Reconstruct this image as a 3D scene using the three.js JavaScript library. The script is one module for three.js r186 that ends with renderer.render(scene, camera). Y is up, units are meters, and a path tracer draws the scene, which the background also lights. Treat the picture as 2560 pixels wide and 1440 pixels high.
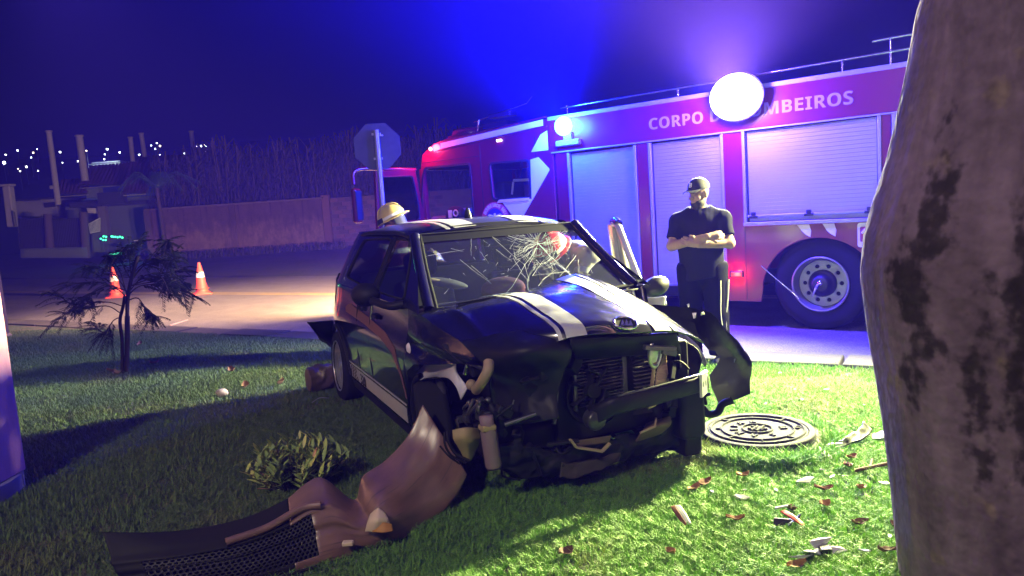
import * as THREE from 'three';
import { RoundedBoxGeometry } from 'three/addons/geometries/RoundedBoxGeometry.js';
import { mergeGeometries, mergeVertices } from 'three/addons/utils/BufferGeometryUtils.js';
import { TessellateModifier } from 'three/addons/modifiers/TessellateModifier.js';
import { ImprovedNoise } from 'three/addons/math/ImprovedNoise.js';
import { MarchingCubes } from 'three/addons/objects/MarchingCubes.js';
import { FontLoader } from 'three/addons/loaders/FontLoader.js';
import { TextGeometry } from 'three/addons/geometries/TextGeometry.js';
import { RectAreaLightUniformsLib } from 'three/addons/lights/RectAreaLightUniformsLib.js';
RectAreaLightUniformsLib.init();

// ---------------------------------------------------------------- camera, sky, haze, exposure
const scene = new THREE.Scene();
const FOC = 1860, EYE = 1.5, PITCH = Math.atan((720 - 512) / FOC), ROLL = 0.068;
const camera = new THREE.PerspectiveCamera(2 * Math.atan(720 / FOC) * 180 / Math.PI, 16 / 9, 0.05, 600);
camera.position.set(0, EYE, 0);
camera.rotation.order = 'YXZ';
camera.rotation.set(-PITCH, 0, -ROLL);
const renderer = new THREE.WebGLRenderer({ antialias: true });
renderer.toneMapping = THREE.LinearToneMapping;
renderer.toneMappingExposure = 1.0;
renderer.shadowMap.enabled = true;
{ // night sky: an even deep navy, a little lighter towards the horizon all round (town glow)
  const W = 64, H = 32, d = new Float32Array(W * H * 4);
  for (let y = 0; y < H; y++) for (let x = 0; x < W; x++) {
    const e = Math.max(0, (y + 0.5) / H * 2 - 1), k = 1 + 0.6 * Math.exp(-e * 6);
    d.set([0.0016 * k, 0.0015 * k, 0.0065 * k, 1], (y * W + x) * 4);
  }
  const t = new THREE.DataTexture(d, W, H, THREE.RGBAFormat, THREE.FloatType);
  t.mapping = THREE.EquirectangularReflectionMapping; t.magFilter = THREE.LinearFilter; t.needsUpdate = true;
  scene.background = t; scene.environment = t;
}
scene.fog = new THREE.FogExp2(new THREE.Color().setRGB(0.06, 0.04, 1.0), 0.0046);  // blue haze colour stands in for lens glare round the lamps
{ // added moonlight, very weak, no moon in view
  const moon = new THREE.DirectionalLight(new THREE.Color(0.7, 0.78, 1), 0.004);
  moon.position.set(-30, 60, 20); moon.target.position.set(0, 0, -6); moon.castShadow = true; moon.shadow.radius = 2;
  Object.assign(moon.shadow.camera, { left: -40, right: 40, top: 40, bottom: -40, near: 1, far: 160 });
  moon.name = 'moonlight'; scene.add(moon, moon.target);
}

// ---------------------------------------------------------------- helpers
function rng(seed) { let a = seed >>> 0; return () => { a = (a + 0x6d2b79f5) >>> 0; let t = Math.imul(a ^ (a >>> 15), 1 | a); t = (t + Math.imul(t ^ (t >>> 7), 61 | t)) ^ t; return ((t ^ (t >>> 14)) >>> 0) / 4294967296; }; }
const noise = new ImprovedNoise();
const fbm = (x, y, z = 0, o = 4) => { let s = 0, a = 0.5; for (let i = 0; i < o; i++) { s += a * noise.noise(x, y, z); x *= 2.03; y *= 2.03; z *= 2.03; a *= 0.5; } return s; };
const lerp = (a, b, t) => a + (b - a) * t, clamp = (x, a = 0, b = 1) => Math.min(b, Math.max(a, x));
const smooth = (a, b, x) => { const t = clamp((x - a) / (b - a)); return t * t * (3 - 2 * t); };
const V = (x, y, z) => new THREE.Vector3(x, y, z), V2 = (x, y) => new THREE.Vector2(x, y);
const rgb = (r, g, b) => new THREE.Color().setRGB(r, g, b);
function ray(px, py) { // direction through a pixel of the 2560 x 1440 photograph
  const U = (px - 1280) / FOC, W = (720 - py) / FOC, cr = Math.cos(ROLL), sr = Math.sin(ROLL), u = U * cr + W * sr, v = -U * sr + W * cr, c = Math.cos(PITCH), s = Math.sin(PITCH);
  return V(u, v * c - s, -(c + v * s));
}
const ground = (px, py, y = 0) => { const r = ray(px, py); return r.multiplyScalar((y - EYE) / r.y).add(V(0, EYE, 0)); };
const at = (px, py, depth) => { const r = ray(px, py); return r.multiplyScalar(depth / -r.z).add(V(0, EYE, 0)); };

const mats = [];
function mat(r, g, b, rough = 0.7, o = {}) {
  const m = new (Object.keys(o).some((k) => /clearcoat|sheen|transmission|thickness|ior|specularI/.test(k)) ? THREE.MeshPhysicalMaterial : THREE.MeshStandardMaterial)({ roughness: rough, side: THREE.DoubleSide, ...o });
  m.color = rgb(r, g, b); mats.push(m); return m;
}
function glow(r, g, b, k = 1) { const m = new THREE.MeshStandardMaterial({ color: 0x111111, roughness: 0.5 }); m.emissive = rgb(r, g, b); m.emissiveIntensity = k; return m; }
const used = new Map();
function numbered(n) { const k = used.get(n) ?? 0; used.set(n, k + 1); return k ? n + '_' + String(k).padStart(3, '0') : n; }
function tag(o, label, category, group, kind) { if (label) o.userData.label = label; if (category) o.userData.category = category; if (group) o.userData.group = group; if (kind) o.userData.kind = kind; return o; }
function thing(name, label, category, pos = [0, 0, 0], turn = 0, group) {
  const o = new THREE.Group(); o.name = numbered(name); o.position.set(...pos); o.rotation.y = turn; scene.add(o); return tag(o, label, category, group);
}
function put(name, geo, m, parent = scene, label) {
  const g = Array.isArray(geo) ? merge(geo) : geo;
  const o = new THREE.Mesh(g, m); o.name = parent === scene ? numbered(name) : name; o.castShadow = o.receiveShadow = true; parent.add(o);
  if (label) o.userData.label = label; return o;
}
function struct(name, geo, m) { const o = put(name, geo, m); o.userData.kind = 'structure'; return o; }
function merge(list) {
  const out = list.map((g) => { const h = g.index ? g.toNonIndexed() : g.clone(); for (const k of Object.keys(h.attributes)) if (!['position', 'normal', 'uv', 'color'].includes(k)) h.deleteAttribute(k); if (!h.attributes.normal) h.computeVertexNormals(); if (!h.attributes.uv) h.setAttribute('uv', new THREE.BufferAttribute(new Float32Array(h.attributes.position.count * 2), 2)); return h; });
  const anyC = out.some((g) => g.attributes.color);
  if (anyC) for (const g of out) if (!g.attributes.color) g.setAttribute('color', new THREE.BufferAttribute(new Float32Array(g.attributes.position.count * 3).fill(1), 3));
  return mergeGeometries(out);
}
const box = (w, h, d, x = 0, y = 0, z = 0, r = 0.006) => { const g = new RoundedBoxGeometry(w, h, d, 1, Math.min(r, w / 2.1, h / 2.1, d / 2.1)); return g.translate(x, y, z); };
const cyl = (r0, r1, h, n = 20, x = 0, y = 0, z = 0) => new THREE.CylinderGeometry(r0, r1, h, n).translate(x, y, z);
function tube(pts, r, n = 8, seg) { const c = new THREE.CatmullRomCurve3(pts, false, 'centripetal'); return new THREE.TubeGeometry(c, seg ?? pts.length * 5, r, n); }
function bar(a, b, r0, r1 = r0, n = 8) { const d = b.clone().sub(a), g = new THREE.CylinderGeometry(r1, r0, d.length(), n); g.applyQuaternion(new THREE.Quaternion().setFromUnitVectors(V(0, 1, 0), d.clone().normalize())); return g.translate(...a.clone().add(b).multiplyScalar(0.5).toArray()); }
function plank(a, b, w, t, up = V(0, 1, 0)) { // a flat bar from a to b, w wide along up, t thick
  const z = b.clone().sub(a), L = z.length(); z.normalize(); const x = up.clone().cross(z).normalize(), y = z.clone().cross(x);
  const g = box(t, w, L, 0, 0, 0, Math.min(t, w) * 0.2); g.applyMatrix4(new THREE.Matrix4().makeBasis(x, y, z)); return g.translate(...a.clone().add(b).multiplyScalar(0.5).toArray());
}
const lathe = (pts, n = 24) => new THREE.LatheGeometry(pts.map((p) => V2(p[0], p[1])), n);
function shape(pts, holes = []) { const s = new THREE.Shape(pts.map((p) => V2(p[0], p[1]))); for (const h of holes) s.holes.push(new THREE.Path(h.map((p) => V2(p[0], p[1])))); return s; }
function roundPoly(pts, r = 0.02, n = 4) { // polygon with rounded corners
  const out = [], N = pts.length;
  for (let i = 0; i < N; i++) {
    const p = V2(...pts[i]), a = V2(...pts[(i + N - 1) % N]).sub(p), b = V2(...pts[(i + 1) % N]).sub(p), rr = Math.min(r, a.length() * 0.45, b.length() * 0.45);
    const A = p.clone().add(a.setLength(rr)), B = p.clone().add(b.setLength(rr));
    for (let k = 0; k <= n; k++) { const t = k / n, q = A.clone().multiplyScalar((1 - t) ** 2).add(p.clone().multiplyScalar(2 * t * (1 - t))).add(B.clone().multiplyScalar(t * t)); out.push([q.x, q.y]); }
  }
  return out;
}
const slab = (pts, depth, bevel = 0.004, holes = []) => new THREE.ExtrudeGeometry(shape(pts, holes), { depth: depth - 2 * bevel, bevelEnabled: bevel > 0, bevelSize: bevel, bevelThickness: bevel, bevelOffset: -bevel, bevelSegments: 1, curveSegments: 6 }).translate(0, 0, bevel);
function skin(pts, f, edge = 0.06, holes = []) { // a shape cut fine and laid over the surface f(x, y)
  let g = new THREE.ShapeGeometry(shape(pts, holes)).toNonIndexed();
  g = new TessellateModifier(edge, 9).modify(g);
  const p = g.attributes.position;
  for (let i = 0; i < p.count; i++) { const q = f(p.getX(i), p.getY(i)); p.setXYZ(i, q.x, q.y, q.z); }
  g.deleteAttribute('normal'); const uv = g.attributes.uv.clone(); g.deleteAttribute('uv'); g = mergeVertices(g, 1e-4); g.computeVertexNormals(); return g;
}
function cr(a, b, c, d, t) { return 0.5 * (2 * b + (c - a) * t + (2 * a - 5 * b + 4 * c - d) * t * t + (3 * b - a - 3 * c + d) * t * t * t); }
function gridAt(G, s, t) { // s, t in 0..1 over a control grid of Vector3
  const R = G.length, C = G[0].length, x = clamp(s) * (R - 1), y = clamp(t) * (C - 1), i = Math.min(R - 2, Math.floor(x)), j = Math.min(C - 2, Math.floor(y)), fx = x - i, fy = y - j, o = [0, 0, 0];
  const g = (a, b) => G[clamp(a, 0, R - 1)][clamp(b, 0, C - 1)];
  ['x', 'y', 'z'].forEach((k, n) => { const r = [-1, 0, 1, 2].map((a) => cr(g(i + a, j - 1)[k], g(i + a, j)[k], g(i + a, j + 1)[k], g(i + a, j + 2)[k], fy)); o[n] = cr(...r, fx); });
  return V(...o);
}
function sheet(G, n, m, thick = 0, bump, keep) { // smooth sheet through a control grid, with thickness and a rim
  const pos = [], uv = [], idx = [], id = (i, j) => i * (m + 1) + j;
  for (let i = 0; i <= n; i++) for (let j = 0; j <= m; j++) { const p = gridAt(G, i / n, j / m); if (bump) p.add(bump(i / n, j / m, p)); pos.push(p.x, p.y, p.z); uv.push(i / n, j / m); }
  const ok = (i, j) => !keep || keep((i + 0.5) / n, (j + 0.5) / m), cell = (i, j) => i >= 0 && j >= 0 && i < n && j < m && ok(i, j);
  for (let i = 0; i < n; i++) for (let j = 0; j < m; j++) if (ok(i, j)) idx.push(id(i, j), id(i + 1, j), id(i, j + 1), id(i + 1, j), id(i + 1, j + 1), id(i, j + 1));
  const g = new THREE.BufferGeometry(); g.setAttribute('position', new THREE.Float32BufferAttribute(pos, 3)); g.setAttribute('uv', new THREE.Float32BufferAttribute(uv, 2)); g.setIndex(idx); g.computeVertexNormals();
  if (!thick) return g;
  const N = g.attributes.normal.array, K = pos.length / 3, pos2 = pos.concat(pos.map((v, i) => v - N[i] * thick)), idx2 = idx.slice();
  for (let k = 0; k < idx.length; k += 3) idx2.push(K + idx[k], K + idx[k + 2], K + idx[k + 1]);
  const rim = (a, b) => idx2.push(a, a + K, b, b, a + K, b + K);
  for (let i = 0; i < n; i++) for (let j = 0; j < m; j++) if (ok(i, j)) { if (!cell(i, j - 1)) rim(id(i, j), id(i + 1, j)); if (!cell(i, j + 1)) rim(id(i + 1, j + 1), id(i, j + 1)); if (!cell(i - 1, j)) rim(id(i, j + 1), id(i, j)); if (!cell(i + 1, j)) rim(id(i + 1, j), id(i + 1, j + 1)); }
  const h = new THREE.BufferGeometry(); h.setAttribute('position', new THREE.Float32BufferAttribute(pos2, 3)); h.setAttribute('uv', new THREE.Float32BufferAttribute(uv.concat(uv), 2)); h.setIndex(idx2); h.computeVertexNormals(); return h;
}
function blob(sdf, lo, hi, cell) { // mesh of a distance field in a box, by marching cubes
  const size = Math.max(hi[0] - lo[0], hi[1] - lo[1], hi[2] - lo[2]), n = Math.ceil(size / cell) + 4, mc = new MarchingCubes(n, new THREE.MeshStandardMaterial(), false, false, 400000), c = [0, 1, 2].map((k) => (lo[k] + hi[k]) / 2), half = (n * cell) / 2;
  mc.isolation = 0; mc.field.fill(-1);
  const w = (k, i) => c[k] + (i / n * 2 - 1) * half; // as MarchingCubes lays its grid
  for (let z = 0; z < n; z++) { const Z = w(2, z); if (Z < lo[2] || Z > hi[2]) continue; for (let y = 0; y < n; y++) { const Y = w(1, y); if (Y < lo[1] || Y > hi[1]) continue; for (let x = 0; x < n; x++) { const X = w(0, x); if (X < lo[0] || X > hi[0]) continue; mc.field[z * n * n + y * n + x] = -sdf(X, Y, Z); } } }
  mc.update();
  const P = mc.positionArray.slice(0, mc.count * 3); for (let i = 0; i < P.length; i++) P[i] = c[i % 3] + P[i] * half;
  let g = new THREE.BufferGeometry(); g.setAttribute('position', new THREE.BufferAttribute(P, 3)); g = mergeVertices(g, cell * 0.02); 
  const q = g.attributes.position, e = cell * 0.6, N = new Float32Array(q.count * 3);
  for (let i = 0; i < q.count; i++) { const x = q.getX(i), y = q.getY(i), z = q.getZ(i), d = V(sdf(x + e, y, z) - sdf(x - e, y, z), sdf(x, y + e, z) - sdf(x, y - e, z), sdf(x, y, z + e) - sdf(x, y, z - e)).normalize(); N.set([d.x, d.y, d.z], i * 3); }
  g.setAttribute('normal', new THREE.BufferAttribute(N, 3)); return g;
}
function tex(w, h, f, srgb = false, rx = 1, ry = 1) { // f(u, v) -> grey or [r, g, b], linear values
  const d = new Uint8Array(w * h * 4), enc = (c) => 255 * (srgb ? (c <= 0.0031308 ? 12.92 * c : 1.055 * Math.pow(c, 1 / 2.4) - 0.055) : c);
  for (let y = 0; y < h; y++) for (let x = 0; x < w; x++) { let c = f((x + 0.5) / w, (y + 0.5) / h); if (typeof c === 'number') c = [c, c, c]; for (let k = 0; k < 3; k++) d[(y * w + x) * 4 + k] = clamp(enc(Math.max(0, c[k])), 0, 255); d[(y * w + x) * 4 + 3] = 255; }
  const t = new THREE.DataTexture(d, w, h, THREE.RGBAFormat); t.magFilter = THREE.LinearFilter; t.wrapS = t.wrapT = THREE.RepeatWrapping; t.repeat.set(rx, ry); if (srgb) t.colorSpace = THREE.SRGBColorSpace; t.needsUpdate = true; return t;
}
function uvXZ(g, k = 1) { const p = g.attributes.position, u = new Float32Array(p.count * 2); for (let i = 0; i < p.count; i++) u.set([p.getX(i) * k, p.getZ(i) * k], i * 2); g.setAttribute('uv', new THREE.BufferAttribute(u, 2)); return g; }
function quadStrip(a, b, n = 1) { /* ribbon between two lists of points */
  const pos = [], idx = []; a.forEach((p, i) => { pos.push(p.x, p.y, p.z, b[i].x, b[i].y, b[i].z); if (i) { const k = i * 2; idx.push(k - 2, k - 1, k, k - 1, k + 1, k); } });
  const g = new THREE.BufferGeometry(); g.setAttribute('position', new THREE.Float32BufferAttribute(pos, 3)); g.setIndex(idx); g.computeVertexNormals(); return uvXZ(g);
}
const FONT = await new FontLoader().loadAsync('fonts/droid/droid_sans_bold.typeface.json');
function letters(text, size, depth = 0.003, spread = 1) { const g = new TextGeometry(text, { font: FONT, size, depth, curveSegments: 4, bevelEnabled: false }); g.computeBoundingBox(); const b = g.boundingBox; g.translate(-(b.min.x + b.max.x) / 2, 0, 0); return g.scale(spread, 1, 1); }
const fogTile = null;
// ---------------------------------------------------------------- ground, road, verge, lawn
const E0 = V(2.22, 0, -7.02), RD = V(-0.851, 0, -0.524), RN = V(0.524, 0, -0.851); // near edge of the road, along it, across it
const onRoad = (s, t, y = 0) => V(E0.x + RD.x * s + RN.x * t, y, E0.z + RD.z * s + RN.z * t);
const roadT = (x, z) => (x - E0.x) * RN.x + (z - E0.z) * RN.z;
const lawnY = (x, z) => { const t = roadT(x, z); return -0.07 * smooth(-1.6, -0.45, t) + 0.02 * fbm(x * 0.7, z * 0.7, 3, 3) * smooth(-0.4, -1.2, t); };
const ROADW = 7.6;
{
  const soil = mat(0.035, 0.036, 0.02, 1, { map: tex(256, 256, (u, v) => { const n = fbm(u * 8, v * 8, 1), m = fbm(u * 40, v * 40, 2); const k = 0.7 + 0.9 * n + 0.7 * m; return [0.9 * k, (0.85 + n * 0.3) * k, 0.75 * k]; }, true) });
  soil.map.repeat.set(0.35, 0.35);
  const far = new THREE.PlaneGeometry(900, 900, 8, 8).rotateX(-Math.PI / 2).translate(0, -0.45, -200);
  struct('ground', uvXZ(far), soil);
  // asphalt
  const asp = mat(1, 1, 1, 0.85, { map: tex(512, 512, (u, v) => { const c = noise.noise(u * 170, v * 170, 5), d = noise.noise(u * 90, v * 90, 9), n = fbm(u * 5, v * 5, 8); const k = 0.095 * (1 + 0.9 * c + 0.5 * d + 0.5 * n); return [k * 1.08, k, k * 0.94]; }, true), bumpMap: tex(512, 512, (u, v) => 0.5 + 0.5 * noise.noise(u * 120, v * 120, 7)), bumpScale: 0.006 });
  asp.map.repeat.set(0.55, 0.55); asp.bumpMap.repeat.set(0.55, 0.55);
  const G = []; for (let i = 0; i <= 60; i++) { const row = []; for (let j = 0; j <= 8; j++) { const t = j / 8 * (ROADW + 0.3) - 0.05; row.push(onRoad(-14 + i * 1.6, t, -0.12 + 0.03 * Math.sin(clamp(t / ROADW) * Math.PI))); } G.push(row); }
  struct('road', uvXZ(sheet(G, 120, 24)), asp);
  const yel = mat(0.42, 0.32, 0.10, 0.7, { map: tex(256, 32, (u, v) => { const k = 0.75 + 0.8 * fbm(u * 60, v * 8, 3); return [k, k, k]; }, true) });
  for (const off of [-0.1, 0.1]) { const a = [], b = []; for (let i = 0; i <= 50; i++) { const s = -12 + i * 1.6, y = -0.12 + 0.03 + 0.005; a.push(onRoad(s, 3.95 + off - 0.05, y)); b.push(onRoad(s, 3.95 + off + 0.05, y)); } const m = struct('road_marking', quadStrip(a, b), yel); m.name = 'road_marking' + (off > 0 ? '_001' : ''); }
  // verge beyond the road, up to the wall
  const vg = mat(0.055, 0.06, 0.032, 1, { map: tex(256, 256, (u, v) => { const n = fbm(u * 6, v * 6, 11), m = fbm(u * 44, v * 44, 2); const k = 0.8 + 0.9 * m; return [k * (1 + 0.9 * n), k, k * (0.8 + 0.4 * n)]; }, true) });
  vg.map.repeat.set(0.16, 0.16);
  const GV = []; for (let i = 0; i <= 50; i++) { const row = []; for (let j = 0; j <= 8; j++) { const t = ROADW + 0.15 + j / 8 * 26, s = -14 + i * 2; row.push(onRoad(s, t, -0.1 + 0.12 * smooth(0, 0.25, j / 8) + 0.1 * fbm(s * 0.3, t * 0.3, 2, 3))); } GV.push(row); }
  struct('verge', uvXZ(sheet(GV, 100, 60, 0, (s, t, p) => V(0, 0.06 * fbm(p.x * 1.4, p.z * 1.4, 8), 0))), vg);
  // lawn
  const lw = mat(1, 1, 1, 1, { map: tex(512, 512, (u, v) => { const n = fbm(u * 7, v * 7, 21), m = fbm(u * 60, v * 60, 22), k = 1 + 1.2 * m, b = smooth(-0.05, 0.35, n); return [lerp(0.030, 0.060, b) * k, lerp(0.050, 0.050, b) * k, lerp(0.016, 0.028, b) * k]; }, true), bumpMap: tex(256, 256, (u, v) => 0.5 + 0.7 * fbm(u * 40, v * 40, 3)), bumpScale: 0.02 });
  lw.map.repeat.set(0.3, 0.3); lw.bumpMap.repeat.set(0.8, 0.8);
  const GL = []; for (let i = 0; i <= 40; i++) { const row = []; for (let j = 0; j <= 24; j++) { const s = -11 + i * 0.85, t = -0.42 - j * 0.62, p = onRoad(s, t); row.push(V(p.x, lawnY(p.x, p.z), p.z)); } GL.push(row); }
  struct('lawn', uvXZ(sheet(GL, 160, 120)), lw);
  // kerb: worn concrete blocks flush with the lawn
  const kb = thing('kerb', 'worn pale concrete kerb strip between the lawn and the road', 'kerb'); kb.userData.kind = 'structure'; delete kb.userData.category;
  const km = [0, 1, 2].map((i) => mat(0.05 - i * 0.01, 0.046 - i * 0.009, 0.036 - i * 0.006, 0.95, { bumpMap: tex(64, 64, (u, v) => 0.5 + 0.6 * fbm(u * 14, v * 14, i)), bumpScale: 0.006 })), r = rng(7);
  for (let i = 0; i < 30; i++) { const s = -8 + i * 1.02, a = onRoad(s, -0.21, -0.085 + 0.012 * (r() - 0.5)), b = onRoad(s + 0.98 + 0.02 * r(), -0.21 + 0.03 * (r() - 0.5), -0.085 + 0.012 * (r() - 0.5)), sunk = s > 3 ? -0.012 * r() : 0; a.y += sunk; b.y += sunk; put('kerb_stone', plank(a, b, 0.09, 0.40 + 0.04 * r()), km[i % 3], kb); }
}
// grass: small tufts of bent blades, many copies
{
  const r = rng(31), tufts = [];
  const tuft = (n, h, w, spread) => { const pos = [], idx = []; for (let i = 0; i < n; i++) { const a = r() * 6.28, b = r() * 6.28, lean = 0.25 + 0.75 * r(), H = h * (0.6 + 0.7 * r()), x = Math.cos(a) * spread * r(), z = Math.sin(a) * spread * r(), dx = Math.cos(b), dz = Math.sin(b), k = pos.length / 3, ww = w * (0.7 + 0.6 * r()); const q = (f, s) => pos.push(x + dx * lean * H * f * f - dz * ww * s, H * f * (1 - 0.25 * f * lean), z + dz * lean * H * f * f + dx * ww * s); q(0, -0.5); q(0, 0.5); q(0.55, -0.42); q(0.55, 0.42); q(1, 0); idx.push(k, k + 1, k + 2, k + 1, k + 3, k + 2, k + 2, k + 3, k + 4); } const g = new THREE.BufferGeometry(); g.setAttribute('position', new THREE.Float32BufferAttribute(pos, 3)); g.setIndex(idx); g.computeVertexNormals(); return g; };
  const gm = mat(1, 1, 1, 0.75, { transmission: 0.25, thickness: 0 });
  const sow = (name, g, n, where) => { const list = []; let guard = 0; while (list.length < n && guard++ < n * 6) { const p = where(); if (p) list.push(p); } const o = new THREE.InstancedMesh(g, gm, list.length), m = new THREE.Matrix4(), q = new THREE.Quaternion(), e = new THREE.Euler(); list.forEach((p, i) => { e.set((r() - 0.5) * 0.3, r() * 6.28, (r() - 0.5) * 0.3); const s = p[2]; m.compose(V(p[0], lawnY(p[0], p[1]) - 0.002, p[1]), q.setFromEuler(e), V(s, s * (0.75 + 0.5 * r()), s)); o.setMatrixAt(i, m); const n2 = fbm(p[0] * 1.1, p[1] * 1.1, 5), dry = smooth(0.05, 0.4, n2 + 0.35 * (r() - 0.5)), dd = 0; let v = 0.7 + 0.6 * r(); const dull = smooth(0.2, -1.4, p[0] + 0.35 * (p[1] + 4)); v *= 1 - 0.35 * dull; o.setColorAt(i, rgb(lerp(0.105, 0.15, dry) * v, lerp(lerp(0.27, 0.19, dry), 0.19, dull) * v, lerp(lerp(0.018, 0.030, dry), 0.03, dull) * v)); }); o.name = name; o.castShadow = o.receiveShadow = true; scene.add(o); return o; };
  const bare = (x, z) => Math.hypot(x - 1.4, z + 4.25) < 0.36 || roadT(x, z) > -0.42 || (fbm(x * 0.9, z * 0.9, 14) > 0.2 && r() < 0.6);
  const near = sow('grass', tuft(8, 0.034, 0.0038, 0.022), 60000, () => { const z = -2.1 - 3.6 * Math.pow(r(), 0.9), x = lerp(-1.9, 2.6, r()); return bare(x, z) ? null : [x, z, 0.75 + 0.6 * r()]; });
  tag(near, 'short green lawn grass round the wrecked car and the manhole', 'grass', null, 'stuff');
  const far = sow('grass_001', tuft(10, 0.03, 0.005, 0.04), 80000, () => { const z = -2.6 - 9.5 * Math.pow(r(), 0.8), x = lerp(-9, 5, r()); return bare(x, z) || Math.abs(x) > 0.8 + -z * 0.72 || (z > -5.6 && x > -1.8 && r() < 0.6) ? null : [x, z, 0.7 + 0.7 * r()]; });
  tag(far, 'mown lawn grass stretching back to the road edge', 'grass', null, 'stuff');
  const rim = sow('grass_002', tuft(9, 0.075, 0.005, 0.03), 1500, () => { const a = r() * 6.28, d = 0.37 + 0.1 * r() * r(); const x = 1.4 + Math.cos(a) * d, z = -4.25 + Math.sin(a) * d; return x > 1.55 && z > -4.4 && r() < 0.8 ? null : [x, z, 0.7 + 0.6 * r()]; });
  tag(rim, 'longer ragged grass growing against the manhole rim', 'grass', null, 'stuff');
}
// ---------------------------------------------------------------- fire engine
const TO = V(3.347, -0.1, -8.052), TYAW = Math.atan2(-0.782, -0.6233);
const TS = (s, y, w = 0) => V(w, y, s); // along the truck (forward), up, out towards the lawn
{
  const red = mat(0.14, 0.005, 0.02, 0.28, { clearcoat: 0.8, clearcoatRoughness: 0.12 }), dark = mat(0.012, 0.012, 0.014, 0.5), rubber = mat(0.012, 0.012, 0.014, 0.9, { specularIntensity: 0.3 }), alu = mat(0.30, 0.30, 0.33, 0.5, { metalness: 0.4 }), chrome = mat(0.8, 0.8, 0.82, 0.18, { metalness: 1 }), rimM = mat(0.26, 0.26, 0.28, 0.42, { metalness: 0.7 }), white = mat(0.72, 0.70, 0.66, 0.4), print = mat(0.3, 0.22, 0.28, 0.5), reflect = mat(0.75, 0.76, 0.7, 0.35), seat = mat(0.03, 0.03, 0.035, 0.8), glass = mat(0.9, 0.93, 0.95, 0.03, { transmission: 1, thickness: 0, ior: 1.5 }), cream = mat(0.78, 0.62, 0.42, 0.45), grey = mat(0.2, 0.2, 0.2, 0.7);
  const t = thing('fire_engine', 'red fire engine with aluminium roller shutters, flashing lamps lit, parked along the kerb', 'fire engine', TO.toArray(), TYAW);
  const P = (name, geo, m, parent = t, label) => put(name, geo, m, parent, label);
  // shapes drawn in (s, y) and laid on the side at depth w0: rotate so that the extrusion goes out along w
  const side = (pts, depth, w0 = 0, bevel = 0.004, holes = []) => slab(pts.map(([s, y]) => [-s, y]), depth, bevel, holes.map((h) => h.map(([s, y]) => [-s, y]))).rotateY(Math.PI / 2).translate(w0, 0, 0);
  const bx = (s0, s1, y0, y1, w0, w1, r = 0.006) => box(Math.abs(w1 - w0), y1 - y0, Math.abs(s1 - s0), (w0 + w1) / 2, (y0 + y1) / 2, (s0 + s1) / 2, r);
  // body: core set back, with the skin plates round the shutters
  const arch = []; for (let k = 0; k <= 20; k++) { const a = Math.PI * k / 20; arch.push([0.62 * Math.cos(a), 0.42 + 0.60 * Math.sin(a)]); }
  P('body', [bx(-2.6, 3.38, 0.62, 2.72, -2.5, -0.62), bx(0.9, 3.38, 0.45, 0.62, -2.45, -0.5), bx(3.30, 3.385, 0.35, 2.7, -2.48, -0.004), bx(-2.6, -2.5, 0.6, 2.7, -2.5, -0.01), bx(1.02, 3.3, 0.45, 0.5, -0.6, -0.09), bx(-2.5, 0.8, 1.12, 1.17, -0.6, -0.09)], red);
  P('lower_skirt', side([[0.985, 0.30], [0.985, 1.2], [-2.6, 1.2], [-2.6, 0.42], ...arch.slice().reverse(), [0.64, 0.30]].map((p) => p), 0.03, -0.03), red);
  P('cornice', side([[3.46, 2.235], [3.46, 2.70], [-2.6, 2.70], [-2.6, 2.28]], 0.05, -0.045, 0.006), red);
  P('cornice_moulding', [bx(-2.6, 3.46, 2.685, 2.735, -0.02, 0.03), bx(-2.6, 3.44, 2.245, 2.265, 0, 0.018)], alu);
  P('pillar', bx(2.0, 2.15, 0.32, 2.24, -0.04, 0.004), red); P('pillar', bx(0.81, 1.03, 0.3, 2.26, -0.04, 0.002), red); P('pillar', bx(-0.73, -0.64, 1.2, 2.27, -0.04, 0.002), red); P('pillar', bx(3.2, 3.36, 0.32, 2.24, -0.04, -0.002), red);
  // roller shutters: slats, side rails and the lift bar
  const shutter = (s0, s1, y0, y1, bar) => {
    const n = Math.round((y1 - y0) / 0.042), g = new THREE.Group(); g.name = 'roller_shutter'; t.add(g);
    const slat = box(0.012, (y1 - y0) / n - 0.0015, s1 - s0 - 0.06, 0, 0, 0, 0.002);
    for (let i = 0; i < n; i++) { const m = P('slat', slat, alu, g); m.position.set(-0.045, y0 + (i + 0.5) * (y1 - y0) / n, (s0 + s1) / 2); }
    P('side_rail', bx(s0, s0 + 0.035, y0 - 0.02, y1 + 0.01, -0.05, 0.012), alu, g); P('side_rail', bx(s1 - 0.035, s1, y0 - 0.02, y1 + 0.01, -0.05, 0.012), alu, g);
    if (bar) { P('lift_bar', [bx(s0 + 0.04, s1 - 0.04, y0 + 0.05, y0 + 0.075, -0.03, 0.012), bx(s0, s1, y0 - 0.045, y0 - 0.005, -0.03, 0.03)], alu, g); for (const f of [0.08, 0.5, 0.92]) { const s = lerp(s0, s1, f); P('latch', [bx(s - 0.05, s + 0.05, y0 + 0.04, y0 + 0.07, 0.012, 0.03), bx(s - 0.025, s + 0.025, y0 + 0.07, y0 + 0.11, 0.01, 0.035)], dark, g); } }
    else P('bottom_rail', bx(s0, s1, y0 - 0.03, y0, -0.05, 0.01), alu, g);
    P('rubber_seal', bx(s0 + 0.035, s0 + 0.05, y0, y1, -0.04, -0.02), dark, g); P('rubber_seal', bx(s1 - 0.05, s1 - 0.035, y0, y1, -0.04, -0.02), dark, g);
  };
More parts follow.
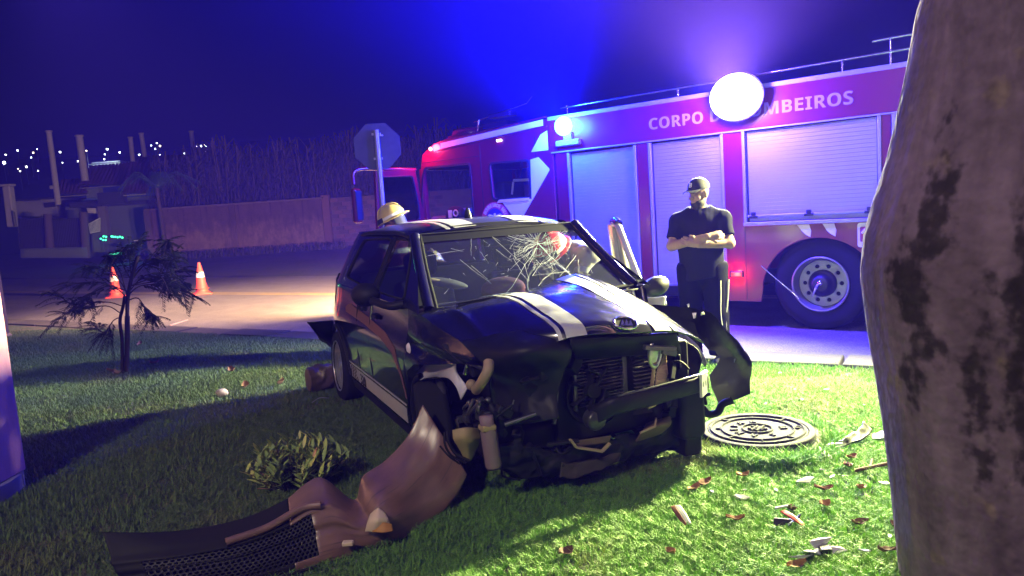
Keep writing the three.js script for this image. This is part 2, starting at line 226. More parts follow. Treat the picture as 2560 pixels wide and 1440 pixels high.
  shutter(2.16, 3.19, 0.36, 2.22, false); shutter(1.03, 1.99, 0.50, 2.23, false); shutter(-0.64, 0.81, 1.22, 2.24, true); shutter(-2.2, -0.74, 1.22, 2.25, true);
  // wheel arch liner and rear wheel
  P('wheel_arch', [new THREE.CylinderGeometry(0.64, 0.64, 0.62, 32, 1, true, 0, Math.PI).rotateZ(Math.PI / 2).rotateX(-Math.PI / 2).translate(-0.34, 0.42, 0), new THREE.CircleGeometry(0.66, 32).rotateY(Math.PI / 2).translate(-0.6, 0.5, 0)], dark);
  const wheel = (s) => {
    const g = new THREE.Group(); g.name = 'wheel'; g.position.set(-0.19, 0.505, s); t.add(g);
    const tyrePts = [[0.30, -0.12], [0.32, -0.145], [0.42, -0.155], [0.48, -0.145], [0.51, -0.11], [0.51, 0.11], [0.48, 0.145], [0.42, 0.155], [0.32, 0.145], [0.30, 0.12]];
    P('tyre', [lathe(tyrePts, 48).rotateZ(-Math.PI / 2), ...[0, 1, 2, 3].map((k) => new THREE.TorusGeometry(0.505, 0.008, 4, 48).rotateY(Math.PI / 2).translate(-0.07 + 0.047 * k, 0, 0))], rubber, g);
    const disc = shape(Array.from({ length: 48 }, (_, k) => [0.255 * Math.cos(k / 48 * 6.283), 0.255 * Math.sin(k / 48 * 6.283)]), Array.from({ length: 10 }, (_, k) => { const a = k / 10 * 6.283; return Array.from({ length: 14 }, (_, j) => [0.195 * Math.cos(a) + 0.026 * Math.cos(j / 14 * 6.283), 0.195 * Math.sin(a) + 0.026 * Math.sin(j / 14 * 6.283)]).reverse(); }));
    P('rim', [lathe([[0.300, 0.13], [0.308, 0.15], [0.296, 0.158], [0.284, 0.15], [0.275, 0.1], [0.262, 0.03]], 48).rotateZ(-Math.PI / 2), new THREE.ExtrudeGeometry(disc, { depth: 0.012, bevelEnabled: true, bevelSize: 0.003, bevelThickness: 0.003, bevelSegments: 1, curveSegments: 4 }).rotateY(Math.PI / 2).translate(0.02, 0, 0)], rimM, g);
    P('hub', [lathe([[0.15, 0.0], [0.15, 0.05], [0.13, 0.07], [0.10, 0.075], [0.095, 0.13], [0.07, 0.15], [0, 0.152]], 24).rotateZ(-Math.PI / 2).translate(0.02, 0, 0)], dark, g);
    const nut = new THREE.CylinderGeometry(0.016, 0.018, 0.04, 6).rotateZ(Math.PI / 2); for (let k = 0; k < 10; k++) P('wheel_nut', nut, chrome, g).position.set(0.06, 0.118 * Math.cos(k * 0.628), 0.118 * Math.sin(k * 0.628));
    P('hub_valve', [bar(V(0.16, 0.02, 0.0), V(0.2, -0.04, 0.03), 0.02), bar(V(0.2, -0.03, 0.03), V(0.19, -0.13, 0.07), 0.016, 0.006), new THREE.SphereGeometry(0.03, 10, 8).translate(0.18, 0.02, -0.01)], chrome, g);
    return g;
  };
  wheel(0); wheel(4.35);
  P('tie_rod', bar(V(0.03, 0.72, 0.62), V(0.05, 0.36, 0.2), 0.008), chrome);
  P('chassis', [bx(-2.5, 5.9, 0.42, 0.6, -1.7, -0.8), bx(-0.2, 0.2, 0.35, 0.65, -2.2, -0.4), bx(4.2, 4.5, 0.35, 0.65, -2.2, -0.4), bx(1.1, 3.0, 0.3, 0.45, -2.3, -0.3)], dark);
  P('wheel', lathe([[0.28, -0.15], [0.51, -0.13], [0.51, 0.13], [0.28, 0.15]], 30).rotateZ(-Math.PI / 2).translate(-2.25, 0.505, 0), rubber); P('wheel', lathe([[0.28, -0.15], [0.51, -0.13], [0.51, 0.13], [0.28, 0.15]], 30).rotateZ(-Math.PI / 2).translate(-2.25, 0.505, 4.35), rubber);
  // lettering on the cornice, one word group per gap
  const sp = []; { const text = 'CORPO DE BOMBEIROS'; const g = letters(text, 0.135, 0.003, 1.02); g.computeBoundingBox(); const L = g.boundingBox.max.x - g.boundingBox.min.x; g.scale(2.34 / L, 1, 1); P('lettering', g.rotateY(Math.PI / 2).translate(0.006, 2.395, 0.79), print); }
  // side rails, gutter and ladder frame on the roof
  P('roof_rail', [bar(TS(3.3, 2.84, -0.08), TS(-2.5, 2.88, -0.08), 0.016), bar(TS(-0.55, 3.0, -0.08), TS(-2.5, 3.02, -0.08), 0.016), ...[3.2, 1.6, -0.26, -1.4, -2.4].map((s) => bar(TS(s, 2.72, -0.08), TS(s, s < -0.5 ? 3.02 : 2.87, -0.08), 0.012)), bar(TS(-0.72, 2.72, -0.08), TS(-0.72, 3.01, -0.08), 0.012)], chrome);
  P('roof', bx(-2.55, 3.4, 2.70, 2.74, -2.48, -0.05), alu);
  // call number plate beside the arch
  P('number_plate', [side(roundPoly([[-0.40, 0.91], [-0.62, 0.91], [-0.62, 1.165], [-0.40, 1.165]], 0.03), 0.003, 0.001, 0)], white);
  P('plate_print', [side(roundPoly([[-0.425, 0.965], [-0.595, 0.965], [-0.595, 1.125], [-0.425, 1.125]], 0.02), 0.002, 0.0045, 0)], mat(0.25, 0.03, 0.06, 0.5));
  P('plate_lettering', [letters('193', 0.05, 0.002).rotateY(Math.PI / 2).translate(0.007, 0.985, -0.51), tube([TS(-0.445, 1.055, 0.008), TS(-0.47, 1.09, 0.008), TS(-0.51, 1.1, 0.008), TS(-0.55, 1.09, 0.008), TS(-0.575, 1.055, 0.008)], 0.011, 5), bx(-0.535, -0.485, 1.045, 1.075, 0.006, 0.008, 0.001)], white);
  for (const [a, b2] of [[2.62, 0.43], [1.5, 0.57]]) P('shutter_handle', [bar(TS(a - 0.12, b2 + 0.05, 0.03), TS(a + 0.12, b2 + 0.05, 0.03), 0.011), bx(a - 0.13, a - 0.1, b2 + 0.03, b2 + 0.07, -0.04, 0.03), bx(a + 0.1, a + 0.13, b2 + 0.03, b2 + 0.07, -0.04, 0.03)], dark);
  P('reflective_strip', bx(-2.5, -0.7, 1.02, 1.06, 0.0005, 0.003, 0.001), reflect); P('skirt_seam', [bx(0.80, 0.806, 0.32, 1.19, -0.005, 0.002, 0.001), bx(-0.80, -0.794, 0.45, 1.19, -0.005, 0.002, 0.001)], dark);
  // white flame swashes on the skirt
  for (const [s, k] of [[0.12, 1], [-0.14, 0.9]]) P('painted_swash', side([[s + 0.10 * k, 1.17], [s - 0.03, 1.17], [s - 0.05, 1.1], [s - 0.04, 1.03], [s + 0.01, 1.06], [s + 0.05, 1.1]], 0.002, 0.001, 0), white);
  // cab
  const cabPts = [[3.42, 0.5], [3.42, 2.24], [3.45, 2.72], [5.30, 2.66], [5.62, 2.60], [5.88, 2.46], [5.95, 2.2], [6.02, 1.75], [6.10, 1.38], [6.12, 0.5], [4.98, 0.5], [4.95, 0.9], [4.75, 1.08], [4.35, 1.14], [3.95, 1.08], [3.75, 0.9], [3.72, 0.5]];
  const fw = roundPoly([[4.93, 1.46], [4.93, 2.23], [5.84, 2.24], [5.90, 2.1], [5.99, 1.46]], 0.05), rw = roundPoly([[3.85, 1.70], [3.84, 2.18], [4.53, 2.20], [4.51, 1.70]], 0.06);
  P('cab', [side(cabPts, 0.05, -0.05, 0.008, [fw, rw]), side(cabPts, 0.05, -2.5, 0.008, [fw, rw]), bx(3.44, 5.35, 2.63, 2.69, -2.46, -0.03, 0.02), bx(3.42, 3.48, 0.6, 2.65, -2.46, -0.05), bx(3.5, 6.05, 0.62, 0.7, -2.4, -0.06), plank(TS(5.86, 2.46, -1.25), TS(5.3, 2.66, -1.25), 2.4, 0.05, V(1, 0, 0)), plank(TS(6.10, 1.38, -1.25), TS(6.10, 0.55, -1.25), 2.42, 0.05, V(1, 0, 0)), bx(5.84, 5.92, 2.22, 2.47, -2.44, -0.06), bx(5.93, 6.0, 1.4, 2.25, -2.46, -2.38), bx(5.93, 6.02, 1.4, 2.25, -0.12, -0.045), bx(5.99, 6.08, 1.3, 1.44, -2.44, -0.06)], red);
  P('window_frame', [side(roundPoly([[4.90, 1.43], [4.90, 2.26], [5.86, 2.27], [5.93, 2.1], [6.02, 1.43]], 0.06), 0.012, -0.004, 0.002, [fw]), side(roundPoly([[3.82, 1.67], [3.81, 2.21], [4.56, 2.23], [4.54, 1.67]], 0.07), 0.012, -0.004, 0.002, [rw])], dark);
  P('windscreen', plank(TS(5.90, 2.3, -1.25), TS(6.05, 1.42, -1.25), 2.3, 0.008, V(1, 0, 0)), glass);
  P('rear_side_window', side(rw, 0.006, -0.03, 0), glass);
  // doors read by their seams
  const seam = [bx(4.70, 4.712, 1.0, 2.5, -0.01, 0.002, 0.001), bx(3.70, 3.712, 1.4, 2.5, -0.01, 0.002, 0.001), bx(4.72, 5.9, 2.33, 2.34, -0.01, 0.0025, 0.001)]; P('door_seam', seam, dark);
  P('door_handle', [bx(4.78, 4.9, 1.36, 1.4, 0, 0.035)], chrome);
  P('reflective_strip', [side([[5.47, 2.515], [5.47, 2.595], [3.55, 2.715], [3.55, 2.635]], 0.003, 0.001, 0)], reflect);
  P('drip_rail', [plank(TS(5.6, 2.49, 0.012), TS(3.48, 2.62, 0.012), 0.015, 0.025), plank(TS(5.5, 2.615, 0.0), TS(3.48, 2.745, 0.0), 0.02, 0.03)], red);
  P('side_flash', [side([[3.49, 1.35], [4.10, 1.35], [4.36, 1.66], [3.82, 1.66], [3.80, 2.2], [3.66, 2.22], [3.49, 2.05]], 0.003, 0.0015, 0), side([[3.49, 2.3], [3.78, 2.3], [3.6, 2.52], [3.49, 2.56]], 0.003, 0.0015, 0)], white);
  P('sill_trim', side([[3.86, 1.64], [4.44, 1.64], [4.40, 1.68], [3.86, 1.68]], 0.012, 0.002, 0.002), cream);
  P('side_flash_corner', [side([[3.46, 1.35], [4.05, 1.35], [3.46, 2.06]], 0.003, 0.003, 0), ], red);
  // round crest on the cab
  const crest = new THREE.Group(); crest.name = 'crest'; crest.position.set(0.003, 1.40, 4.50); t.add(crest);
  const disc = (r, x, n = 40) => new THREE.CylinderGeometry(r, r, 0.003, n).rotateZ(Math.PI / 2).translate(x, 0, 0);
  P('crest_rim', disc(0.255, 0.001), mat(0.55, 0.08, 0.12, 0.5), crest); P('crest_field', disc(0.165, 0.0035), mat(0.05, 0.035, 0.2, 0.5), crest);
  { const txt = 'C.DE BOMBEIROS MILITAR', gs = [...txt].map((ch, i) => { if (ch === ' ') return null; const a = (i - (txt.length - 1) / 2) * -0.19 , g = letters(ch, 0.05, 0.002); g.translate(0, 0.185, 0); g.rotateZ(a); return g.rotateY(Math.PI / 2).translate(0.004, 0, 0); }).filter(Boolean); P('crest_lettering', gs, white, crest);
    const wing = (k) => shape([[0, 0.02], [0.02 * k, 0.06], [0.10 * k, 0.085], [0.13 * k, 0.07], [0.09 * k, 0.03], [0.06 * k, 0.0], [0.02 * k, -0.04], [0, -0.05]]);
    P('crest_bird', [...[1, -1].map((k) => new THREE.ExtrudeGeometry(wing(k), { depth: 0.002, bevelEnabled: false }).rotateY(Math.PI / 2).translate(0.006, 0, 0)), disc(0.02, 0.007, 16).translate(0, 0.075, 0)], white, crest); }
  // cab inside: dash, wheel, seats, far side
  P('steering_wheel', [new THREE.TorusGeometry(0.21, 0.016, 8, 32).rotateX(-1.0).rotateY(0.0).translate(-0.55, 1.5, 5.25), bar(V(-0.55, 1.5, 5.25), V(-0.55, 1.2, 5.55), 0.03), bar(V(-0.75, 1.5, 5.25), V(-0.35, 1.5, 5.25), 0.014), bx(5.1, 5.4, 1.44, 1.5, -0.62, -0.48)], dark);
  P('dashboard', [bx(5.5, 5.95, 1.2, 1.5, -2.35, -0.12, 0.05), bx(5.3, 5.6, 1.44, 1.6, -0.85, -0.25, 0.05)], grey);
  P('seat', [bx(4.55, 4.75, 1.0, 1.95, -0.85, -0.3, 0.06), bx(4.6, 5.1, 0.95, 1.08, -0.85, -0.3, 0.05)], seat); P('seat', [bx(4.55, 4.75, 1.0, 1.95, -2.2, -1.65, 0.06)], seat); P('seat', [bx(3.55, 3.7, 1.0, 1.9, -2.2, -0.4, 0.06)], seat);
  P('grab_bar', [bar(V(-0.3, 1.93, 3.9), V(-0.3, 1.95, 4.35), 0.02), bar(V(-0.3, 1.93, 4.36), V(-0.3, 1.75, 4.4), 0.015)], white);
  P('breathing_set', [new THREE.CylinderGeometry(0.07, 0.07, 0.4, 14).translate(-0.35, 1.7, 3.75), tube([V(-0.3, 2.0, 3.95), V(-0.28, 1.85, 3.88), V(-0.3, 1.72, 3.9)], 0.025)], reflect);
  P('cab_curtain', bx(4.95, 5.05, 1.5, 2.2, -2.3, -2.1), grey);
  P('folded_jacket', [new THREE.SphereGeometry(0.2, 16, 12).scale(0.6, 0.8, 1).translate(-0.2, 1.48, 5.45)], seat); P('jacket_stripe', [bx(5.42, 5.50, 1.46, 1.58, -0.09, -0.075), new THREE.TorusGeometry(0.045, 0.012, 6, 18).rotateY(Math.PI / 2).translate(-0.075, 1.53, 5.34)], reflect);
  // driver's door standing open at a right angle, with its mirror
  { const d = new THREE.Group(); d.name = 'open_door'; d.position.set(0.0, 0, 5.96); t.add(d); const fr = [[0.02, 0.75], [0.98, 0.75], [0.98, 1.5], [0.93, 2.22], [0.12, 2.24], [0.02, 1.6]], op = roundPoly([[0.12, 1.46], [0.12, 1.7], [0.2, 2.14], [0.86, 2.13], [0.89, 1.46]], 0.05);
    P('door_shell', slab(fr, 0.06, 0.01, [op]).translate(0, 0, -0.03), red, d); P('door_window', slab(op, 0.006, 0).translate(0, 0, 0.0), mat(0.35, 0.4, 0.42, 0.03, { transmission: 1, thickness: 0, ior: 1.5 }), d); P('inner_trim', slab(roundPoly([[0.1, 0.8], [0.92, 0.8], [0.92, 1.38], [0.1, 1.38]], 0.06), 0.03, 0.008).translate(0, 0, -0.065), dark, d); P('seal', tube(op.map(([x, y]) => V(x, y, -0.035)), 0.014, 5, 60), dark, d); P('grab_handle', tube([V(0.2, 1.1, -0.07), V(0.25, 1.12, -0.12), V(0.5, 1.12, -0.12), V(0.55, 1.1, -0.07)], 0.014), chrome, d); }
  P('mirror', [bx(6.20, 6.30, 1.48, 2.0, 1.0, 1.15, 0.04)], red); P('mirror_arm', [tube([TS(6.0, 2.24, 0.05), TS(6.1, 2.26, 0.5), TS(6.24, 2.24, 1.08), TS(6.25, 2.05, 1.1)], 0.03)], red); P('mirror_glass', bx(6.185, 6.198, 1.52, 1.96, 1.02, 1.13, 0.01), dark);
  P('bumper', [bx(6.0, 6.35, 0.45, 0.95, -2.5, 0.0, 0.05)], red); P('running_board', bx(4.98, 5.9, 0.45, 0.52, -0.3, 0.0), alu);
  // beacon base and roof hardware
  P('beacon_cowl', lathe([[0, 0.14], [0.2, 0.14], [0.28, 0.11], [0.3, 0.05], [0.29, 0]], 24).scale(0.8, 1, 1).translate(-0.35, 2.66, 5.18), red);
  P('roof_antenna', [bar(V(-0.2, 2.86, 4.95), V(-0.2, 3.0, 3.95), 0.012), bar(V(-0.2, 2.70, 4.9), V(-0.2, 2.88, 4.85), 0.02), bar(V(-0.2, 3.0, 3.95), V(-0.2, 3.08, 3.85), 0.006), bx(4.3, 4.75, 2.72, 2.80, -0.4, -0.15), bx(4.2, 4.6, 2.86, 2.92, -0.28, -0.12)], chrome);
  // lamps -------------------------------------------------
  const lampHousing = (s, y, k) => [box(0.1, 0.2 * k, 0.3 * k, 0.05, y, s, 0.02), bx(s - 0.04, s + 0.04, y - 0.03, y + 0.03, -0.01, 0.04)];
  for (const s0 of [0.81, -1.6]) { P('flood_lamp_housing', [new THREE.CylinderGeometry(0.27, 0.2, 0.1, 32).rotateZ(-Math.PI / 2).scale(1, 1, 1.17).translate(0.08, 2.62, s0), bx(s0 - 0.05, s0 + 0.05, 2.5, 2.7, -0.02, 0.05)], dark);  // the rear lamp is unseen behind the trunk
    P('flood_lamp', slab(Array.from({ length: 40 }, (_, i) => [0.29 * Math.cos(i * 0.15708), 0.25 * Math.sin(i * 0.15708)]), 0.06, 0.025).rotateY(Math.PI / 2).translate(0.12, 2.62, s0), glow(1.0, 0.9, 1.0, 60)); }
  P('blue_lamp_base', [bx(2.95, 3.33, 2.32, 2.40, 0.0, 0.07, 0.02), bx(3.08, 3.2, 2.4, 2.5, 0, 0.05)], grey);
  P('blue_lamp', new THREE.SphereGeometry(0.125, 20, 14).scale(0.8, 1, 1.0).translate(0.12, 2.575, 3.14), glow(0.1, 0.7, 1.0, 14));
  P('marker_lamp_base', bx(0.84, 0.99, 0.585, 0.655, 0, 0.02), dark); P('marker_lamp', bx(0.855, 0.975, 0.595, 0.645, 0.015, 0.035), glow(1, 0.04, 0.01, 2.5));
  P('headlamp', bx(6.34, 6.37, 0.6, 0.82, -0.55, -0.15, 0.01), glow(1, 0.72, 0.45, 20)); P('headlamp', bx(6.34, 6.37, 0.6, 0.82, -2.35, -1.95, 0.01), glow(1, 0.72, 0.45, 20));
  P('corner_marker', new THREE.SphereGeometry(0.03, 10, 8).translate(0.01, 2.53, 5.68), glow(1, 0.35, 0.4, 8)); P('roof_marker', bx(4.28, 4.36, 2.50, 2.53, 0.004, 0.03), glow(0.9, 0.9, 1, 10));
  t.updateMatrixWorld(true);
  const W = (v) => t.localToWorld(v.clone());
  const lamp = (L, name, pos, aim, radius) => { L.name = name; L.position.copy(W(pos)); if (aim) { L.target.position.copy(W(aim)); scene.add(L.target); } L.castShadow = true; if (radius) L.shadow.radius = radius; scene.add(L); return L; };
  lamp(new THREE.SpotLight(rgb(1.0, 0.98, 0.26), 600, 0, 1.2, 1, 2), 'flood_light', TS(0.81, 2.60, 0.30), TS(1.2, 0, 6.4), 8);
  lamp(new THREE.SpotLight(rgb(1.0, 0.98, 0.40), 1400, 0, 0.8, 1, 2), 'flood_light', TS(-1.6, 2.60, 0.30), TS(-0.1, 0, 6.5), 6);  // unseen rear flood lamp, placed to light the lawn and the man
  lamp(new THREE.SpotLight(rgb(1.0, 0.62, 0.2), 6000, 0, 1.0, 1, 2), 'added_flood_haze_beam', TS(0.81, 2.61, 0.34), TS(-1.8, 12, 8.0), 5);  // added upward beam for the glow in the haze above the lamp
  lamp(new THREE.PointLight(rgb(0.03, 0.012, 1.0), 210), 'added_blue_fill', TS(0.81, 2.61, 0.5), null, 6);  // added blue fill at the flood lamp, tints truck side and haze
  lamp(new THREE.PointLight(rgb(1.0, 0.62, 0.9), 5), 'added_flood_wash', TS(0.81, 2.56, 0.42), null, 8);  // added light, brightens the truck side round the flood lamp
  lamp(new THREE.SpotLight(rgb(0.0, 0.04, 1.0), 9500, 0, 0.43, 1, 2), 'added_blue_haze_beam', TS(3.14, 2.575, 0.28), TS(-1.2, 5.6, 8.4), 5);  // added beam passing over the camera, makes the blue glow in the haze
  lamp(new THREE.PointLight(rgb(0.004, 0.02, 1.0), 170), 'blue_beacon_light', TS(3.14, 2.575, 0.28), null, 5);
  lamp(new THREE.PointLight(rgb(1, 0.04, 0.1), 3.2), 'unseen_red_cab_light', TS(5.72, 2.55, 0.16), null, 3);  // unseen red source, placed to redden the cab front
  lamp(new THREE.PointLight(rgb(1, 0.06, 0.05), 1.2), 'marker_light', TS(0.91, 0.62, 0.07), null, 2);
  for (const w of [-0.35, -2.15]) lamp(new THREE.SpotLight(rgb(1, 0.60, 0.30), 860, 0, 1.05, 0.9, 2), 'headlight', TS(6.42, 0.85, w), TS(18, -0.4, w - 0.5), 3);  // headlamps out of view, beams set wide to light road, cones and wall
}
// ---------------------------------------------------------------- the wrecked car
const CA = 23.8 * Math.PI / 180, CO = V(-0.17, 0, -5.13);
const CP = (u, y, v) => V(-v, y, u); // forward, up, to the car's right
function K(px, py, axis, val) { // the point of the car that lies on the plane u, y or v = val, seen through a pixel of the photograph
  const c = Math.cos(CA), s = Math.sin(CA), toCar = (p) => [s * p.x + c * p.z, p.y, -c * p.x + s * p.z], o = toCar(V(0, EYE, 0).sub(CO)), r = toCar(ray(px, py)), i = 'uyv'.indexOf(axis), t = (val - o[i]) / r[i];
  return CP(o[0] + r[0] * t, o[1] + r[1] * t, o[2] + r[2] * t);
}
{
  const paint = mat(0.006, 0.006, 0.009, 0.22, { clearcoat: 1, clearcoatRoughness: 0.06 }), scuffed = mat(0.006, 0.006, 0.008, 0.5, { specularIntensity: 0.6 }), trim = mat(0.008, 0.008, 0.010, 0.6, { specularIntensity: 0.45 }), rubber = mat(0.012, 0.012, 0.013, 0.9, { specularIntensity: 0.3 }), white = mat(0.36, 0.36, 0.39, 0.45), silver = mat(0.55, 0.56, 0.6, 0.3, { metalness: 0.4 }), alloy = mat(0.5, 0.5, 0.52, 0.3, { metalness: 0.8 }), chrome = mat(0.75, 0.75, 0.78, 0.15, { metalness: 1 }), cloth = mat(0.014, 0.014, 0.018, 0.95, { specularIntensity: 0.2 }), lightcloth = mat(0.16, 0.15, 0.14, 0.9), glass = mat(0.72, 0.76, 0.8, 0.10, { transmission: 1, thickness: 0, ior: 1.5 }), tint = mat(0.25, 0.27, 0.3, 0.03, { transmission: 1, thickness: 0, ior: 1.5 }), yellowed = mat(0.26, 0.20, 0.09, 0.7), tan = mat(0.09, 0.06, 0.035, 0.75), hose = mat(0.26, 0.19, 0.12, 0.6), steel = mat(0.10, 0.10, 0.11, 0.4, { metalness: 0.7 }), fins = mat(0.14, 0.12, 0.11, 0.5, { metalness: 0.6 }), pale = mat(0.55, 0.5, 0.6, 0.5), redc = mat(0.06, 0.006, 0.01, 0.9, { specularIntensity: 0.2 }), rust = mat(0.13, 0.055, 0.05, 0.7);
  const car = thing('hatchback_car', 'small black hatchback with white racing stripes, crushed front and cracked windscreen', 'car', CO.toArray(), CA);
  const P = (name, geo, m, parent = car, label) => put(name, geo, m, parent, label);
  const bx = (u0, u1, y0, y1, v0, v1, r = 0.01) => box(v1 - v0, y1 - y0, u1 - u0, -(v0 + v1) / 2, (y0 + y1) / 2, (u0 + u1) / 2, r);
  // ---- side skins: half width as a function of height (and length), k = +1 the car's right, -1 its left
  const half = (u, y) => {
    const low = 0.80 - 0.05 * Math.pow(clamp((0.42 - y) / 0.3), 2) + 0.012 * Math.sin(clamp((y - 0.45) / 0.35) * Math.PI) - 0.04 * smooth(0.62, 0.95, y), green = 0.755 - 0.52 * (y - 0.95);
    const w = y > 0.95 ? green : low, end = 0.10 * Math.pow(clamp((-u - 1.25) / 0.65), 2) + 0.10 * Math.pow(clamp((u - 1.1) / 0.6), 2); return w - end;
  };
  const on = (k, off = 0) => (u, y) => CP(u, y, k * (half(u, y) + off));
  const RW = -1.32, FW = 0.98, RAD = 0.335;
  const archPts = (c, dir, r = RAD) => { const o = []; for (let i = 0; i <= 14; i++) { const a = Math.PI * (dir > 0 ? i : 14 - i) / 14; o.push([c + r * Math.cos(a), 0.27 + r * 1.02 * Math.sin(a)]); } return o; };
  const dent = (f, amt, seed) => (u, y) => { const p = f(u, y), n = fbm(u * 4 + seed, y * 5, seed, 3); return p.add(V(amt * n, amt * 0.5 * n, amt * 0.4 * n)); };
  const wavy = (k, seed, amt) => dent(on(k), amt, seed);
  // right rear quarter, right door, right front wing
  P('rear_quarter_panel', skin([[-1.84, 0.30], [RW - RAD, 0.27], ...archPts(RW, -1), [RW + RAD, 0.2], [-0.62, 0.2], [-0.62, 0.95], [-1.70, 0.97], [-1.82, 0.80]], on(1), 0.06), paint);
  P('rear_door', skin([[-0.615, 0.24], [-0.22, 0.24], [-0.22, 0.95], [-0.615, 0.95]], on(1, 0.001), 0.06), paint);
  P('front_door', skin([[-0.212, 0.24], [0.60, 0.24], [0.66, 0.6], [0.66, 0.95], [-0.212, 0.95]], on(1, 0.002), 0.06), paint);
  P('front_wing', skin([[0.672, 0.50], [0.70, 0.60], [0.85, 0.665], [1.1, 0.70], [1.35, 0.735], [1.46, 0.775], [1.30, 0.85], [0.95, 0.93], [0.672, 0.95]], (u, y) => { const p = on(1)(u, y), n = fbm(u * 2.2, y * 3, 4, 2), c = smooth(0.9, 1.45, u); return p.add(V(0.03 * n + 0.07 * c + 0.03 * Math.exp(-Math.pow((y - 0.80 + 0.06 * u) / 0.03, 2)), 0.02 * n * c, 0.02 * n)); }, 0.03), paint);
  P('sill', [skin([[RW + RAD, 0.17], [0.66, 0.17], [0.66, 0.245], [RW + RAD, 0.245]], on(1, 0.012), 0.1), skin([[RW + RAD, 0.17], [0.66, 0.17], [0.66, 0.245], [RW + RAD, 0.245]], on(-1, 0.012), 0.1)], trim);
  P('wheel_arch_trim', [1].map((k) => tube(archPts(RW, -1, RAD + 0.005).map(([u, y]) => on(k, 0.008)(u, y)), 0.016, 6)), trim);
  P('wheel_arch_trim', tube(archPts(FW, -1, RAD + 0.005).slice(0, 7).map(([u, y]) => on(1, -0.02)(u, y)), 0.018, 6), trim);
  // right side stripe with its chequers and number
  { const st = [], lines = [];
    P('side_stripe', [skin([[-1.0 + 0.02, 0.255], [0.56, 0.255], [0.60, 0.36], [-1.02, 0.36]], on(1, 0.005), 0.06)], white);
    P('side_pinstripe', [skin([[-1.03, 0.372], [0.605, 0.372], [0.61, 0.386], [-1.04, 0.386]], on(1, 0.005), 0.06)], white);
    const sq = []; for (let i = 0; i < 6; i++) for (let j = 0; j < 3; j++) if ((i + j) % 2) { const u = -0.96 + i * 0.036, y = 0.26 + j * 0.033; sq.push(skin([[u, y], [u + 0.036, y], [u + 0.036, y + 0.033], [u, y + 0.033]], on(1, 0.0075), 0.05)); } P('stripe_chequers', sq, trim);
    const num = letters('320', 0.075, 0.002); num.rotateY(-Math.PI / 2); num.translate(-half(-0.55, 0.3) - 0.0075, 0.268, -0.55); P('stripe_lettering', num, trim); }
  P('side_repeater', [lathe([[0, 0.014], [0.02, 0.012], [0.03, 0]], 16).scale(1, 1, 1).rotateZ(Math.PI / 2).translate(-half(0.86, 0.745) - 0.03, 0.755, 0.83)], pale);
  P('door_handle', [box(0.03, 0.03, 0.14, -half(-0.06, 0.83) - 0.012, 0.83, -0.06, 0.01)], trim); P('door_handle', [box(0.03, 0.03, 0.12, -half(-0.5, 0.84) - 0.012, 0.84, -0.5, 0.01)], trim);
  P('panel_gap', [tube([0.26, 0.5, 0.75, 0.94].map((y) => on(1, 0.001)(-0.218, y)), 0.004, 4), tube([0.26, 0.5, 0.75, 0.94].map((y) => on(1, 0.001)(-0.618, y)), 0.004, 4)], rubber);
  // scrape along the doors showing primer
  P('scrape_mark', skin([[-1.05, 0.80], [-0.9, 0.835], [-0.3, 0.80], [0.2, 0.76], [0.46, 0.70], [0.60, 0.55], [0.63, 0.42], [0.60, 0.42], [0.55, 0.55], [0.40, 0.66], [0.1, 0.71], [-0.4, 0.745], [-1.0, 0.765]], on(1, 0.0045), 0.05), rust);
  // glasshouse, right
  const winR1 = roundPoly([[0.04, 0.985], [-0.15, 0.985], [-0.15, 1.31], [0.0, 1.31], [0.26, 0.985]].slice(1), 0.03), winR2 = roundPoly([[-0.26, 0.985], [-1.2, 1.01], [-1.12, 1.30], [-0.26, 1.315]], 0.05);
  const wF = roundPoly([[-0.19, 0.985], [0.50, 0.985], [0.33, 1.19], [0.20, 1.315], [-0.19, 1.32]], 0.035), wR = roundPoly([[-0.29, 0.985], [-1.22, 1.02], [-1.12, 1.30], [-0.29, 1.32]], 0.05);
  const frameR = [[0.86, 0.94], [0.66, 0.94], [-0.6, 0.94], [-1.72, 0.955], [-1.66, 1.1], [-1.50, 1.30], [-1.42, 1.36], [-0.4, 1.385], [0.17, 1.37], [0.30, 1.30]];
  for (const k of [1, -1]) {
    const hasDoor = k > 0;
    const fl = hasDoor ? frameR : frameR;
    P(hasDoor ? 'window_frame' : 'window_frame', skin(fl, on(k), 0.06, hasDoor ? [wF, wR] : [roundPoly([[-0.19, 0.945], [0.60, 0.945], [0.33, 1.22], [0.22, 1.33], [-0.19, 1.34]], 0.02), wR]), paint);
    if (hasDoor) P('side_window', skin(wF, on(k, -0.006), 0.08), tint);
    P('side_window', skin(wR, on(k, -0.006), 0.08), tint);
  }
  P('window_seal', [tube(wF.concat([wF[0]]).map(([u, y]) => on(1, 0.002)(u, y)), 0.007, 5, 60), tube(wR.concat([wR[0]]).map(([u, y]) => on(1, 0.002)(u, y)), 0.007, 5, 60)], rubber);
  P('pillar_trim', skin([[-0.285, 0.96], [-0.195, 0.96], [-0.195, 1.335], [-0.285, 1.335]], on(1, 0.004), 0.06), trim);
  // left flank: rear quarter and wing remains (mostly hidden), door opening
  P('rear_quarter_panel', skin([[-1.84, 0.30], [RW - RAD, 0.27], ...archPts(RW, -1), [RW + RAD, 0.2], [-0.2, 0.2], [-0.2, 0.95], [-1.70, 0.97], [-1.82, 0.80]], on(-1), 0.07), paint);
  // roof
  const roofH = (u, v) => { const w = 0.56 - 0.06 * clamp((-u - 0.9) / 0.7); const q = clamp(Math.abs(v) / w); return 1.425 - 0.05 * Math.pow(q, 3) - 0.055 * Math.pow(clamp((u + 0.15) / 0.45), 2) - 0.05 * Math.pow(clamp((-u - 0.55) / 1.0), 2); };
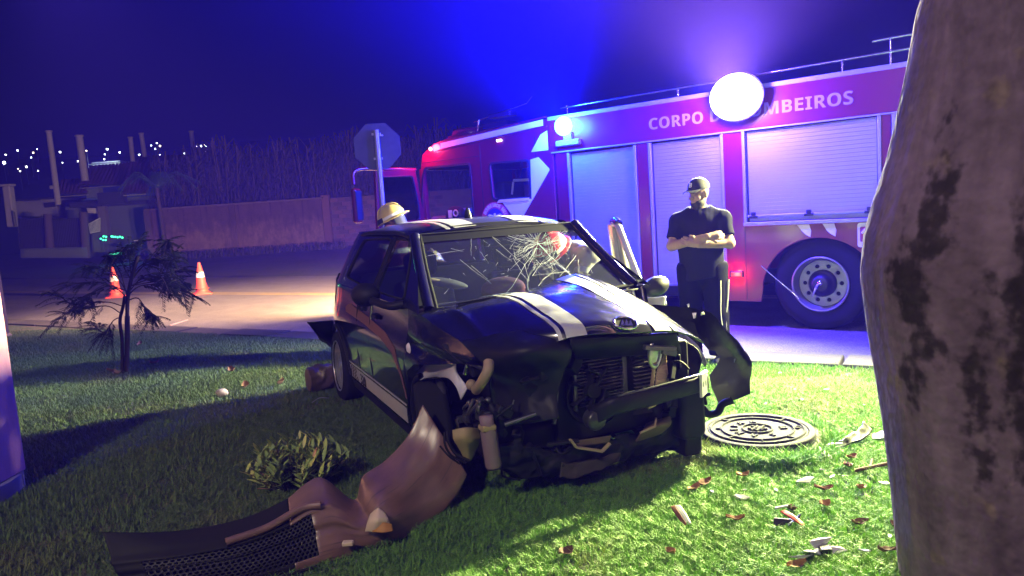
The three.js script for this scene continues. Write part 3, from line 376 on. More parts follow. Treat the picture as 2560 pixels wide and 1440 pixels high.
  const roofW = (u) => 0.575 - 0.05 * clamp((-u - 0.9) / 0.6);
  const roofG = []; for (let i = 0; i <= 10; i++) { const u = lerp(-1.5, 0.27, i / 10), row = []; for (let j = -5; j <= 5; j++) { const v = j / 5 * roofW(u), uu = u + (i > 7 ? -0.06 * Math.pow(Math.abs(j) / 5, 3) * (i - 7) / 3 : 0); row.push(CP(uu, roofH(u, v), v)); } roofG.push(row); }
  P('roof', sheet(roofG, 40, 40, -0.012), mat(0.010, 0.010, 0.014, 0.38, { clearcoat: 0.7, clearcoatRoughness: 0.25 }));
  const roofStripe = (v0, v1) => skin([[-1.45, v0], [0.262, v0], [0.262, v1], [-1.45, v1]], (u, v) => CP(u, roofH(u, v) + 0.005, v), 0.06);
  P('roof_stripe', [roofStripe(0.15, 0.30)], white); P('roof_stripe', [roofStripe(-0.30, -0.15)], white); P('roof_pinstripe', [roofStripe(0.325, 0.355)], white); P('roof_pinstripe', [roofStripe(-0.355, -0.325)], white);
  P('gutter', [1, -1].map((k) => tube([-1.5, -1.0, -0.5, 0, 0.2].map((u) => CP(u, roofH(u, 0.56) - 0.012, k * roofW(u))), 0.014, 6)), trim);
  { const a = K(1235, 549, 'v', 0.0); const f = slab([[-0.045, 0], [0.05, 0], [0.02, 0.07], [0.0, 0.085]], 0.03, 0.008).translate(0, 0, -0.015).rotateY(-Math.PI / 2); P('roof_antenna', f.translate(0.0, 1.415, -0.28), trim); }
  P('header_rail', sheet([[-0.57, -0.3, 0, 0.3, 0.57].map((v) => CP(0.235 - 0.3 * v * v, roofH(0.2, v) - 0.002, v)), [-0.6, -0.3, 0, 0.3, 0.6].map((v) => CP(0.31 - 0.3 * v * v, roofH(0.27, v) - 0.055, v))], 4, 20, 0.01), trim);
  // windscreen: raked, curved in plan
  const wsP = (a, b) => { const v = a * lerp(0.665, 0.555, b), bow = 0.10 * (1 - a * a); return CP(lerp(0.80, 0.255, b) + bow * lerp(0.9, 0.35, b) - 0.02 * Math.sin(b * 3.14), lerp(0.945, 1.345, b), v); }; // a across (+ right), b up
  const wsG = []; for (let i = 0; i <= 8; i++) { const row = []; for (let j = 0; j <= 6; j++) row.push(wsP(i / 4 - 1, j / 6)); wsG.push(row); }
  P('windscreen', sheet(wsG, 30, 20), mat(0.5, 0.55, 0.68, 0.14, { transmission: 0.97, thickness: 0, ior: 1.5 }));
  for (const k of [1, -1]) P('windscreen_pillar', tube([0, 0.25, 0.5, 0.75, 1].map((b) => wsP(k * 1.02, b)), 0.033, 8, 16), paint);
  P('windscreen_seal', [tube([-1, -0.5, 0, 0.5, 1].map((a) => wsP(a, 0.0)), 0.012, 6), tube([-1, -0.5, 0, 0.5, 1].map((a) => wsP(a, 1)), 0.012, 6), ...[1, -1].map((k) => tube([0, 0.5, 1].map((b) => wsP(k * 0.96, b)), 0.012, 6))], rubber);
  P('windscreen_shade_band', sheet([0.89, 0.995].map((b) => [-1, -0.5, 0, 0.5, 1].map((a) => wsP(a * 0.955, b).add(CP(0.006, 0.003, 0)))), 2, 20), trim);
  // cracks: thin bright edges in the laminate, spreading from a blow
  { const r = rng(77), m = mat(0.42, 0.44, 0.5, 0.4), lines = [], W = (x, y) => { const q = K(x, y, 'v', 0); return [x, y]; };
    // pixel to (a, b) on the screen by search
    const inv = (px, py) => { let a = 0, b = 0.5; const c = Math.cos(CA), s = Math.sin(CA); const proj = (a, b) => { const q = wsP(a, b), w = V(c * q.x + s * q.z + CO.x, q.y, -s * q.x + c * q.z + CO.z); const d = w.sub(V(0, EYE, 0)), dd = -d.z, cp = Math.cos(PITCH), sp = Math.sin(PITCH), y2 = d.y * cp + dd * sp, z2 = dd * cp - d.y * sp, u = FOC * d.x / z2, v = FOC * y2 / z2; return [1280 + u * Math.cos(ROLL) - v * Math.sin(ROLL), 720 - u * Math.sin(ROLL) - v * Math.cos(ROLL)]; };
      for (let i = 0; i < 25; i++) { const f = proj(a, b), fa = proj(a + 1e-3, b), fb = proj(a, b + 1e-3), J = [(fa[0] - f[0]) / 1e-3, (fb[0] - f[0]) / 1e-3, (fa[1] - f[1]) / 1e-3, (fb[1] - f[1]) / 1e-3], det = J[0] * J[3] - J[1] * J[2], ex = px - f[0], ey = py - f[1]; a += (J[3] * ex - J[1] * ey) / det; b += (-J[2] * ex + J[0] * ey) / det; a = clamp(a, -1.5, 1.5); b = clamp(b, -0.5, 1.5); } return [a, b]; };
    const crack = (x0, y0, x1, y1, w = 0.0016) => { const A = inv(x0, y0), B = inv(x1, y1), n = 5, pa = [], pb = []; const dx = B[0] - A[0], dy = B[1] - A[1], L = Math.hypot(dx, dy); if (L < 1e-4) return; for (let i = 0; i <= n; i++) { const t = i / n, j = (i && i < n) ? (r() - 0.5) * 0.03 * L : 0, a = clamp(A[0] + dx * t - dy / L * j, -0.96, 0.96), b = clamp(A[1] + dy * t + dx / L * j, 0.02, 0.97), ww = w * (1 - 0.7 * t) / 0.4; const p = wsP(a, b).add(CP(0.004, 0.003, 0)), q = wsP(a - dy / L * ww * 1.3, b + dx / L * ww * 2).add(CP(0.004, 0.003, 0)); pa.push(p); pb.push(q); } lines.push(quadStrip(pa, pb)); };
    const main = [[1345, 610, 1255, 745], [1345, 610, 1440, 700], [1345, 610, 1290, 640], [1345, 610, 1380, 640], [1345, 610, 1300, 590], [1345, 610, 1330, 570], [1345, 610, 1420, 600], [1300, 682, 1322, 702], [1310, 660, 1323, 704], [1345, 610, 1432, 695], [1370, 635, 1400, 690], [1340, 650, 1385, 700], [1360, 655, 1395, 685], [1230, 592, 1300, 655], [1150, 650, 1228, 710], [1178, 665, 1222, 702], [1070, 640, 1160, 625], [1127, 622, 1158, 630], [1178, 580, 1178, 640], [1200, 630, 1222, 660], [1240, 625, 1280, 655], [1330, 690, 1360, 650], [1345, 715, 1365, 690], [1355, 700, 1388, 676], [1310, 620, 1360, 600], [1270, 590, 1340, 610], [1440, 640, 1400, 690], [1366, 596, 1374, 630], [1372, 596, 1380, 632], [1222, 588, 1250, 604], [1208, 602, 1222, 612], [1284, 648, 1320, 705], [1058, 680, 1068, 660], [1110, 735, 1122, 722], [1035, 660, 1070, 640], [1395, 560, 1380, 582], [1425, 680, 1330, 690], [1446, 650, 1448, 700]];
    for (const c of main) crack(...c, 0.0006 + 0.0008 * r());
    for (let i = 0; i < 130; i++) { const a = r() * 6.28, d0 = 8 + 60 * r(), d1 = d0 + 10 + 35 * r(), b = a + (r() - 0.5) * 0.5; crack(1345 + d0 * Math.cos(a), 615 + d0 * 0.8 * Math.sin(a), 1345 + d1 * Math.cos(b), 615 + d1 * 0.8 * Math.sin(b), 0.0005); }
    for (let i = 0; i < 100; i++) { const a = r() * 6.28, d = 8 + 60 * r(), b = a + 0.35 + 0.5 * r(); crack(1340 + d * Math.cos(a), 630 + d * 0.7 * Math.sin(a), 1340 + d * Math.cos(b), 630 + d * 0.7 * Math.sin(b), 0.0005); }
    for (let i = 0; i < 40; i++) { const x = 1090 + 390 * Math.pow(r(), 0.6), y = 600 + 110 * r(), a = r() * 3.14; crack(x, y, x + 9 * Math.cos(a), y + 9 * Math.sin(a), 0.0007); }
    tag(P('windscreen_cracks', lines, m), null, null, null, 'stuff'); }
  P('windscreen_sticker', (() => { const A = [[0.955, 0.80], [0.955, 0.93], [0.84, 0.93], [0.86, 0.80]].map(([a, b]) => wsP(-a, b).add(CP(-0.006, -0.003, 0))); return quadStrip([A[0], A[1]], [A[3], A[2]]); })(), white);
  P('wiper', [bar(wsP(0.1, 0.03).add(CP(0.02, 0.01, 0)), wsP(-0.42, 0.10).add(CP(0.02, 0.01, 0)), 0.007), bar(wsP(0.8, 0.03).add(CP(0.02, 0.01, 0)), wsP(0.3, 0.08).add(CP(0.02, 0.01, 0)), 0.007)], trim);
  // ---- bonnet, buckled up towards the windscreen on the left
  const HG = [ // rows from the screen forward; columns from the car's left to its right: [u, y, v]
    [[0.60, 0.90, -0.66], [0.66, 1.035, -0.36], [0.62, 0.975, -0.05], [0.52, 0.945, 0.25], [0.55, 0.93, 0.60], [0.62, 0.93, 0.76]],
    [[0.85, 0.87, -0.66], [0.90, 1.005, -0.36], [0.88, 0.995, -0.05], [0.82, 0.985, 0.25], [0.82, 0.955, 0.58], [0.84, 0.93, 0.76]],
    [[1.10, 0.82, -0.64], [1.15, 0.93, -0.36], [1.15, 0.985, -0.05], [1.10, 0.985, 0.25], [1.06, 0.93, 0.54], [1.02, 0.87, 0.72]],
    [[1.35, 0.77, -0.60], [1.40, 0.865, -0.36], [1.42, 0.935, -0.05], [1.36, 0.935, 0.25], [1.25, 0.87, 0.50], [1.18, 0.82, 0.68]],
    [[1.55, 0.73, -0.56], [1.60, 0.83, -0.36], [1.62, 0.89, -0.05], [1.55, 0.89, 0.25], [1.40, 0.82, 0.46], [1.30, 0.75, 0.62]],
    [[1.66, 0.72, -0.53], [1.68, 0.80, -0.36], [1.69, 0.835, -0.05], [1.60, 0.835, 0.25], [1.44, 0.73, 0.42], [1.33, 0.66, 0.58]],
  ].map((row) => row.map((p) => CP(...p)));
  const hoodBump = (s, t, p) => V(0, 0.012 * fbm(p.x * 5 + 3, p.z * 4, 7, 3) + 0.010 * Math.exp(-Math.pow((t - 0.78 - 0.12 * s) / 0.02, 2)) * smooth(0.05, 0.3, s), 0);
  P('bonnet', sheet(HG, 70, 90, -0.010, hoodBump), paint);
  const hoodAt = (s, t) => { const p = gridAt(HG, s, t); return p.add(hoodBump(s, t, p)); };
  const hoodStripe = (t0, t1, lift = 0.004) => { const pos = [], idx = [], n = 60, m = 6, uv = []; for (let i = 0; i <= n; i++) for (let j = 0; j <= m; j++) { const s = 0.006 + 0.99 * i / n, t = lerp(t0, t1, j / m), p = hoodAt(s, t), e = 0.01, a = hoodAt(s + e, t).sub(hoodAt(s - e, t)), b = hoodAt(s, t + e).sub(hoodAt(s, t - e)), N = b.cross(a).normalize(); if (N.y < 0) N.negate(); p.addScaledVector(N, lift); pos.push(p.x, p.y, p.z); if (i && j) { const k = i * (m + 1) + j; idx.push(k, k - 1, k - m - 2, k, k - m - 2, k - m - 1); } } const g = new THREE.BufferGeometry(); g.setAttribute('position', new THREE.Float32BufferAttribute(pos, 3)); g.setIndex(idx); g.computeVertexNormals(); return g; };
  P('bonnet_stripe', hoodStripe(0.53, 0.598), white); P('bonnet_pinstripe', hoodStripe(0.612, 0.627), white);
  P('bonnet_stripe', hoodStripe(0.24, 0.305), white); P('bonnet_pinstripe', hoodStripe(0.212, 0.226), white);
  { // badge: a ring with a sailing emblem
    const B = new THREE.Group(); B.name = 'badge'; const p = hoodAt(0.865, 0.40), e = 0.02, a = hoodAt(0.885, 0.40).sub(hoodAt(0.845, 0.40)).normalize(), b = hoodAt(0.865, 0.42).sub(hoodAt(0.865, 0.38)).normalize(), n = b.clone().cross(a).normalize(); if (n.y < 0) n.negate(); const x = b.clone().negate(); const y = n.clone().cross(x).normalize(); B.applyMatrix4(new THREE.Matrix4().makeBasis(x, y, n).setPosition(p.addScaledVector(n, 0.012))); car.add(B);
    P('badge_ring', new THREE.TorusGeometry(0.062, 0.008, 8, 36).scale(1, 0.68, 1), chrome, B); P('badge_field', new THREE.CylinderGeometry(0.06, 0.06, 0.006, 32).rotateX(Math.PI / 2).scale(1, 0.68, 1), trim, B);
    P('badge_emblem', [[-0.022, 0.004], [0, 0.01], [0.022, 0.004]].map(([x0, z0]) => new THREE.ExtrudeGeometry(shape([[x0 - 0.016, -0.022], [x0 + 0.01, -0.022], [x0 + 0.014, 0.024]]), { depth: 0.004, bevelEnabled: false }).translate(0, 0, z0 * 0.3)), chrome, B); }
  // scuttle under the screen
  P('scuttle', sheet([[-0.66, -0.2, 0.2, 0.68].map((v) => CP(0.82 + 0.08 * (1 - v * v), 0.93, v)), [-0.66, -0.2, 0.2, 0.68].map((v) => CP(0.60, 0.90, v))], 6, 16, 0.01), trim);
  // displaced left windscreen-pillar cover hanging over the bonnet edge
  P('pillar_cover', sheet([[K(1505, 652, 'v', -0.60), K(1520, 660, 'v', -0.68)], [K(1470, 690, 'v', -0.52), K(1555, 705, 'v', -0.68)], [K(1540, 760, 'v', -0.55), K(1592, 765, 'v', -0.70)], [K(1585, 795, 'v', -0.60), K(1603, 790, 'v', -0.70)]], 14, 6, 0.012), scuffed);
  // ---- crumpled nose on the right, dark panel folded under
  const nose = [
    [K(1420, 840, 'v', 0.22), K(1300, 830, 'v', 0.40), K(1180, 850, 'v', 0.60), K(1110, 862, 'v', 0.74)],
    [K(1428, 880, 'u', 1.58), K(1320, 880, 'v', 0.46), K(1200, 900, 'v', 0.62), K(1150, 905, 'v', 0.70)],
    [K(1400, 960, 'u', 1.52), K(1310, 960, 'u', 1.45), K(1240, 960, 'u', 1.42), K(1215, 930, 'v', 0.62)],
    [K(1395, 1045, 'u', 1.55), K(1310, 1060, 'u', 1.50), K(1250, 1050, 'u', 1.46), K(1225, 1010, 'u', 1.40)],
  ];
  P('crumpled_front_panel', sheet(nose, 30, 40, 0.008, (s, t, p) => V(0.02 * fbm(p.x * 9, p.y * 9, 3), 0.015 * fbm(p.y * 7, p.z * 9, 8), 0.035 * fbm(p.x * 6, p.y * 8, 5))), scuffed);
  P('slam_panel', [sheet([[K(1425, 842, 'u', 1.60), K(1560, 842, 'u', 1.66), K(1690, 832, 'u', 1.66)], [K(1430, 872, 'u', 1.60), K(1560, 865, 'u', 1.64), K(1700, 862, 'u', 1.63)], [K(1440, 900, 'u', 1.52), K(1560, 892, 'u', 1.56), K(1705, 885, 'u', 1.56)]], 10, 24, 0.01, (s, t, p) => V(0, 0.006 * fbm(p.x * 14, p.z * 9, 2), 0.012 * fbm(p.x * 12, p.y * 20, 4)))], scuffed);
  P('bright_edge_bracket', [plank(K(1610, 868, 'u', 1.66), K(1688, 872, 'u', 1.66), 0.025, 0.03), plank(K(1655, 878, 'u', 1.665), K(1690, 884, 'u', 1.66), 0.03, 0.02)], steel);
  // cooling pack
  P('radiator', bx(1.36, 1.42, 0.25, 0.70, -0.42, 0.24), trim);
  { const a = K(1435, 905, 'u', 1.46), b = K(1557, 905, 'u', 1.46), n = 15, g = new THREE.Group(); g.name = 'condenser'; car.add(g);
    const x0 = -a.x, x1 = -K(1560, 905, 'u', 1.46).x, y1 = 0.69, y0 = 0.44, w = Math.abs(x1 - x0), mid = (x0 + x1) / 2; const fin = box(w, 0.005, 0.02, 0, 0, 0, 0.002); for (let i = 0; i < n; i++) P('fin', fin, fins, g).position.set(-mid, lerp(y0, y1, i / (n - 1)), 1.455);
    P('frame', [box(0.02, y1 - y0 + 0.04, 0.03, -x0, (y0 + y1) / 2, 1.45), box(0.03, y1 - y0 + 0.04, 0.03, -x1, (y0 + y1) / 2, 1.45)], steel, g); }
  { const g = new THREE.Group(); g.name = 'oil_cooler'; car.add(g); const xs = [-K(1583, 900, 'u', 1.48).x, -K(1640, 900, 'u', 1.48).x], w = Math.abs(xs[1] - xs[0]), mid = (xs[0] + xs[1]) / 2, fin = box(w, 0.004, 0.02, 0, 0, 0, 0.0015); for (let i = 0; i < 12; i++) P('fin', fin, fins, g).position.set(-mid, 0.43 + i * 0.021, 1.48); }
  P('mesh_bracket', [sheet([[K(1660, 870, 'u', 1.5), K(1655, 890, 'u', 1.5)], [K(1668, 935, 'u', 1.5), K(1640, 935, 'u', 1.5)], [K(1672, 975, 'u', 1.5), K(1638, 975, 'u', 1.5)]].map((r2) => [r2[0], r2[0].clone().lerp(r2[1], 0.5), r2[1]]), 10, 5, 0.01)], mat(0.32, 0.24, 0.19, 0.6, { bumpMap: tex(64, 64, (u, v) => (Math.sin(u * 90) > 0 && Math.sin(v * 120) > 0 ? 0.2 : 1)), bumpScale: 0.004 }));
  { const c = K(1637, 882, 'u', 1.62), g = new THREE.Group(); g.name = 'horn'; g.position.copy(c); g.rotation.set(0.1, 0.35, 0); car.add(g);
    P('horn_ring', new THREE.TorusGeometry(0.055, 0.011, 8, 28).scale(0.85, 1.3, 1), alloy, g); P('horn_face', new THREE.SphereGeometry(0.045, 20, 12).scale(0.85, 1.3, 0.35).translate(0, 0, -0.005), silver, g); P('horn_stem', [bar(V(0, -0.05, 0), V(0.01, -0.24, -0.03), 0.01), box(0.07, 0.07, 0.03, 0.01, -0.27, -0.03)], hose, g); }
  P('fan_shroud', [new THREE.TorusGeometry(0.15, 0.014, 8, 32).translate(...K(1480, 985, 'u', 1.44).toArray()), ...Array.from({ length: 7 }, (_, i) => { const c = K(1480, 975, 'u', 1.47), a = i * 0.9; return plank(c.clone(), c.clone().add(V(0.14 * Math.cos(a), 0.14 * Math.sin(a), 0)), 0.05, 0.01, V(0.3, 0.3, 1)); }), new THREE.CylinderGeometry(0.04, 0.04, 0.05, 16).rotateX(Math.PI / 2).translate(...K(1480, 975, 'u', 1.5).toArray())], trim);
  // bumper beam, bent
  { const b = [K(1470, 1042, 'u', 1.52), K(1500, 1030, 'u', 1.58), K(1545, 1012, 'u', 1.63), K(1640, 988, 'u', 1.64), K(1740, 960, 'u', 1.60), K(1768, 952, 'u', 1.55)], rows = [[0.045, -0.02], [0.03, 0.012], [-0.04, 0.012], [-0.055, -0.02]].map(([dy, dz]) => b.map((p) => p.clone().add(V(0, dy, dz)))); P('bumper_beam', [sheet(rows, 12, 40, 0.006, (s, t, p) => V(0, 0.01 * fbm(p.x * 8, 1, 1), 0.008 * fbm(p.x * 14, p.y * 20, 2)))], scuffed);
    P('beam_flange', tube(b.slice(2, 6).map((p) => p.clone().add(V(0, 0.045, 0.0))), 0.006, 6), steel);
    const e = K(1756, 966, 'u', 1.6); P('beam_end_plate', new THREE.ExtrudeGeometry(shape([[-0.035, -0.07], [0.03, -0.06], [0.035, 0.06], [-0.03, 0.055]], [0, 1].map((i) => Array.from({ length: 12 }, (_, j) => [-0.014 + i * 0.03 + 0.010 * Math.cos(j / 12 * 6.283), -0.005 + 0.02 * Math.sin(j / 12 * 6.283)]).reverse())), { depth: 0.012, bevelEnabled: true, bevelSize: 0.002, bevelThickness: 0.002, bevelSegments: 1 }).rotateY(0.5).translate(e.x, e.y + 0.02, e.z), silver); }
  P('lower_crossmember', [sheet([[K(1235, 1110, 'u', 1.46), K(1330, 1118, 'u', 1.50), K(1400, 1128, 'u', 1.46), K(1480, 1105, 'u', 1.50), K(1560, 1090, 'u', 1.46), K(1660, 1055, 'u', 1.48), K(1745, 1030, 'u', 1.46)], [K(1240, 1150, 'u', 1.49), K(1330, 1160, 'u', 1.47), K(1400, 1160, 'u', 1.5), K(1480, 1150, 'u', 1.46), K(1560, 1125, 'u', 1.48), K(1660, 1100, 'u', 1.45), K(1745, 1080, 'u', 1.45)], [K(1245, 1172, 'u', 1.44), K(1330, 1200, 'u', 1.44), K(1400, 1188, 'u', 1.45), K(1480, 1190, 'u', 1.43), K(1560, 1150, 'u', 1.44), K(1660, 1130, 'u', 1.42), K(1742, 1112, 'u', 1.42)]], 16, 60, 0.03, (s, t, p) => V(0.02 * fbm(p.x * 11, p.y * 11, 7), 0.04 * fbm(p.x * 9, p.z * 9, 2), 0.06 * fbm(p.x * 10, p.y * 12, 9)))], trim);
  P('undertray', [sheet([[K(1405, 1158, 'u', 1.50), K(1470, 1150, 'u', 1.51), K(1555, 1128, 'u', 1.49)], [K(1400, 1196, 'u', 1.50), K(1470, 1184, 'u', 1.52), K(1550, 1150, 'u', 1.49)]], 10, 24, 0.012, (s, t, p) => V(0.02 * fbm(p.x * 14, p.z * 9, 4), 0.03 * fbm(p.x * 11, p.z * 9, 4), 0.03 * fbm(p.x * 9, p.y * 9, 5)))], mat(0.035, 0.026, 0.02, 0.85));
  { const r = rng(91), g = []; for (let i = 0; i < 46; i++) { const px = 1250 + 480 * r(), py = 900 + 240 * r() - (px - 1250) * 0.12, p = K(px, py, 'u', 1.40 + 0.10 * r()), q = r(); g.push(q < 0.35 ? box(0.03 + 0.09 * r(), 0.02 + 0.06 * r(), 0.05, 0, 0, 0, 0.008).rotateZ(r() * 3).rotateY(r()).translate(p.x, p.y, p.z) : q < 0.7 ? tube([p, p.clone().add(V(0.12 * (r() - 0.5), 0.10 * (r() - 0.5), 0.05)), p.clone().add(V(0.24 * (r() - 0.5), 0.16 * (r() - 0.5), 0.02))], 0.005 + 0.008 * r(), 6) : new THREE.TetrahedronGeometry(0.03 + 0.05 * r()).scale(1, 1.2, 0.3).rotateZ(r() * 6).translate(p.x, p.y, p.z)); } tag(P('broken_front_bits', g, trim), null, null, null, 'stuff'); }
  P('fog_lamp', [lathe([[0, 0.03], [0.045, 0.025], [0.055, 0], [0.05, -0.05]], 20).rotateX(Math.PI / 2).translate(...K(1490, 1050, 'u', 1.55).toArray())], mat(0.03, 0.03, 0.035, 0.3));
  P('bent_bracket', [plank(K(1425, 1098, 'u', 1.57), K(1440, 1118, 'u', 1.57), 0.012, 0.02), plank(K(1440, 1118, 'u', 1.57), K(1505, 1128, 'u', 1.58), 0.012, 0.025), plank(K(1505, 1128, 'u', 1.58), K(1525, 1108, 'u', 1.58), 0.012, 0.02)], hose); P('bracket_plate', sheet([[K(1430, 1103, 'u', 1.55), K(1528, 1090, 'u', 1.55)], [K(1442, 1116, 'u', 1.55), K(1522, 1108, 'u', 1.55)]].map((q) => [q[0], q[0].clone().lerp(q[1], 0.5), q[1]]), 4, 8, 0.008), tan);
  P('catalyst_shield', sheet([[K(1615, 1058, 'u', 1.5), K(1640, 1050, 'u', 1.52), K(1676, 1040, 'u', 1.52)], [K(1605, 1080, 'u', 1.54), K(1640, 1068, 'u', 1.57), K(1678, 1060, 'u', 1.54)], [K(1590, 1105, 'u', 1.5), K(1640, 1090, 'u', 1.52), K(1660, 1080, 'u', 1.5)]], 10, 14, 0.01), tan); P('shield_edge', [bar(K(1600, 1082, 'u', 1.585), K(1638, 1066, 'u', 1.59), 0.006), bar(K(1638, 1066, 'u', 1.59), K(1640, 1045, 'u', 1.56), 0.006)], hose);
  P('crash_bars', [bar(K(1262, 1062, 'u', 1.5), K(1340, 1035, 'u', 1.55), 0.012), bar(K(1385, 1060, 'u', 1.5), K(1395, 920, 'u', 1.48), 0.012), bar(K(1340, 1050, 'u', 1.48), K(1345, 940, 'u', 1.46), 0.01), bar(K(1275, 1030, 'u', 1.52), K(1285, 1000, 'u', 1.5), 0.004)], steel);
  P('dangling_cable', [tube([K(1262, 1160, 'u', 1.45), K(1255, 1175, 'u', 1.46), K(1258, 1190, 'u', 1.46), K(1280, 1196, 'u', 1.45), K(1300, 1200, 'u', 1.45)], 0.006), tube([K(1330, 1130, 'u', 1.5), K(1345, 1165, 'u', 1.5), K(1352, 1190, 'u', 1.48)], 0.008)], trim);
  P('engine_block', [bx(0.85, 1.3, 0.3, 0.78, -0.4, 0.4, 0.05), bx(0.6, 1.38, 0.22, 0.36, -0.62, 0.62, 0.03), bx(1.3, 1.46, 0.22, 0.7, -0.58, -0.48, 0.02), bx(1.2, 1.4, 0.25, 0.6, 0.42, 0.56, 0.02)], trim);
  P('bulkhead', bx(0.58, 0.62, 0.2, 0.92, -0.7, 0.7), trim);
  // ---- right headlamp cavity: pale inner wing, liner, hoses, washer bottle
  P('inner_wing', sheet([[K(1042, 975, 'v', 0.735), K(1042, 935, 'v', 0.74), K(1060, 912, 'v', 0.74)], [K(1062, 955, 'v', 0.72), K(1085, 930, 'v', 0.73), K(1095, 905, 'v', 0.735)], [K(1112, 944, 'v', 0.70), K(1118, 925, 'v', 0.71), K(1136, 902, 'v', 0.71)], [K(1138, 965, 'v', 0.70), K(1142, 945, 'v', 0.69), K(1143, 930, 'v', 0.68)], [K(1152, 1000, 'v', 0.68), K(1160, 985, 'v', 0.67), K(1168, 970, 'v', 0.66)]], 24, 10, 0.006), mat(0.5, 0.47, 0.6, 0.45));
  P('splash_liner', new THREE.SphereGeometry(1, 28, 18).scale(0.05, 0.125, 0.155).rotateY(-0.15).translate(...K(1100, 1000, 'v', 0.69).toArray()), mat(0.02, 0.018, 0.03, 0.75));
  P('coolant_hose', [tube([K(1222, 905, 'v', 0.62), K(1220, 925, 'v', 0.64), K(1208, 950, 'v', 0.66), K(1190, 975, 'v', 0.66)], 0.026, 12), new THREE.SphereGeometry(0.028, 12, 8).translate(...K(1178, 962, 'v', 0.66).toArray())], hose);
  { const r = rng(5), g = []; for (let i = 0; i < 16; i++) { const px = 1155 + 65 * r(), py = 1000 + 55 * r(), p = K(px, py, 'v', 0.60 + 0.06 * r()); g.push(r() < 0.5 ? box(0.03 + 0.05 * r(), 0.02 + 0.05 * r(), 0.03 + 0.04 * r(), p.x, p.y, p.z).clone() : new THREE.SphereGeometry(0.012 + 0.016 * r(), 8, 6).translate(p.x, p.y, p.z)); } for (let i = 0; i < 7; i++) { const a = K(1160 + 60 * r(), 995 + 30 * r(), 'v', 0.66), b = K(1160 + 60 * r(), 1010 + 45 * r(), 'v', 0.65), c = a.clone().lerp(b, 0.5).add(V(-0.03, 0.02 * r(), 0.03)); g.push(tube([a, c, b], 0.006 + 0.006 * r())); } P('wiring_and_brackets', g, steel); P('bracket_arm', [tube([K(1215, 1000, 'v', 0.62), K(1236, 1030, 'v', 0.6), K(1228, 1055, 'v', 0.6), K(1190, 1062, 'v', 0.62)], 0.02)], trim); }
  P('filter_box', [box(0.07, 0.1, 0.06, 0, 0, 0, 0.012).rotateZ(0.15).translate(...K(1190, 915, 'v', 0.62).toArray())], trim);
  P('headlamp_bulb', [lathe([[0, 0.03], [0.008, 0.028], [0.012, 0], [0.018, -0.03]], 12).rotateX(0.4).translate(...K(1166, 922, 'v', 0.64).toArray())], chrome);
  P('slotted_bracket', [new THREE.ExtrudeGeometry(shape([[-0.09, -0.03], [0.09, -0.03], [0.09, 0.03], [-0.09, 0.03]], [-0.06, -0.02, 0.02, 0.06].map((x) => [[x - 0.01, -0.018], [x - 0.01, 0.018], [x + 0.012, 0.018], [x + 0.012, -0.018]])), { depth: 0.02, bevelEnabled: false }).rotateZ(0.12).rotateY(-0.3).translate(...K(1105, 1068, 'v', 0.74).toArray())], mat(0.05, 0.035, 0.035, 0.7));
  P('washer_bottle', sheet([[K(1130, 1075, 'u', 1.42), K(1165, 1068, 'u', 1.46), K(1200, 1072, 'u', 1.42)], [K(1135, 1100, 'u', 1.44), K(1168, 1095, 'u', 1.49), K(1202, 1095, 'u', 1.44)], [K(1148, 1125, 'u', 1.42), K(1172, 1120, 'u', 1.46), K(1196, 1115, 'u', 1.42)], [K(1160, 1152, 'u', 1.40), K(1174, 1152, 'u', 1.42), K(1188, 1140, 'u', 1.40)]], 14, 10, 0.012, (s, t, p) => V(0.01 * fbm(p.x * 12, p.y * 12, 3), 0, 0.015 * fbm(p.x * 10, p.y * 14, 6))), yellowed);
  P('receiver_drier', [lathe([[0, 0], [0.036, 0.004], [0.04, 0.02], [0.04, 0.19], [0.032, 0.215], [0.034, 0.225], [0.034, 0.27], [0, 0.272]], 20).rotateZ(0.08).translate(...K(1235, 1172, 'u', 1.5).toArray())], mat(0.17, 0.11, 0.14, 0.6)); P('drier_cap', box(0.075, 0.03, 0.07, ...K(1218, 1068, 'u', 1.5).toArray(), 0.01), yellowed);
  // wheels
  const wheel = (u, y, v, steer, tilt, name = 'wheel') => {
    const g = new THREE.Group(); g.name = name; g.position.copy(CP(u, y, v)); g.rotation.set(0, steer, tilt); car.add(g); const k = Math.sign(v);
    P('tyre', lathe([[0.19, -0.085], [0.215, -0.095], [0.27, -0.09], [0.288, -0.06], [0.29, 0.06], [0.27, 0.09], [0.215, 0.095], [0.19, 0.085]], 40).rotateZ(Math.PI / 2), rubber, g);
    const sp = []; for (let i = 0; i < 5; i++) { const a = i * 1.2566; sp.push(plank(V(-k * 0.06, 0.03 * Math.cos(a), 0.03 * Math.sin(a)), V(-k * 0.045, 0.185 * Math.cos(a), 0.185 * Math.sin(a)), 0.05, 0.02, V(0, -Math.sin(a), Math.cos(a)))); }
    P('rim', [lathe([[0.205, -k * 0.09], [0.2, -k * 0.08], [0.19, -k * 0.02], [0.19, k * 0.08]].map(([a, b]) => [a, b]), 36).rotateZ(-Math.PI / 2 * -1), new THREE.TorusGeometry(0.203, 0.008, 6, 36).rotateY(Math.PI / 2).translate(-k * 0.088, 0, 0), ...sp, new THREE.CylinderGeometry(0.045, 0.05, 0.04, 16).rotateZ(Math.PI / 2).translate(-k * 0.06, 0, 0)], alloy, g);
    P('brake_disc', new THREE.CylinderGeometry(0.12, 0.12, 0.02, 24).rotateZ(Math.PI / 2).translate(k * 0.0, 0, 0), steel, g); return g;
  };
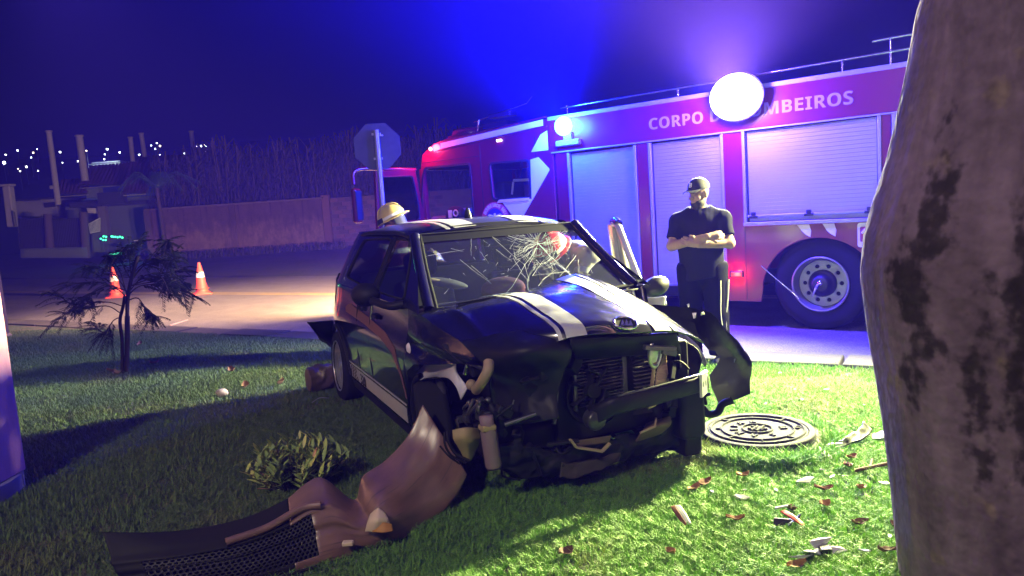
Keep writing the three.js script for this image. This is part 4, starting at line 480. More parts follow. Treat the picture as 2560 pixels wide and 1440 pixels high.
  wheel(RW, 0.285, 0.745, 0, -0.03); wheel(RW, 0.285, -0.72, 0, 0); wheel(FW - 0.12, 0.28, 0.70, -0.32, 0.12); wheel(FW, 0.28, -0.66, 0.1, 0);
  P('wheel_housing', [[RW, 1], [FW, 1], [RW, -1]].map(([u, k]) => new THREE.CylinderGeometry(0.33, 0.33, 0.3, 24, 1, true, 0, Math.PI).rotateZ(Math.PI / 2).rotateX(-Math.PI / 2).translate(-k * 0.62, 0.27, u)), trim);
  // floor, tail
  P('floor_pan', [bx(-1.75, 0.7, 0.2, 0.26, -0.66, 0.66)], trim);
  P('tailgate', [sheet([[-0.7, 0, 0.7].map((v) => CP(-1.83 + 0.06 * v * v, 0.40, v)), [-0.72, 0, 0.72].map((v) => CP(-1.88 + 0.08 * v * v, 0.65, v)), [-0.7, 0, 0.7].map((v) => CP(-1.80 + 0.08 * v * v, 0.95, v))], 16, 20, 0.02), sheet([[-0.70, 0, 0.70].map((v) => CP(-1.80 + 0.08 * v * v, 0.95, v)), [-0.68, 0, 0.68].map((v) => CP(-1.75 + 0.08 * v * v, 1.0, v))], 3, 20, 0.02)], paint);
  P('rear_window', sheet([[-0.64, 0, 0.64].map((v) => CP(-1.74 + 0.08 * v * v, 1.0, v)), [-0.52, 0, 0.52].map((v) => CP(-1.52 + 0.06 * v * v, 1.36, v))], 6, 10), tint);
  P('tail_lamp', [skin([[-1.82, 0.68], [-1.70, 0.68], [-1.68, 0.9], [-1.78, 0.92]], on(1, 0.008), 0.05)], mat(0.2, 0.01, 0.015, 0.2, { clearcoat: 1 }));
  P('torn_rear_bumper_corner', sheet([[K(832, 800, 'v', 0.80), K(800, 803, 'v', 0.95), K(768, 805, 'v', 1.05)], [K(832, 830, 'v', 0.79), K(805, 832, 'v', 0.9), K(782, 825, 'v', 1.0)], [K(832, 875, 'v', 0.79), K(822, 865, 'v', 0.85), K(800, 848, 'v', 0.93)]], 10, 10, 0.01), scuffed);
  // ---- door mirrors
  { const mr = K(915, 745, 'v', 0.88); P('door_mirror', [new THREE.SphereGeometry(1, 24, 16).scale(0.085, 0.075, 0.11).rotateY(0.3).translate(mr.x, mr.y + 0.02, mr.z), tube([CP(0.50, 0.96, 0.74), CP(0.47, 0.95, 0.80), V(mr.x, mr.y, mr.z)], 0.025)], trim); }
  // ---- left door, open, seen nearly edge-on: pale frame inside
  { const d = new THREE.Group(); d.name = 'open_door'; d.position.copy(CP(0.74, 0, -0.77)); d.rotation.y = -0.42; d.scale.z = 0.82; car.add(d); // local: -z back along the door, +x outwards
    const DS = (z, y) => V(-0.10 * clamp((y - 0.95) / 0.4) * 1.6, y, z), ring = (pts, r, m, name) => P(name, tube(pts, r, 8, pts.length * 6), m, d);
    P('door_shell', [sheet([[0.26, 0.5, 0.75, 0.93].map((y) => V(0.02 + 0.03 * Math.sin((y - 0.26) * 4.5), y, 0)), [0.26, 0.5, 0.75, 0.93].map((y) => V(0.03 + 0.03 * Math.sin((y - 0.26) * 4.5), y, -0.45)), [0.26, 0.5, 0.75, 0.93].map((y) => V(0.02 + 0.03 * Math.sin((y - 0.26) * 4.5), y, -0.9))], 14, 14, 0.07)], paint, d);
    P('door_inner_skin', sheet([[0.28, 0.6, 0.92].map((y) => V(-0.065, y, -0.01)), [0.28, 0.6, 0.92].map((y) => V(-0.075, y, -0.45)), [0.28, 0.6, 0.92].map((y) => V(-0.065, y, -0.89))], 8, 8, 0.01), silver, d);
    P('door_frame', [sheet([[V(-0.065, 0.90, -0.90), V(0.045, 0.90, -0.90)], [V(-0.085, 1.12, -0.90), V(0.025, 1.12, -0.90)], [V(-0.105, 1.31, -0.89), V(0.005, 1.31, -0.90)]].map((r4) => [r4[0], r4[0].clone().lerp(r4[1], 0.5).add(V(0, 0, -0.012)), r4[1]]), 16, 8, 0.07), tube([V(-0.06, 1.30, -0.88), V(-0.07, 1.315, -0.75), V(-0.065, 1.30, -0.56), V(-0.04, 1.14, -0.30), V(0.0, 0.94, -0.06)], 0.024, 8, 30)], silver, d);
    P('door_frame_cap', [tube([V(-0.055, 1.325, -0.92), V(-0.06, 1.335, -0.74), V(-0.06, 1.32, -0.56)], 0.03, 8, 16)], paint, d);
    P('door_window', sheet([[V(-0.02, 0.93, -0.86), V(-0.06, 1.3, -0.86)], [V(-0.01, 0.93, -0.3), V(-0.04, 1.13, -0.32)], [V(0.0, 0.93, -0.10), V(0.0, 0.98, -0.12)]], 10, 6), tint, d); 
    const m0 = d.worldToLocal(V(0, 0, 0)); d.updateMatrix();
    const loc = (p) => p.clone().applyMatrix4(d.matrix.clone().invert()); const mm = loc(K(1640, 716, 'v', -1.02));
    P('door_mirror', [new THREE.SphereGeometry(1, 28, 18).scale(0.115, 0.068, 0.075).rotateZ(0.18).rotateY(0.75).translate(mm.x, mm.y, mm.z), tube([loc(K(1585, 745, 'v', -0.84)), loc(K(1600, 732, 'v', -0.92)), mm], 0.03)], mat(0.008, 0.008, 0.012, 0.45, { specularIntensity: 0.6 }), d);
    P('mirror_glass', new THREE.CylinderGeometry(0.06, 0.06, 0.006, 20).scale(1.5, 1, 0.9).rotateX(Math.PI / 2).rotateZ(0.18).rotateY(0.75).translate(mm.x - 0.03, mm.y - 0.004, mm.z - 0.062), chrome, d);
    P('hinge_panel', sheet([[loc(K(1590, 752, 'v', -0.84)), loc(K(1622, 744, 'v', -0.90)), loc(K(1662, 742, 'v', -0.96))], [loc(K(1600, 772, 'v', -0.84)), loc(K(1628, 766, 'v', -0.90)), loc(K(1660, 764, 'v', -0.96))]], 5, 10, 0.02), silver, d); P('hinge', [box(0.06, 0.03, 0.04, ...loc(K(1655, 760, 'v', -0.98)).toArray(), 0.01)], alloy, d); }
  // ---- torn left front wing hanging outwards
  const outline = [[1598, 772], [1640, 762], [1700, 768], [1775, 780], [1800, 800], [1822, 830], [1868, 884], [1880, 905], [1876, 985], [1835, 1000], [1795, 1010], [1788, 985], [1775, 950], [1772, 938], [1790, 915], [1796, 893], [1788, 878], [1770, 872], [1752, 850], [1738, 832], [1690, 815], [1660, 812], [1620, 795]];
  { const wv = (x, y) => -0.80 - 0.18 * smooth(1620, 1790, x) + 0.05 * smooth(880, 1000, y), f = (x, y) => { const px = x * 1000, py = -y * 1000, crease = 0.05 * Math.max(0, 1 - Math.abs((px - 1775) - (py - 780) * 0.75) / 30); const p = K(px, py, 'v', wv(px, py) + crease); return p.add(V(0.03 * fbm(px * 0.012, py * 0.012, 2), 0.014 * fbm(px * 0.02, py * 0.02, 5), 0.04 * fbm(px * 0.014, py * 0.014, 9))); };
    P('torn_front_wing', skin(outline.map(([x, y]) => [x / 1000, -y / 1000]), f, 0.016), mat(0.006, 0.006, 0.008, 0.32, { specularIntensity: 0.7 }));
    P('wing_inner_lining', skin([[1598, 776], [1690, 772], [1765, 795], [1780, 840], [1770, 868], [1740, 836], [1690, 818], [1640, 806]].map(([x, y]) => [x / 1000, -y / 1000]), (x, y) => f(x, y).add(V(-0.05, -0.03, -0.05)), 0.02), trim); }
  P('torn_metal_edge', sheet([[K(1684, 818, 'v', -0.70), K(1694, 826, 'v', -0.70)], [K(1712, 836, 'v', -0.72), K(1704, 852, 'v', -0.70)], [K(1740, 858, 'v', -0.74), K(1730, 870, 'v', -0.72)], [K(1758, 885, 'v', -0.75), K(1748, 895, 'v', -0.74)], [K(1769, 908, 'v', -0.76), K(1762, 916, 'v', -0.75)]].map((r5) => [r5[0], r5[0].clone().lerp(r5[1], 0.5), r5[1]]), 18, 5, 0.004, (s, t, p) => V(0.006 * fbm(p.z * 30, p.y * 30, 1), 0.008 * fbm(p.x * 30, p.y * 30, 3), 0)), silver);
  P('inner_front_structure', [sheet([[K(1690, 840, 'v', -0.60), K(1740, 870, 'v', -0.68), K(1755, 900, 'v', -0.70)], [K(1690, 900, 'v', -0.58), K(1735, 925, 'v', -0.66), K(1745, 940, 'v', -0.68)], [K(1690, 960, 'u', 1.5), K(1720, 955, 'u', 1.45), K(1740, 950, 'u', 1.4)]], 12, 12, 0.01), bx(1.2, 1.55, 0.16, 0.45, -0.62, -0.45, 0.04)], trim);
  P('torn_strut', [tube([K(1830, 1000, 'v', -0.9), K(1805, 1012, 'v', -0.86), K(1795, 1030, 'v', -0.84), K(1772, 1036, 'v', -0.80), K(1758, 1022, 'v', -0.76)], 0.022, 8), tube([K(1765, 1010, 'v', -0.78), K(1762, 990, 'v', -0.76), K(1775, 985, 'v', -0.78)], 0.01)], trim);
  P('bonnet_hinge', [bar(K(1600, 775, 'v', -0.72), K(1606, 795, 'v', -0.72), 0.016), bar(K(1606, 795, 'v', -0.72), K(1625, 812, 'v', -0.74), 0.012), box(0.05, 0.02, 0.03, ...K(1640, 812, 'v', -0.74).toArray())], chrome);
  P('broken_lamp_shards', [[1715, 795, 0.02], [1735, 790, 0.015], [1700, 770, 0.012], [1818, 905, 0.02], [1835, 895, 0.015], [1690, 855, 0.02], [1682, 880, 0.025]].map(([x, y, s], i) => new THREE.TetrahedronGeometry(s).scale(1, 1.4, 0.4).rotateZ(i * 1.7).translate(...K(x, y, 'v', x > 1800 ? -0.95 : -0.72).add(V(0.03, 0.015, 0.04)).toArray())), silver);
  P('suspension_arm', [tube([CP(1.1, 0.3, -0.6), CP(1.3, 0.22, -0.62), CP(1.48, 0.2, -0.6)], 0.03), bx(1.38, 1.5, 0.05, 0.25, -0.62, -0.5, 0.02)], trim);
  // ---- inside
  P('dashboard', [sheet([[-0.64, 0, 0.64].map((v) => CP(0.72 + 0.06 * (1 - v * v * 2), 0.90, v)), [-0.64, 0, 0.64].map((v) => CP(0.45, 0.93, v)), [-0.64, 0, 0.64].map((v) => CP(0.34, 0.80, v)), [-0.64, 0, 0.64].map((v) => CP(0.36, 0.5, v))], 16, 20, 0.02)], trim);
  const seatAt = (u, v) => { const g = new THREE.Group(); g.name = 'seat'; g.position.copy(CP(u, 0, v)); car.add(g); P('cushion', box(0.46, 0.16, 0.48, 0, 0.42, 0.1, 0.06), cloth, g); P('backrest', box(0.44, 0.56, 0.14, 0, 0, 0, 0.06).rotateX(-0.25).translate(0, 0.74, -0.2), cloth, g); P('headrest', [box(0.25, 0.17, 0.1, 0, 0, 0, 0.045).rotateX(-0.2).translate(0, 1.12, -0.29), bar(V(0.06, 0.98, -0.26), V(0.06, 1.06, -0.28), 0.008), bar(V(-0.06, 0.98, -0.26), V(-0.06, 1.06, -0.28), 0.008)], cloth, g); };
  seatAt(-0.1, 0.35); seatAt(-0.1, -0.35); P('rear_bench', [box(1.2, 0.5, 0.16, 0, 0, 0, 0.06).rotateX(-0.3).translate(0, 0.78, -1.2), box(1.2, 0.15, 0.45, 0, 0.48, -0.95, 0.05)], cloth);
  P('spent_airbag', new THREE.SphereGeometry(1, 24, 16).scale(0.14, 0.03, 0.07).rotateZ(-0.25).translate(...K(1115, 708, 'u', 0.55).toArray()), lightcloth); P('dash_trim_strip', bar(K(1062, 708, 'u', 0.52), K(1100, 706, 'u', 0.52), 0.012), tan);
  P('steering_wheel', [new THREE.TorusGeometry(0.18, 0.014, 8, 36).rotateX(-0.5).translate(0.35, 0.92, 0.28), bar(V(0.35, 0.92, 0.28), V(0.35, 0.82, 0.45), 0.03), bar(V(0.20, 0.92, 0.28), V(0.5, 0.92, 0.28), 0.012)], trim);
  P('red_cushion', new THREE.SphereGeometry(1, 24, 14).scale(0.15, 0.08, 0.14).translate(...K(1258, 722, 'u', 0.3).toArray()), redc);
  P('rear_view_mirror', [box(0.2, 0.055, 0.03, 0, 0, 0, 0.012).translate(...wsP(0.05, 0.86).add(CP(-0.06, -0.02, 0)).toArray())], trim);
}
// ---------------------------------------------------------------- people
const smin = (a, b, k) => { const h = clamp(0.5 + 0.5 * (b - a) / k); return lerp(b, a, h) - k * h * (1 - h); };
function capsule(a, b, ra, rb, sx = 1, sz = 1) { const bx0 = b[0] - a[0], by = b[1] - a[1], bz = b[2] - a[2], L = bx0 * bx0 + by * by + bz * bz || 1e-9; return (x, y, z) => { const px = x - a[0], py = y - a[1], pz = z - a[2], t = clamp((px * bx0 + py * by + pz * bz) / L); const dx = (px - bx0 * t) / sx, dy = py - by * t, dz = (pz - bz * t) / sz; return Math.sqrt(dx * dx + dy * dy + dz * dz) - lerp(ra, rb, t); }; }
function union(parts, k) { return (x, y, z) => { let d = 9; for (const p of parts) d = smin(d, p(x, y, z), k); return d; }; }
const bounds = (pts, pad) => [[0, 1, 2].map((k) => Math.min(...pts.map((p) => p[k])) - pad), [0, 1, 2].map((k) => Math.max(...pts.map((p) => p[k])) + pad)];
function hand(J, dirTo, palmN, s = 1) { // five curled fingers rooted in a palm; J wrist, dirTo towards the fingertips, palmN out of the palm
  const w = V(...J), d = V(...dirTo).normalize(), n = V(...palmN).normalize(), x = d.clone().cross(n).normalize(), A = (p) => [p.x, p.y, p.z], out = [];
  const palm = w.clone().addScaledVector(d, 0.085 * s); out.push(capsule(A(w), A(palm), 0.026 * s, 0.03 * s, 1, 1));
  [-0.03, -0.01, 0.01, 0.03].forEach((o, i) => { const l = [0.06, 0.075, 0.07, 0.055][i] * s, b = palm.clone().addScaledVector(x, o * s), m = b.clone().addScaledVector(d, l * 0.5).addScaledVector(n, l * 0.12), e = m.clone().addScaledVector(d, l * 0.42).addScaledVector(n, l * 0.34); out.push(capsule(A(w.clone().addScaledVector(d, 0.03).addScaledVector(x, o * 0.7)), A(b), 0.014 * s, 0.0105 * s), capsule(A(b), A(m), 0.0105 * s, 0.0095 * s), capsule(A(m), A(e), 0.0095 * s, 0.008 * s)); });
  const t0 = w.clone().addScaledVector(d, 0.03).addScaledVector(x, -0.025 * s), t1 = t0.clone().addScaledVector(d, 0.035 * s).addScaledVector(x, -0.03 * s), t2 = t1.clone().addScaledVector(d, 0.03 * s).addScaledVector(n, 0.012 * s); out.push(capsule(A(t0), A(t1), 0.015 * s, 0.012 * s), capsule(A(t1), A(t2), 0.012 * s, 0.009 * s));
  return out;
}
function headSdf(o, turn, nod, beard) { // head centred at o
  const e = new THREE.Euler(nod, turn, 0, 'YXZ'), q = new THREE.Quaternion().setFromEuler(e).invert(), el = (c, r) => (x, y, z) => (Math.hypot((x - c[0]) / r[0], (y - c[1]) / r[1], (z - c[2]) / r[2]) - 1) * Math.min(...r);
  const parts = [el([0, 0.03, -0.01], [0.078, 0.098, 0.096]), el([0, -0.045, 0.022], [0.058, 0.072, 0.066]), el([0, -0.092, 0.05], [0.032, 0.026, 0.028]), el([0, 0.002, 0.088], [0.013, 0.026, 0.014]), el([0, -0.018, 0.099], [0.015, 0.011, 0.014]), el([0, 0.04, 0.076], [0.05, 0.012, 0.014]), el([0.079, -0.005, -0.005], [0.012, 0.034, 0.02]), el([-0.079, -0.005, -0.005], [0.012, 0.034, 0.02]), el([0, -0.052, 0.083], [0.024, 0.007, 0.011]), el([0, -0.066, 0.079], [0.02, 0.008, 0.012]), el([0.04, -0.025, 0.06], [0.024, 0.022, 0.022]), el([-0.04, -0.025, 0.06], [0.024, 0.022, 0.022])];
  const u = union(parts, 0.014), p = V(); const sock = [el([0.03, 0.018, 0.09], [0.015, 0.009, 0.012]), el([-0.03, 0.018, 0.09], [0.015, 0.009, 0.012])];
  return (x, y, z) => { p.set(x - o[0], y - o[1], z - o[2]).applyQuaternion(q); let d = u(p.x, p.y, p.z); for (const s of sock) d = Math.max(d, -s(p.x, p.y, p.z) - 0.002); return d; };
}
const skinM = mat(0.22, 0.135, 0.115, 0.7, { specularIntensity: 0.5 }), hairM = mat(0.012, 0.009, 0.008, 0.8);
// ---- the man with folded arms
{
  const man = thing('person', 'person in dark T-shirt, shorts and cap standing with folded arms before the shutters', 'person', [1.74, -0.095, -6.75], -0.34);
  const shirt = mat(0.010, 0.010, 0.018, 0.95, { specularIntensity: 0.12, bumpMap: tex(128, 128, (u, v) => 0.5 + 0.5 * fbm(u * 30, v * 30, 3)), bumpScale: 0.002 }), shorts = mat(0.006, 0.006, 0.009, 0.95, { specularIntensity: 0.1 }), capM = mat(0.012, 0.012, 0.018, 0.8), whiteM = mat(0.6, 0.6, 0.62, 0.6);
  const J = { hipL: [0.10, 0.90, 0], hipR: [-0.10, 0.90, 0], kneeL: [0.12, 0.48, 0.02], kneeR: [-0.11, 0.48, 0.03], ankL: [0.13, 0.09, -0.02], ankR: [-0.12, 0.09, 0], shL: [0.19, 1.335, -0.01], shR: [-0.19, 1.335, -0.01], elL: [0.252, 1.125, 0.075], elR: [-0.25, 1.125, 0.085], wrL: [0.0, 1.135, 0.235], wrR: [0.08, 1.20, 0.255] };
  const H = [0, 1.575, 0.035];
  const torso = [capsule([0, 0.93, 0], [0, 1.10, 0.02], 0.145, 0.155, 1.12, 0.86), capsule([0, 1.1, 0.02], [0, 1.30, 0.0], 0.155, 0.145, 1.18, 0.86), capsule(J.shL, J.shR, 0.072, 0.072), capsule([0, 1.36, -0.01], [0, 1.5, 0.012], 0.075, 0.058), capsule([0.15, 1.345, -0.01], [0.03, 1.43, -0.01], 0.06, 0.05), capsule([-0.15, 1.345, -0.01], [-0.03, 1.43, -0.01], 0.06, 0.05)];
  const legs = (r) => [capsule(J.hipL, J.kneeL, 0.092 + r, 0.06 + r), capsule(J.hipR, J.kneeR, 0.092 + r, 0.06 + r)], calves = [capsule(J.kneeL, J.ankL, 0.06, 0.04), capsule(J.kneeR, J.ankR, 0.06, 0.04)];
  const arms = (r) => [capsule(J.shL, J.elL, 0.056 + r, 0.047 + r), capsule(J.shR, J.elR, 0.056 + r, 0.047 + r)], fore = [capsule(J.elL, J.wrL, 0.046, 0.03), capsule(J.elR, J.wrR, 0.046, 0.031)];
  const hd = headSdf(H, -0.62, 0.12);
  const hands = [...hand(J.wrL, [-0.9, 0.28, -0.12], [-0.1, 0.1, -1]), ...hand(J.wrR, [1, 0.1, -0.45], [-0.2, -0.3, -1])];
  const all = union([...torso, ...legs(0), ...calves, ...arms(0), ...fore, hd], 0.025), fullSkin = (x, y, z) => smin(all(x, y, z), union(hands, 0.006)(x, y, z), 0.012);
  const below = blob((x, y, z) => Math.max(all(x, y, z), y - 1.49), [-0.36, 0.06, -0.2], [0.38, 1.5, 0.32], 0.013);
  const headG = blob((x, y, z) => Math.max(all(x, y, z), 1.485 - y), [-0.11, 1.47, -0.11], [0.11, 1.7, 0.17], 0.0055);
  const handG = blob(union([...hands, ...fore], 0.008), [-0.2, 1.06, 0.10], [0.24, 1.30, 0.34], 0.0055);
  put('body', [below, headG, handG], skinM, man);
  // clothes
  const shirtF = union([...torso.filter((_, i) => i !== 3).map((f) => (x, y, z) => f(x, y, z) - 0.018), ...arms(0.022)], 0.03), up = V(0, 1, 0);
  const cutSleeve = (J1, J2, f) => (x, y, z) => { const d = V(J2[0] - J1[0], J2[1] - J1[1], J2[2] - J1[2]), t = ((x - J1[0]) * d.x + (y - J1[1]) * d.y + (z - J1[2]) * d.z) / d.lengthSq(); return (t - f) * d.length(); };
  const cL = cutSleeve(J.shL, J.elL, 0.72), cR = cutSleeve(J.shR, J.elR, 0.72);
  const sh = blob((x, y, z) => { let d = shirtF(x, y, z) + 0.008 * fbm(x * 9 + 2, y * 5, z * 9, 2) + 0.006 * noise.noise(x * 22, y * 4 + x * 6, 3) * smooth(1.0, 1.3, y); const hang = capsule([0, 0.80, 0.01], [0, 1.05, 0.02], 0.185, 0.172, 1.1, 0.82)(x, y, z); d = smin(d, hang, 0.03); d = Math.max(d, 0.815 - y + 0.02 * Math.sin(x * 8), y - 1.472 + 0.4 * Math.max(0, z)); if (x > 0.2) d = Math.max(d, cL(x, y, z)); if (x < -0.2) d = Math.max(d, cR(x, y, z)); return d; }, [-0.37, 0.78, -0.24], [0.38, 1.48, 0.24], 0.011);
  put('t_shirt', sh, shirt, man);
  const pants = blob((x, y, z) => { const d = Math.min(...legs(0.038).map((f) => f(x, y, z))), s = smin(smin(d, capsule([0, 0.86, 0], [0, 0.97, 0], 0.15, 0.148, 1.15, 0.88)(x, y, z), 0.04), 9, 0.01), c = Math.min(capsule(J.kneeL, J.ankL, 0.105, 0.095)(x, y, z), capsule(J.kneeR, J.ankR, 0.105, 0.095)(x, y, z)); return Math.max(smin(s, c, 0.02) + 0.008 * fbm(x * 8, y * 7, z * 8, 2), y - 0.96, 0.10 - y); }, [-0.32, 0.08, -0.2], [0.34, 0.98, 0.2], 0.014);
  put('trousers', pants, shorts, man);
  put('trouser_piping', [tube([V(0.235, 0.80, 0.05), V(0.222, 0.62, 0.06), V(0.20, 0.45, 0.07), V(0.205, 0.2, 0.05)], 0.006, 6), tube([V(0.17, 0.80, 0.13), V(0.165, 0.66, 0.115), V(0.16, 0.50, 0.12), V(0.172, 0.35, 0.10)], 0.004, 6)], whiteM, man);
  for (const k of [1, -1]) put('shoe', [new THREE.SphereGeometry(1, 18, 12).scale(0.05, 0.045, 0.135).translate(k * 0.125, 0.045, 0.05), box(0.1, 0.02, 0.27, k * 0.125, 0.011, 0.05, 0.008)], capM, man);
  // cap, hair and beard turn with the head
  const hg = new THREE.Group(); hg.name = 'cap'; hg.position.set(...H); hg.rotation.set(0.12, -0.62, 0, 'YXZ'); man.add(hg);
  put('crown', [new THREE.SphereGeometry(1, 28, 16, 0, 6.2832, 0, 1.62).scale(0.092, 0.098, 0.109).translate(0, 0.052, -0.008)], capM, hg);
  put('brim', sheet([[-1, -0.5, 0, 0.5, 1].map((a) => V(a * 0.082, 0.052 - 0.0 * a, 0.055 * (1 - a * a) + 0.048)), [-1, -0.5, 0, 0.5, 1].map((a) => V(a * 0.078, 0.052 - 0.016 * a * a, 0.10 + 0.038 * (1 - a * a))), [-1, -0.5, 0, 0.5, 1].map((a) => V(a * 0.062, 0.046 - 0.022 * a * a, 0.135 + 0.042 * (1 - a * a)))], 8, 16, 0.004), capM, hg);
  put('cap_letter', letters('B', 0.042, 0.005).rotateX(-0.35).translate(0, 0.075, 0.097), whiteM, hg);
  const hb = new THREE.Group(); hb.name = 'beard'; hb.position.set(...H); hb.rotation.set(0.12, -0.62, 0, 'YXZ'); man.add(hb);
  { const b = union([(x, y, z) => (Math.hypot(x / 0.064, (y + 0.07) / 0.06, (z - 0.025) / 0.07) - 1) * 0.06, (x, y, z) => (Math.hypot(x / 0.036, (y + 0.10) / 0.034, (z - 0.052) / 0.034) - 1) * 0.034], 0.02); put('whiskers', blob((x, y, z) => Math.max(b(x, y, z) + 0.003 * fbm(x * 60, y * 60, z * 60, 2), y + 0.045 + 0.2 * Math.max(0, 0.05 - Math.abs(x)) * 0, -(Math.hypot(x / 0.022, (y + 0.056) / 0.009, (z - 0.09) / 0.05) - 1) * 0.01), [-0.09, -0.16, -0.06], [0.09, -0.03, 0.12], 0.006), hairM, hb); }
}
// ---- firefighters
function firefighter(label, pos, yaw, J, H, helmetM, coatM, group) {
  const t = thing('firefighter', label, 'firefighter', pos, yaw, group), bandM = mat(0.72, 0.74, 0.55, 0.35), darkM = mat(0.012, 0.012, 0.014, 0.7);
  const hd = headSdf(H.at, H.turn, H.nod), neck = capsule(J.chest, H.at, 0.07, 0.055);
  const parts = [capsule(J.pelvis, J.chest, 0.15, 0.15, 1.15, 0.9), capsule(J.shL, J.shR, 0.075, 0.075), neck, capsule(J.hipL, J.kneeL, 0.09, 0.06), capsule(J.hipR, J.kneeR, 0.09, 0.06), capsule(J.kneeL, J.ankL, 0.06, 0.045), capsule(J.kneeR, J.ankR, 0.06, 0.045), capsule(J.shL, J.elL, 0.055, 0.045), capsule(J.shR, J.elR, 0.055, 0.045), capsule(J.elL, J.wrL, 0.045, 0.032), capsule(J.elR, J.wrR, 0.045, 0.032), hd, ...hand(J.wrL, J.handL, [0, -0.4, 1]), ...hand(J.wrR, J.handR, [0, -0.4, 1])];
  const [lo, hi] = bounds([...Object.values(J).filter((p, i) => !/^hand/.test(Object.keys(J)[i])), H.at], 0.24);
  put('body', blob(union(parts, 0.022), lo, hi, 0.016), skinM, t);
  const coat = union([capsule(J.pelvis, J.chest, 0.185, 0.18, 1.15, 0.9), capsule(J.shL, J.shR, 0.10, 0.10), capsule(J.shL, J.elL, 0.083, 0.073), capsule(J.shR, J.elR, 0.083, 0.073), capsule(J.elL, J.wrL, 0.073, 0.058), capsule(J.elR, J.wrR, 0.073, 0.058)], 0.04);
  put('turnout_coat', blob((x, y, z) => coat(x, y, z) + 0.014 * fbm(x * 9, y * 9, z * 9, 3), lo, hi, 0.014), coatM, t);
  const legs = union([capsule(J.hipL, J.kneeL, 0.12, 0.095), capsule(J.hipR, J.kneeR, 0.12, 0.095), capsule(J.kneeL, J.ankL, 0.095, 0.085), capsule(J.kneeR, J.ankR, 0.095, 0.085), capsule(J.hipL, J.hipR, 0.13, 0.13)], 0.03);
  put('turnout_trousers', blob((x, y, z) => Math.max(legs(x, y, z) + 0.01 * fbm(x * 8, y * 8, z * 8, 2), 0.07 - y), lo, hi, 0.018), darkM, t);
  for (const a of [J.ankL, J.ankR]) put('boot', [new THREE.SphereGeometry(1, 16, 10).scale(0.06, 0.06, 0.15).translate(a[0], 0.06, a[2] + 0.05), box(0.115, 0.03, 0.3, a[0], 0.016, a[2] + 0.05, 0.01)], darkM, t);
  const hoop = (A, B, f, r) => { const p = V(...A).lerp(V(...B), f), q = new THREE.Quaternion().setFromUnitVectors(V(0, 1, 0), V(...B).sub(V(...A)).normalize()); return new THREE.CylinderGeometry(r, r, 0.05, 24, 1, true).scale(1, 1, 1).applyQuaternion(q).translate(p.x, p.y, p.z); };
  put('reflective_band', [hoop(J.shL, J.elL, 0.6, 0.087), hoop(J.shR, J.elR, 0.6, 0.087)], bandM, t);
  for (const f of [0.15, 0.75]) { const p = V(...J.pelvis).lerp(V(...J.chest), f), q = new THREE.Quaternion().setFromUnitVectors(V(0, 1, 0), V(...J.chest).sub(V(...J.pelvis)).normalize()); put('reflective_band', new THREE.CylinderGeometry(0.19, 0.19, 0.055, 32, 1, true).scale(1.17, 1, 0.92).applyQuaternion(q).translate(p.x, p.y, p.z), bandM, t); }
  const hg = new THREE.Group(); hg.name = 'helmet'; hg.position.set(...H.at); hg.rotation.set(H.nod, H.turn, 0, 'YXZ'); t.add(hg);
  put('shell', [new THREE.SphereGeometry(1, 32, 20, 0, 6.2832, 0, 1.7).scale(0.128, 0.15, 0.152).translate(0, 0.03, -0.012), lathe([[0.118, 0.02], [0.15, 0.0], [0.165, -0.012], [0.16, -0.02], [0.12, 0.006]], 32).scale(0.92, 1, 1.16).translate(0, 0.03, -0.02), tube([V(0, 0.06, 0.142), V(0, 0.16, 0.09), V(0, 0.192, -0.01), V(0, 0.16, -0.11), V(0, 0.06, -0.158)], 0.012, 6)], helmetM, hg);
  put('visor', sheet([[-1, -0.5, 0, 0.5, 1].map((a) => V(0.135 * Math.sin(a * 1.1), 0.075, 0.15 * Math.cos(a * 1.1))), [-1, -0.5, 0, 0.5, 1].map((a) => V(0.14 * Math.sin(a * 1.1), 0.02, 0.17 * Math.cos(a * 1.1)))], 4, 16, 0.004), darkM, hg);
  put('neck_guard', sheet([[-1, -0.5, 0, 0.5, 1].map((a) => V(0.125 * Math.sin(a * 1.3), 0.02, -0.14 * Math.cos(a * 1.3))), [-1, -0.5, 0, 0.5, 1].map((a) => V(0.12 * Math.sin(a * 1.3), -0.12, -0.13 * Math.cos(a * 1.3)))], 6, 14, 0.006), darkM, hg);
  put('reflective_trim', [lathe([[0.1305, 0.0], [0.132, 0.015], [0.129, 0.03]], 32).scale(0.985, 1, 1.17).translate(0, 0.035, -0.012)], bandM, hg);
  return t;
}
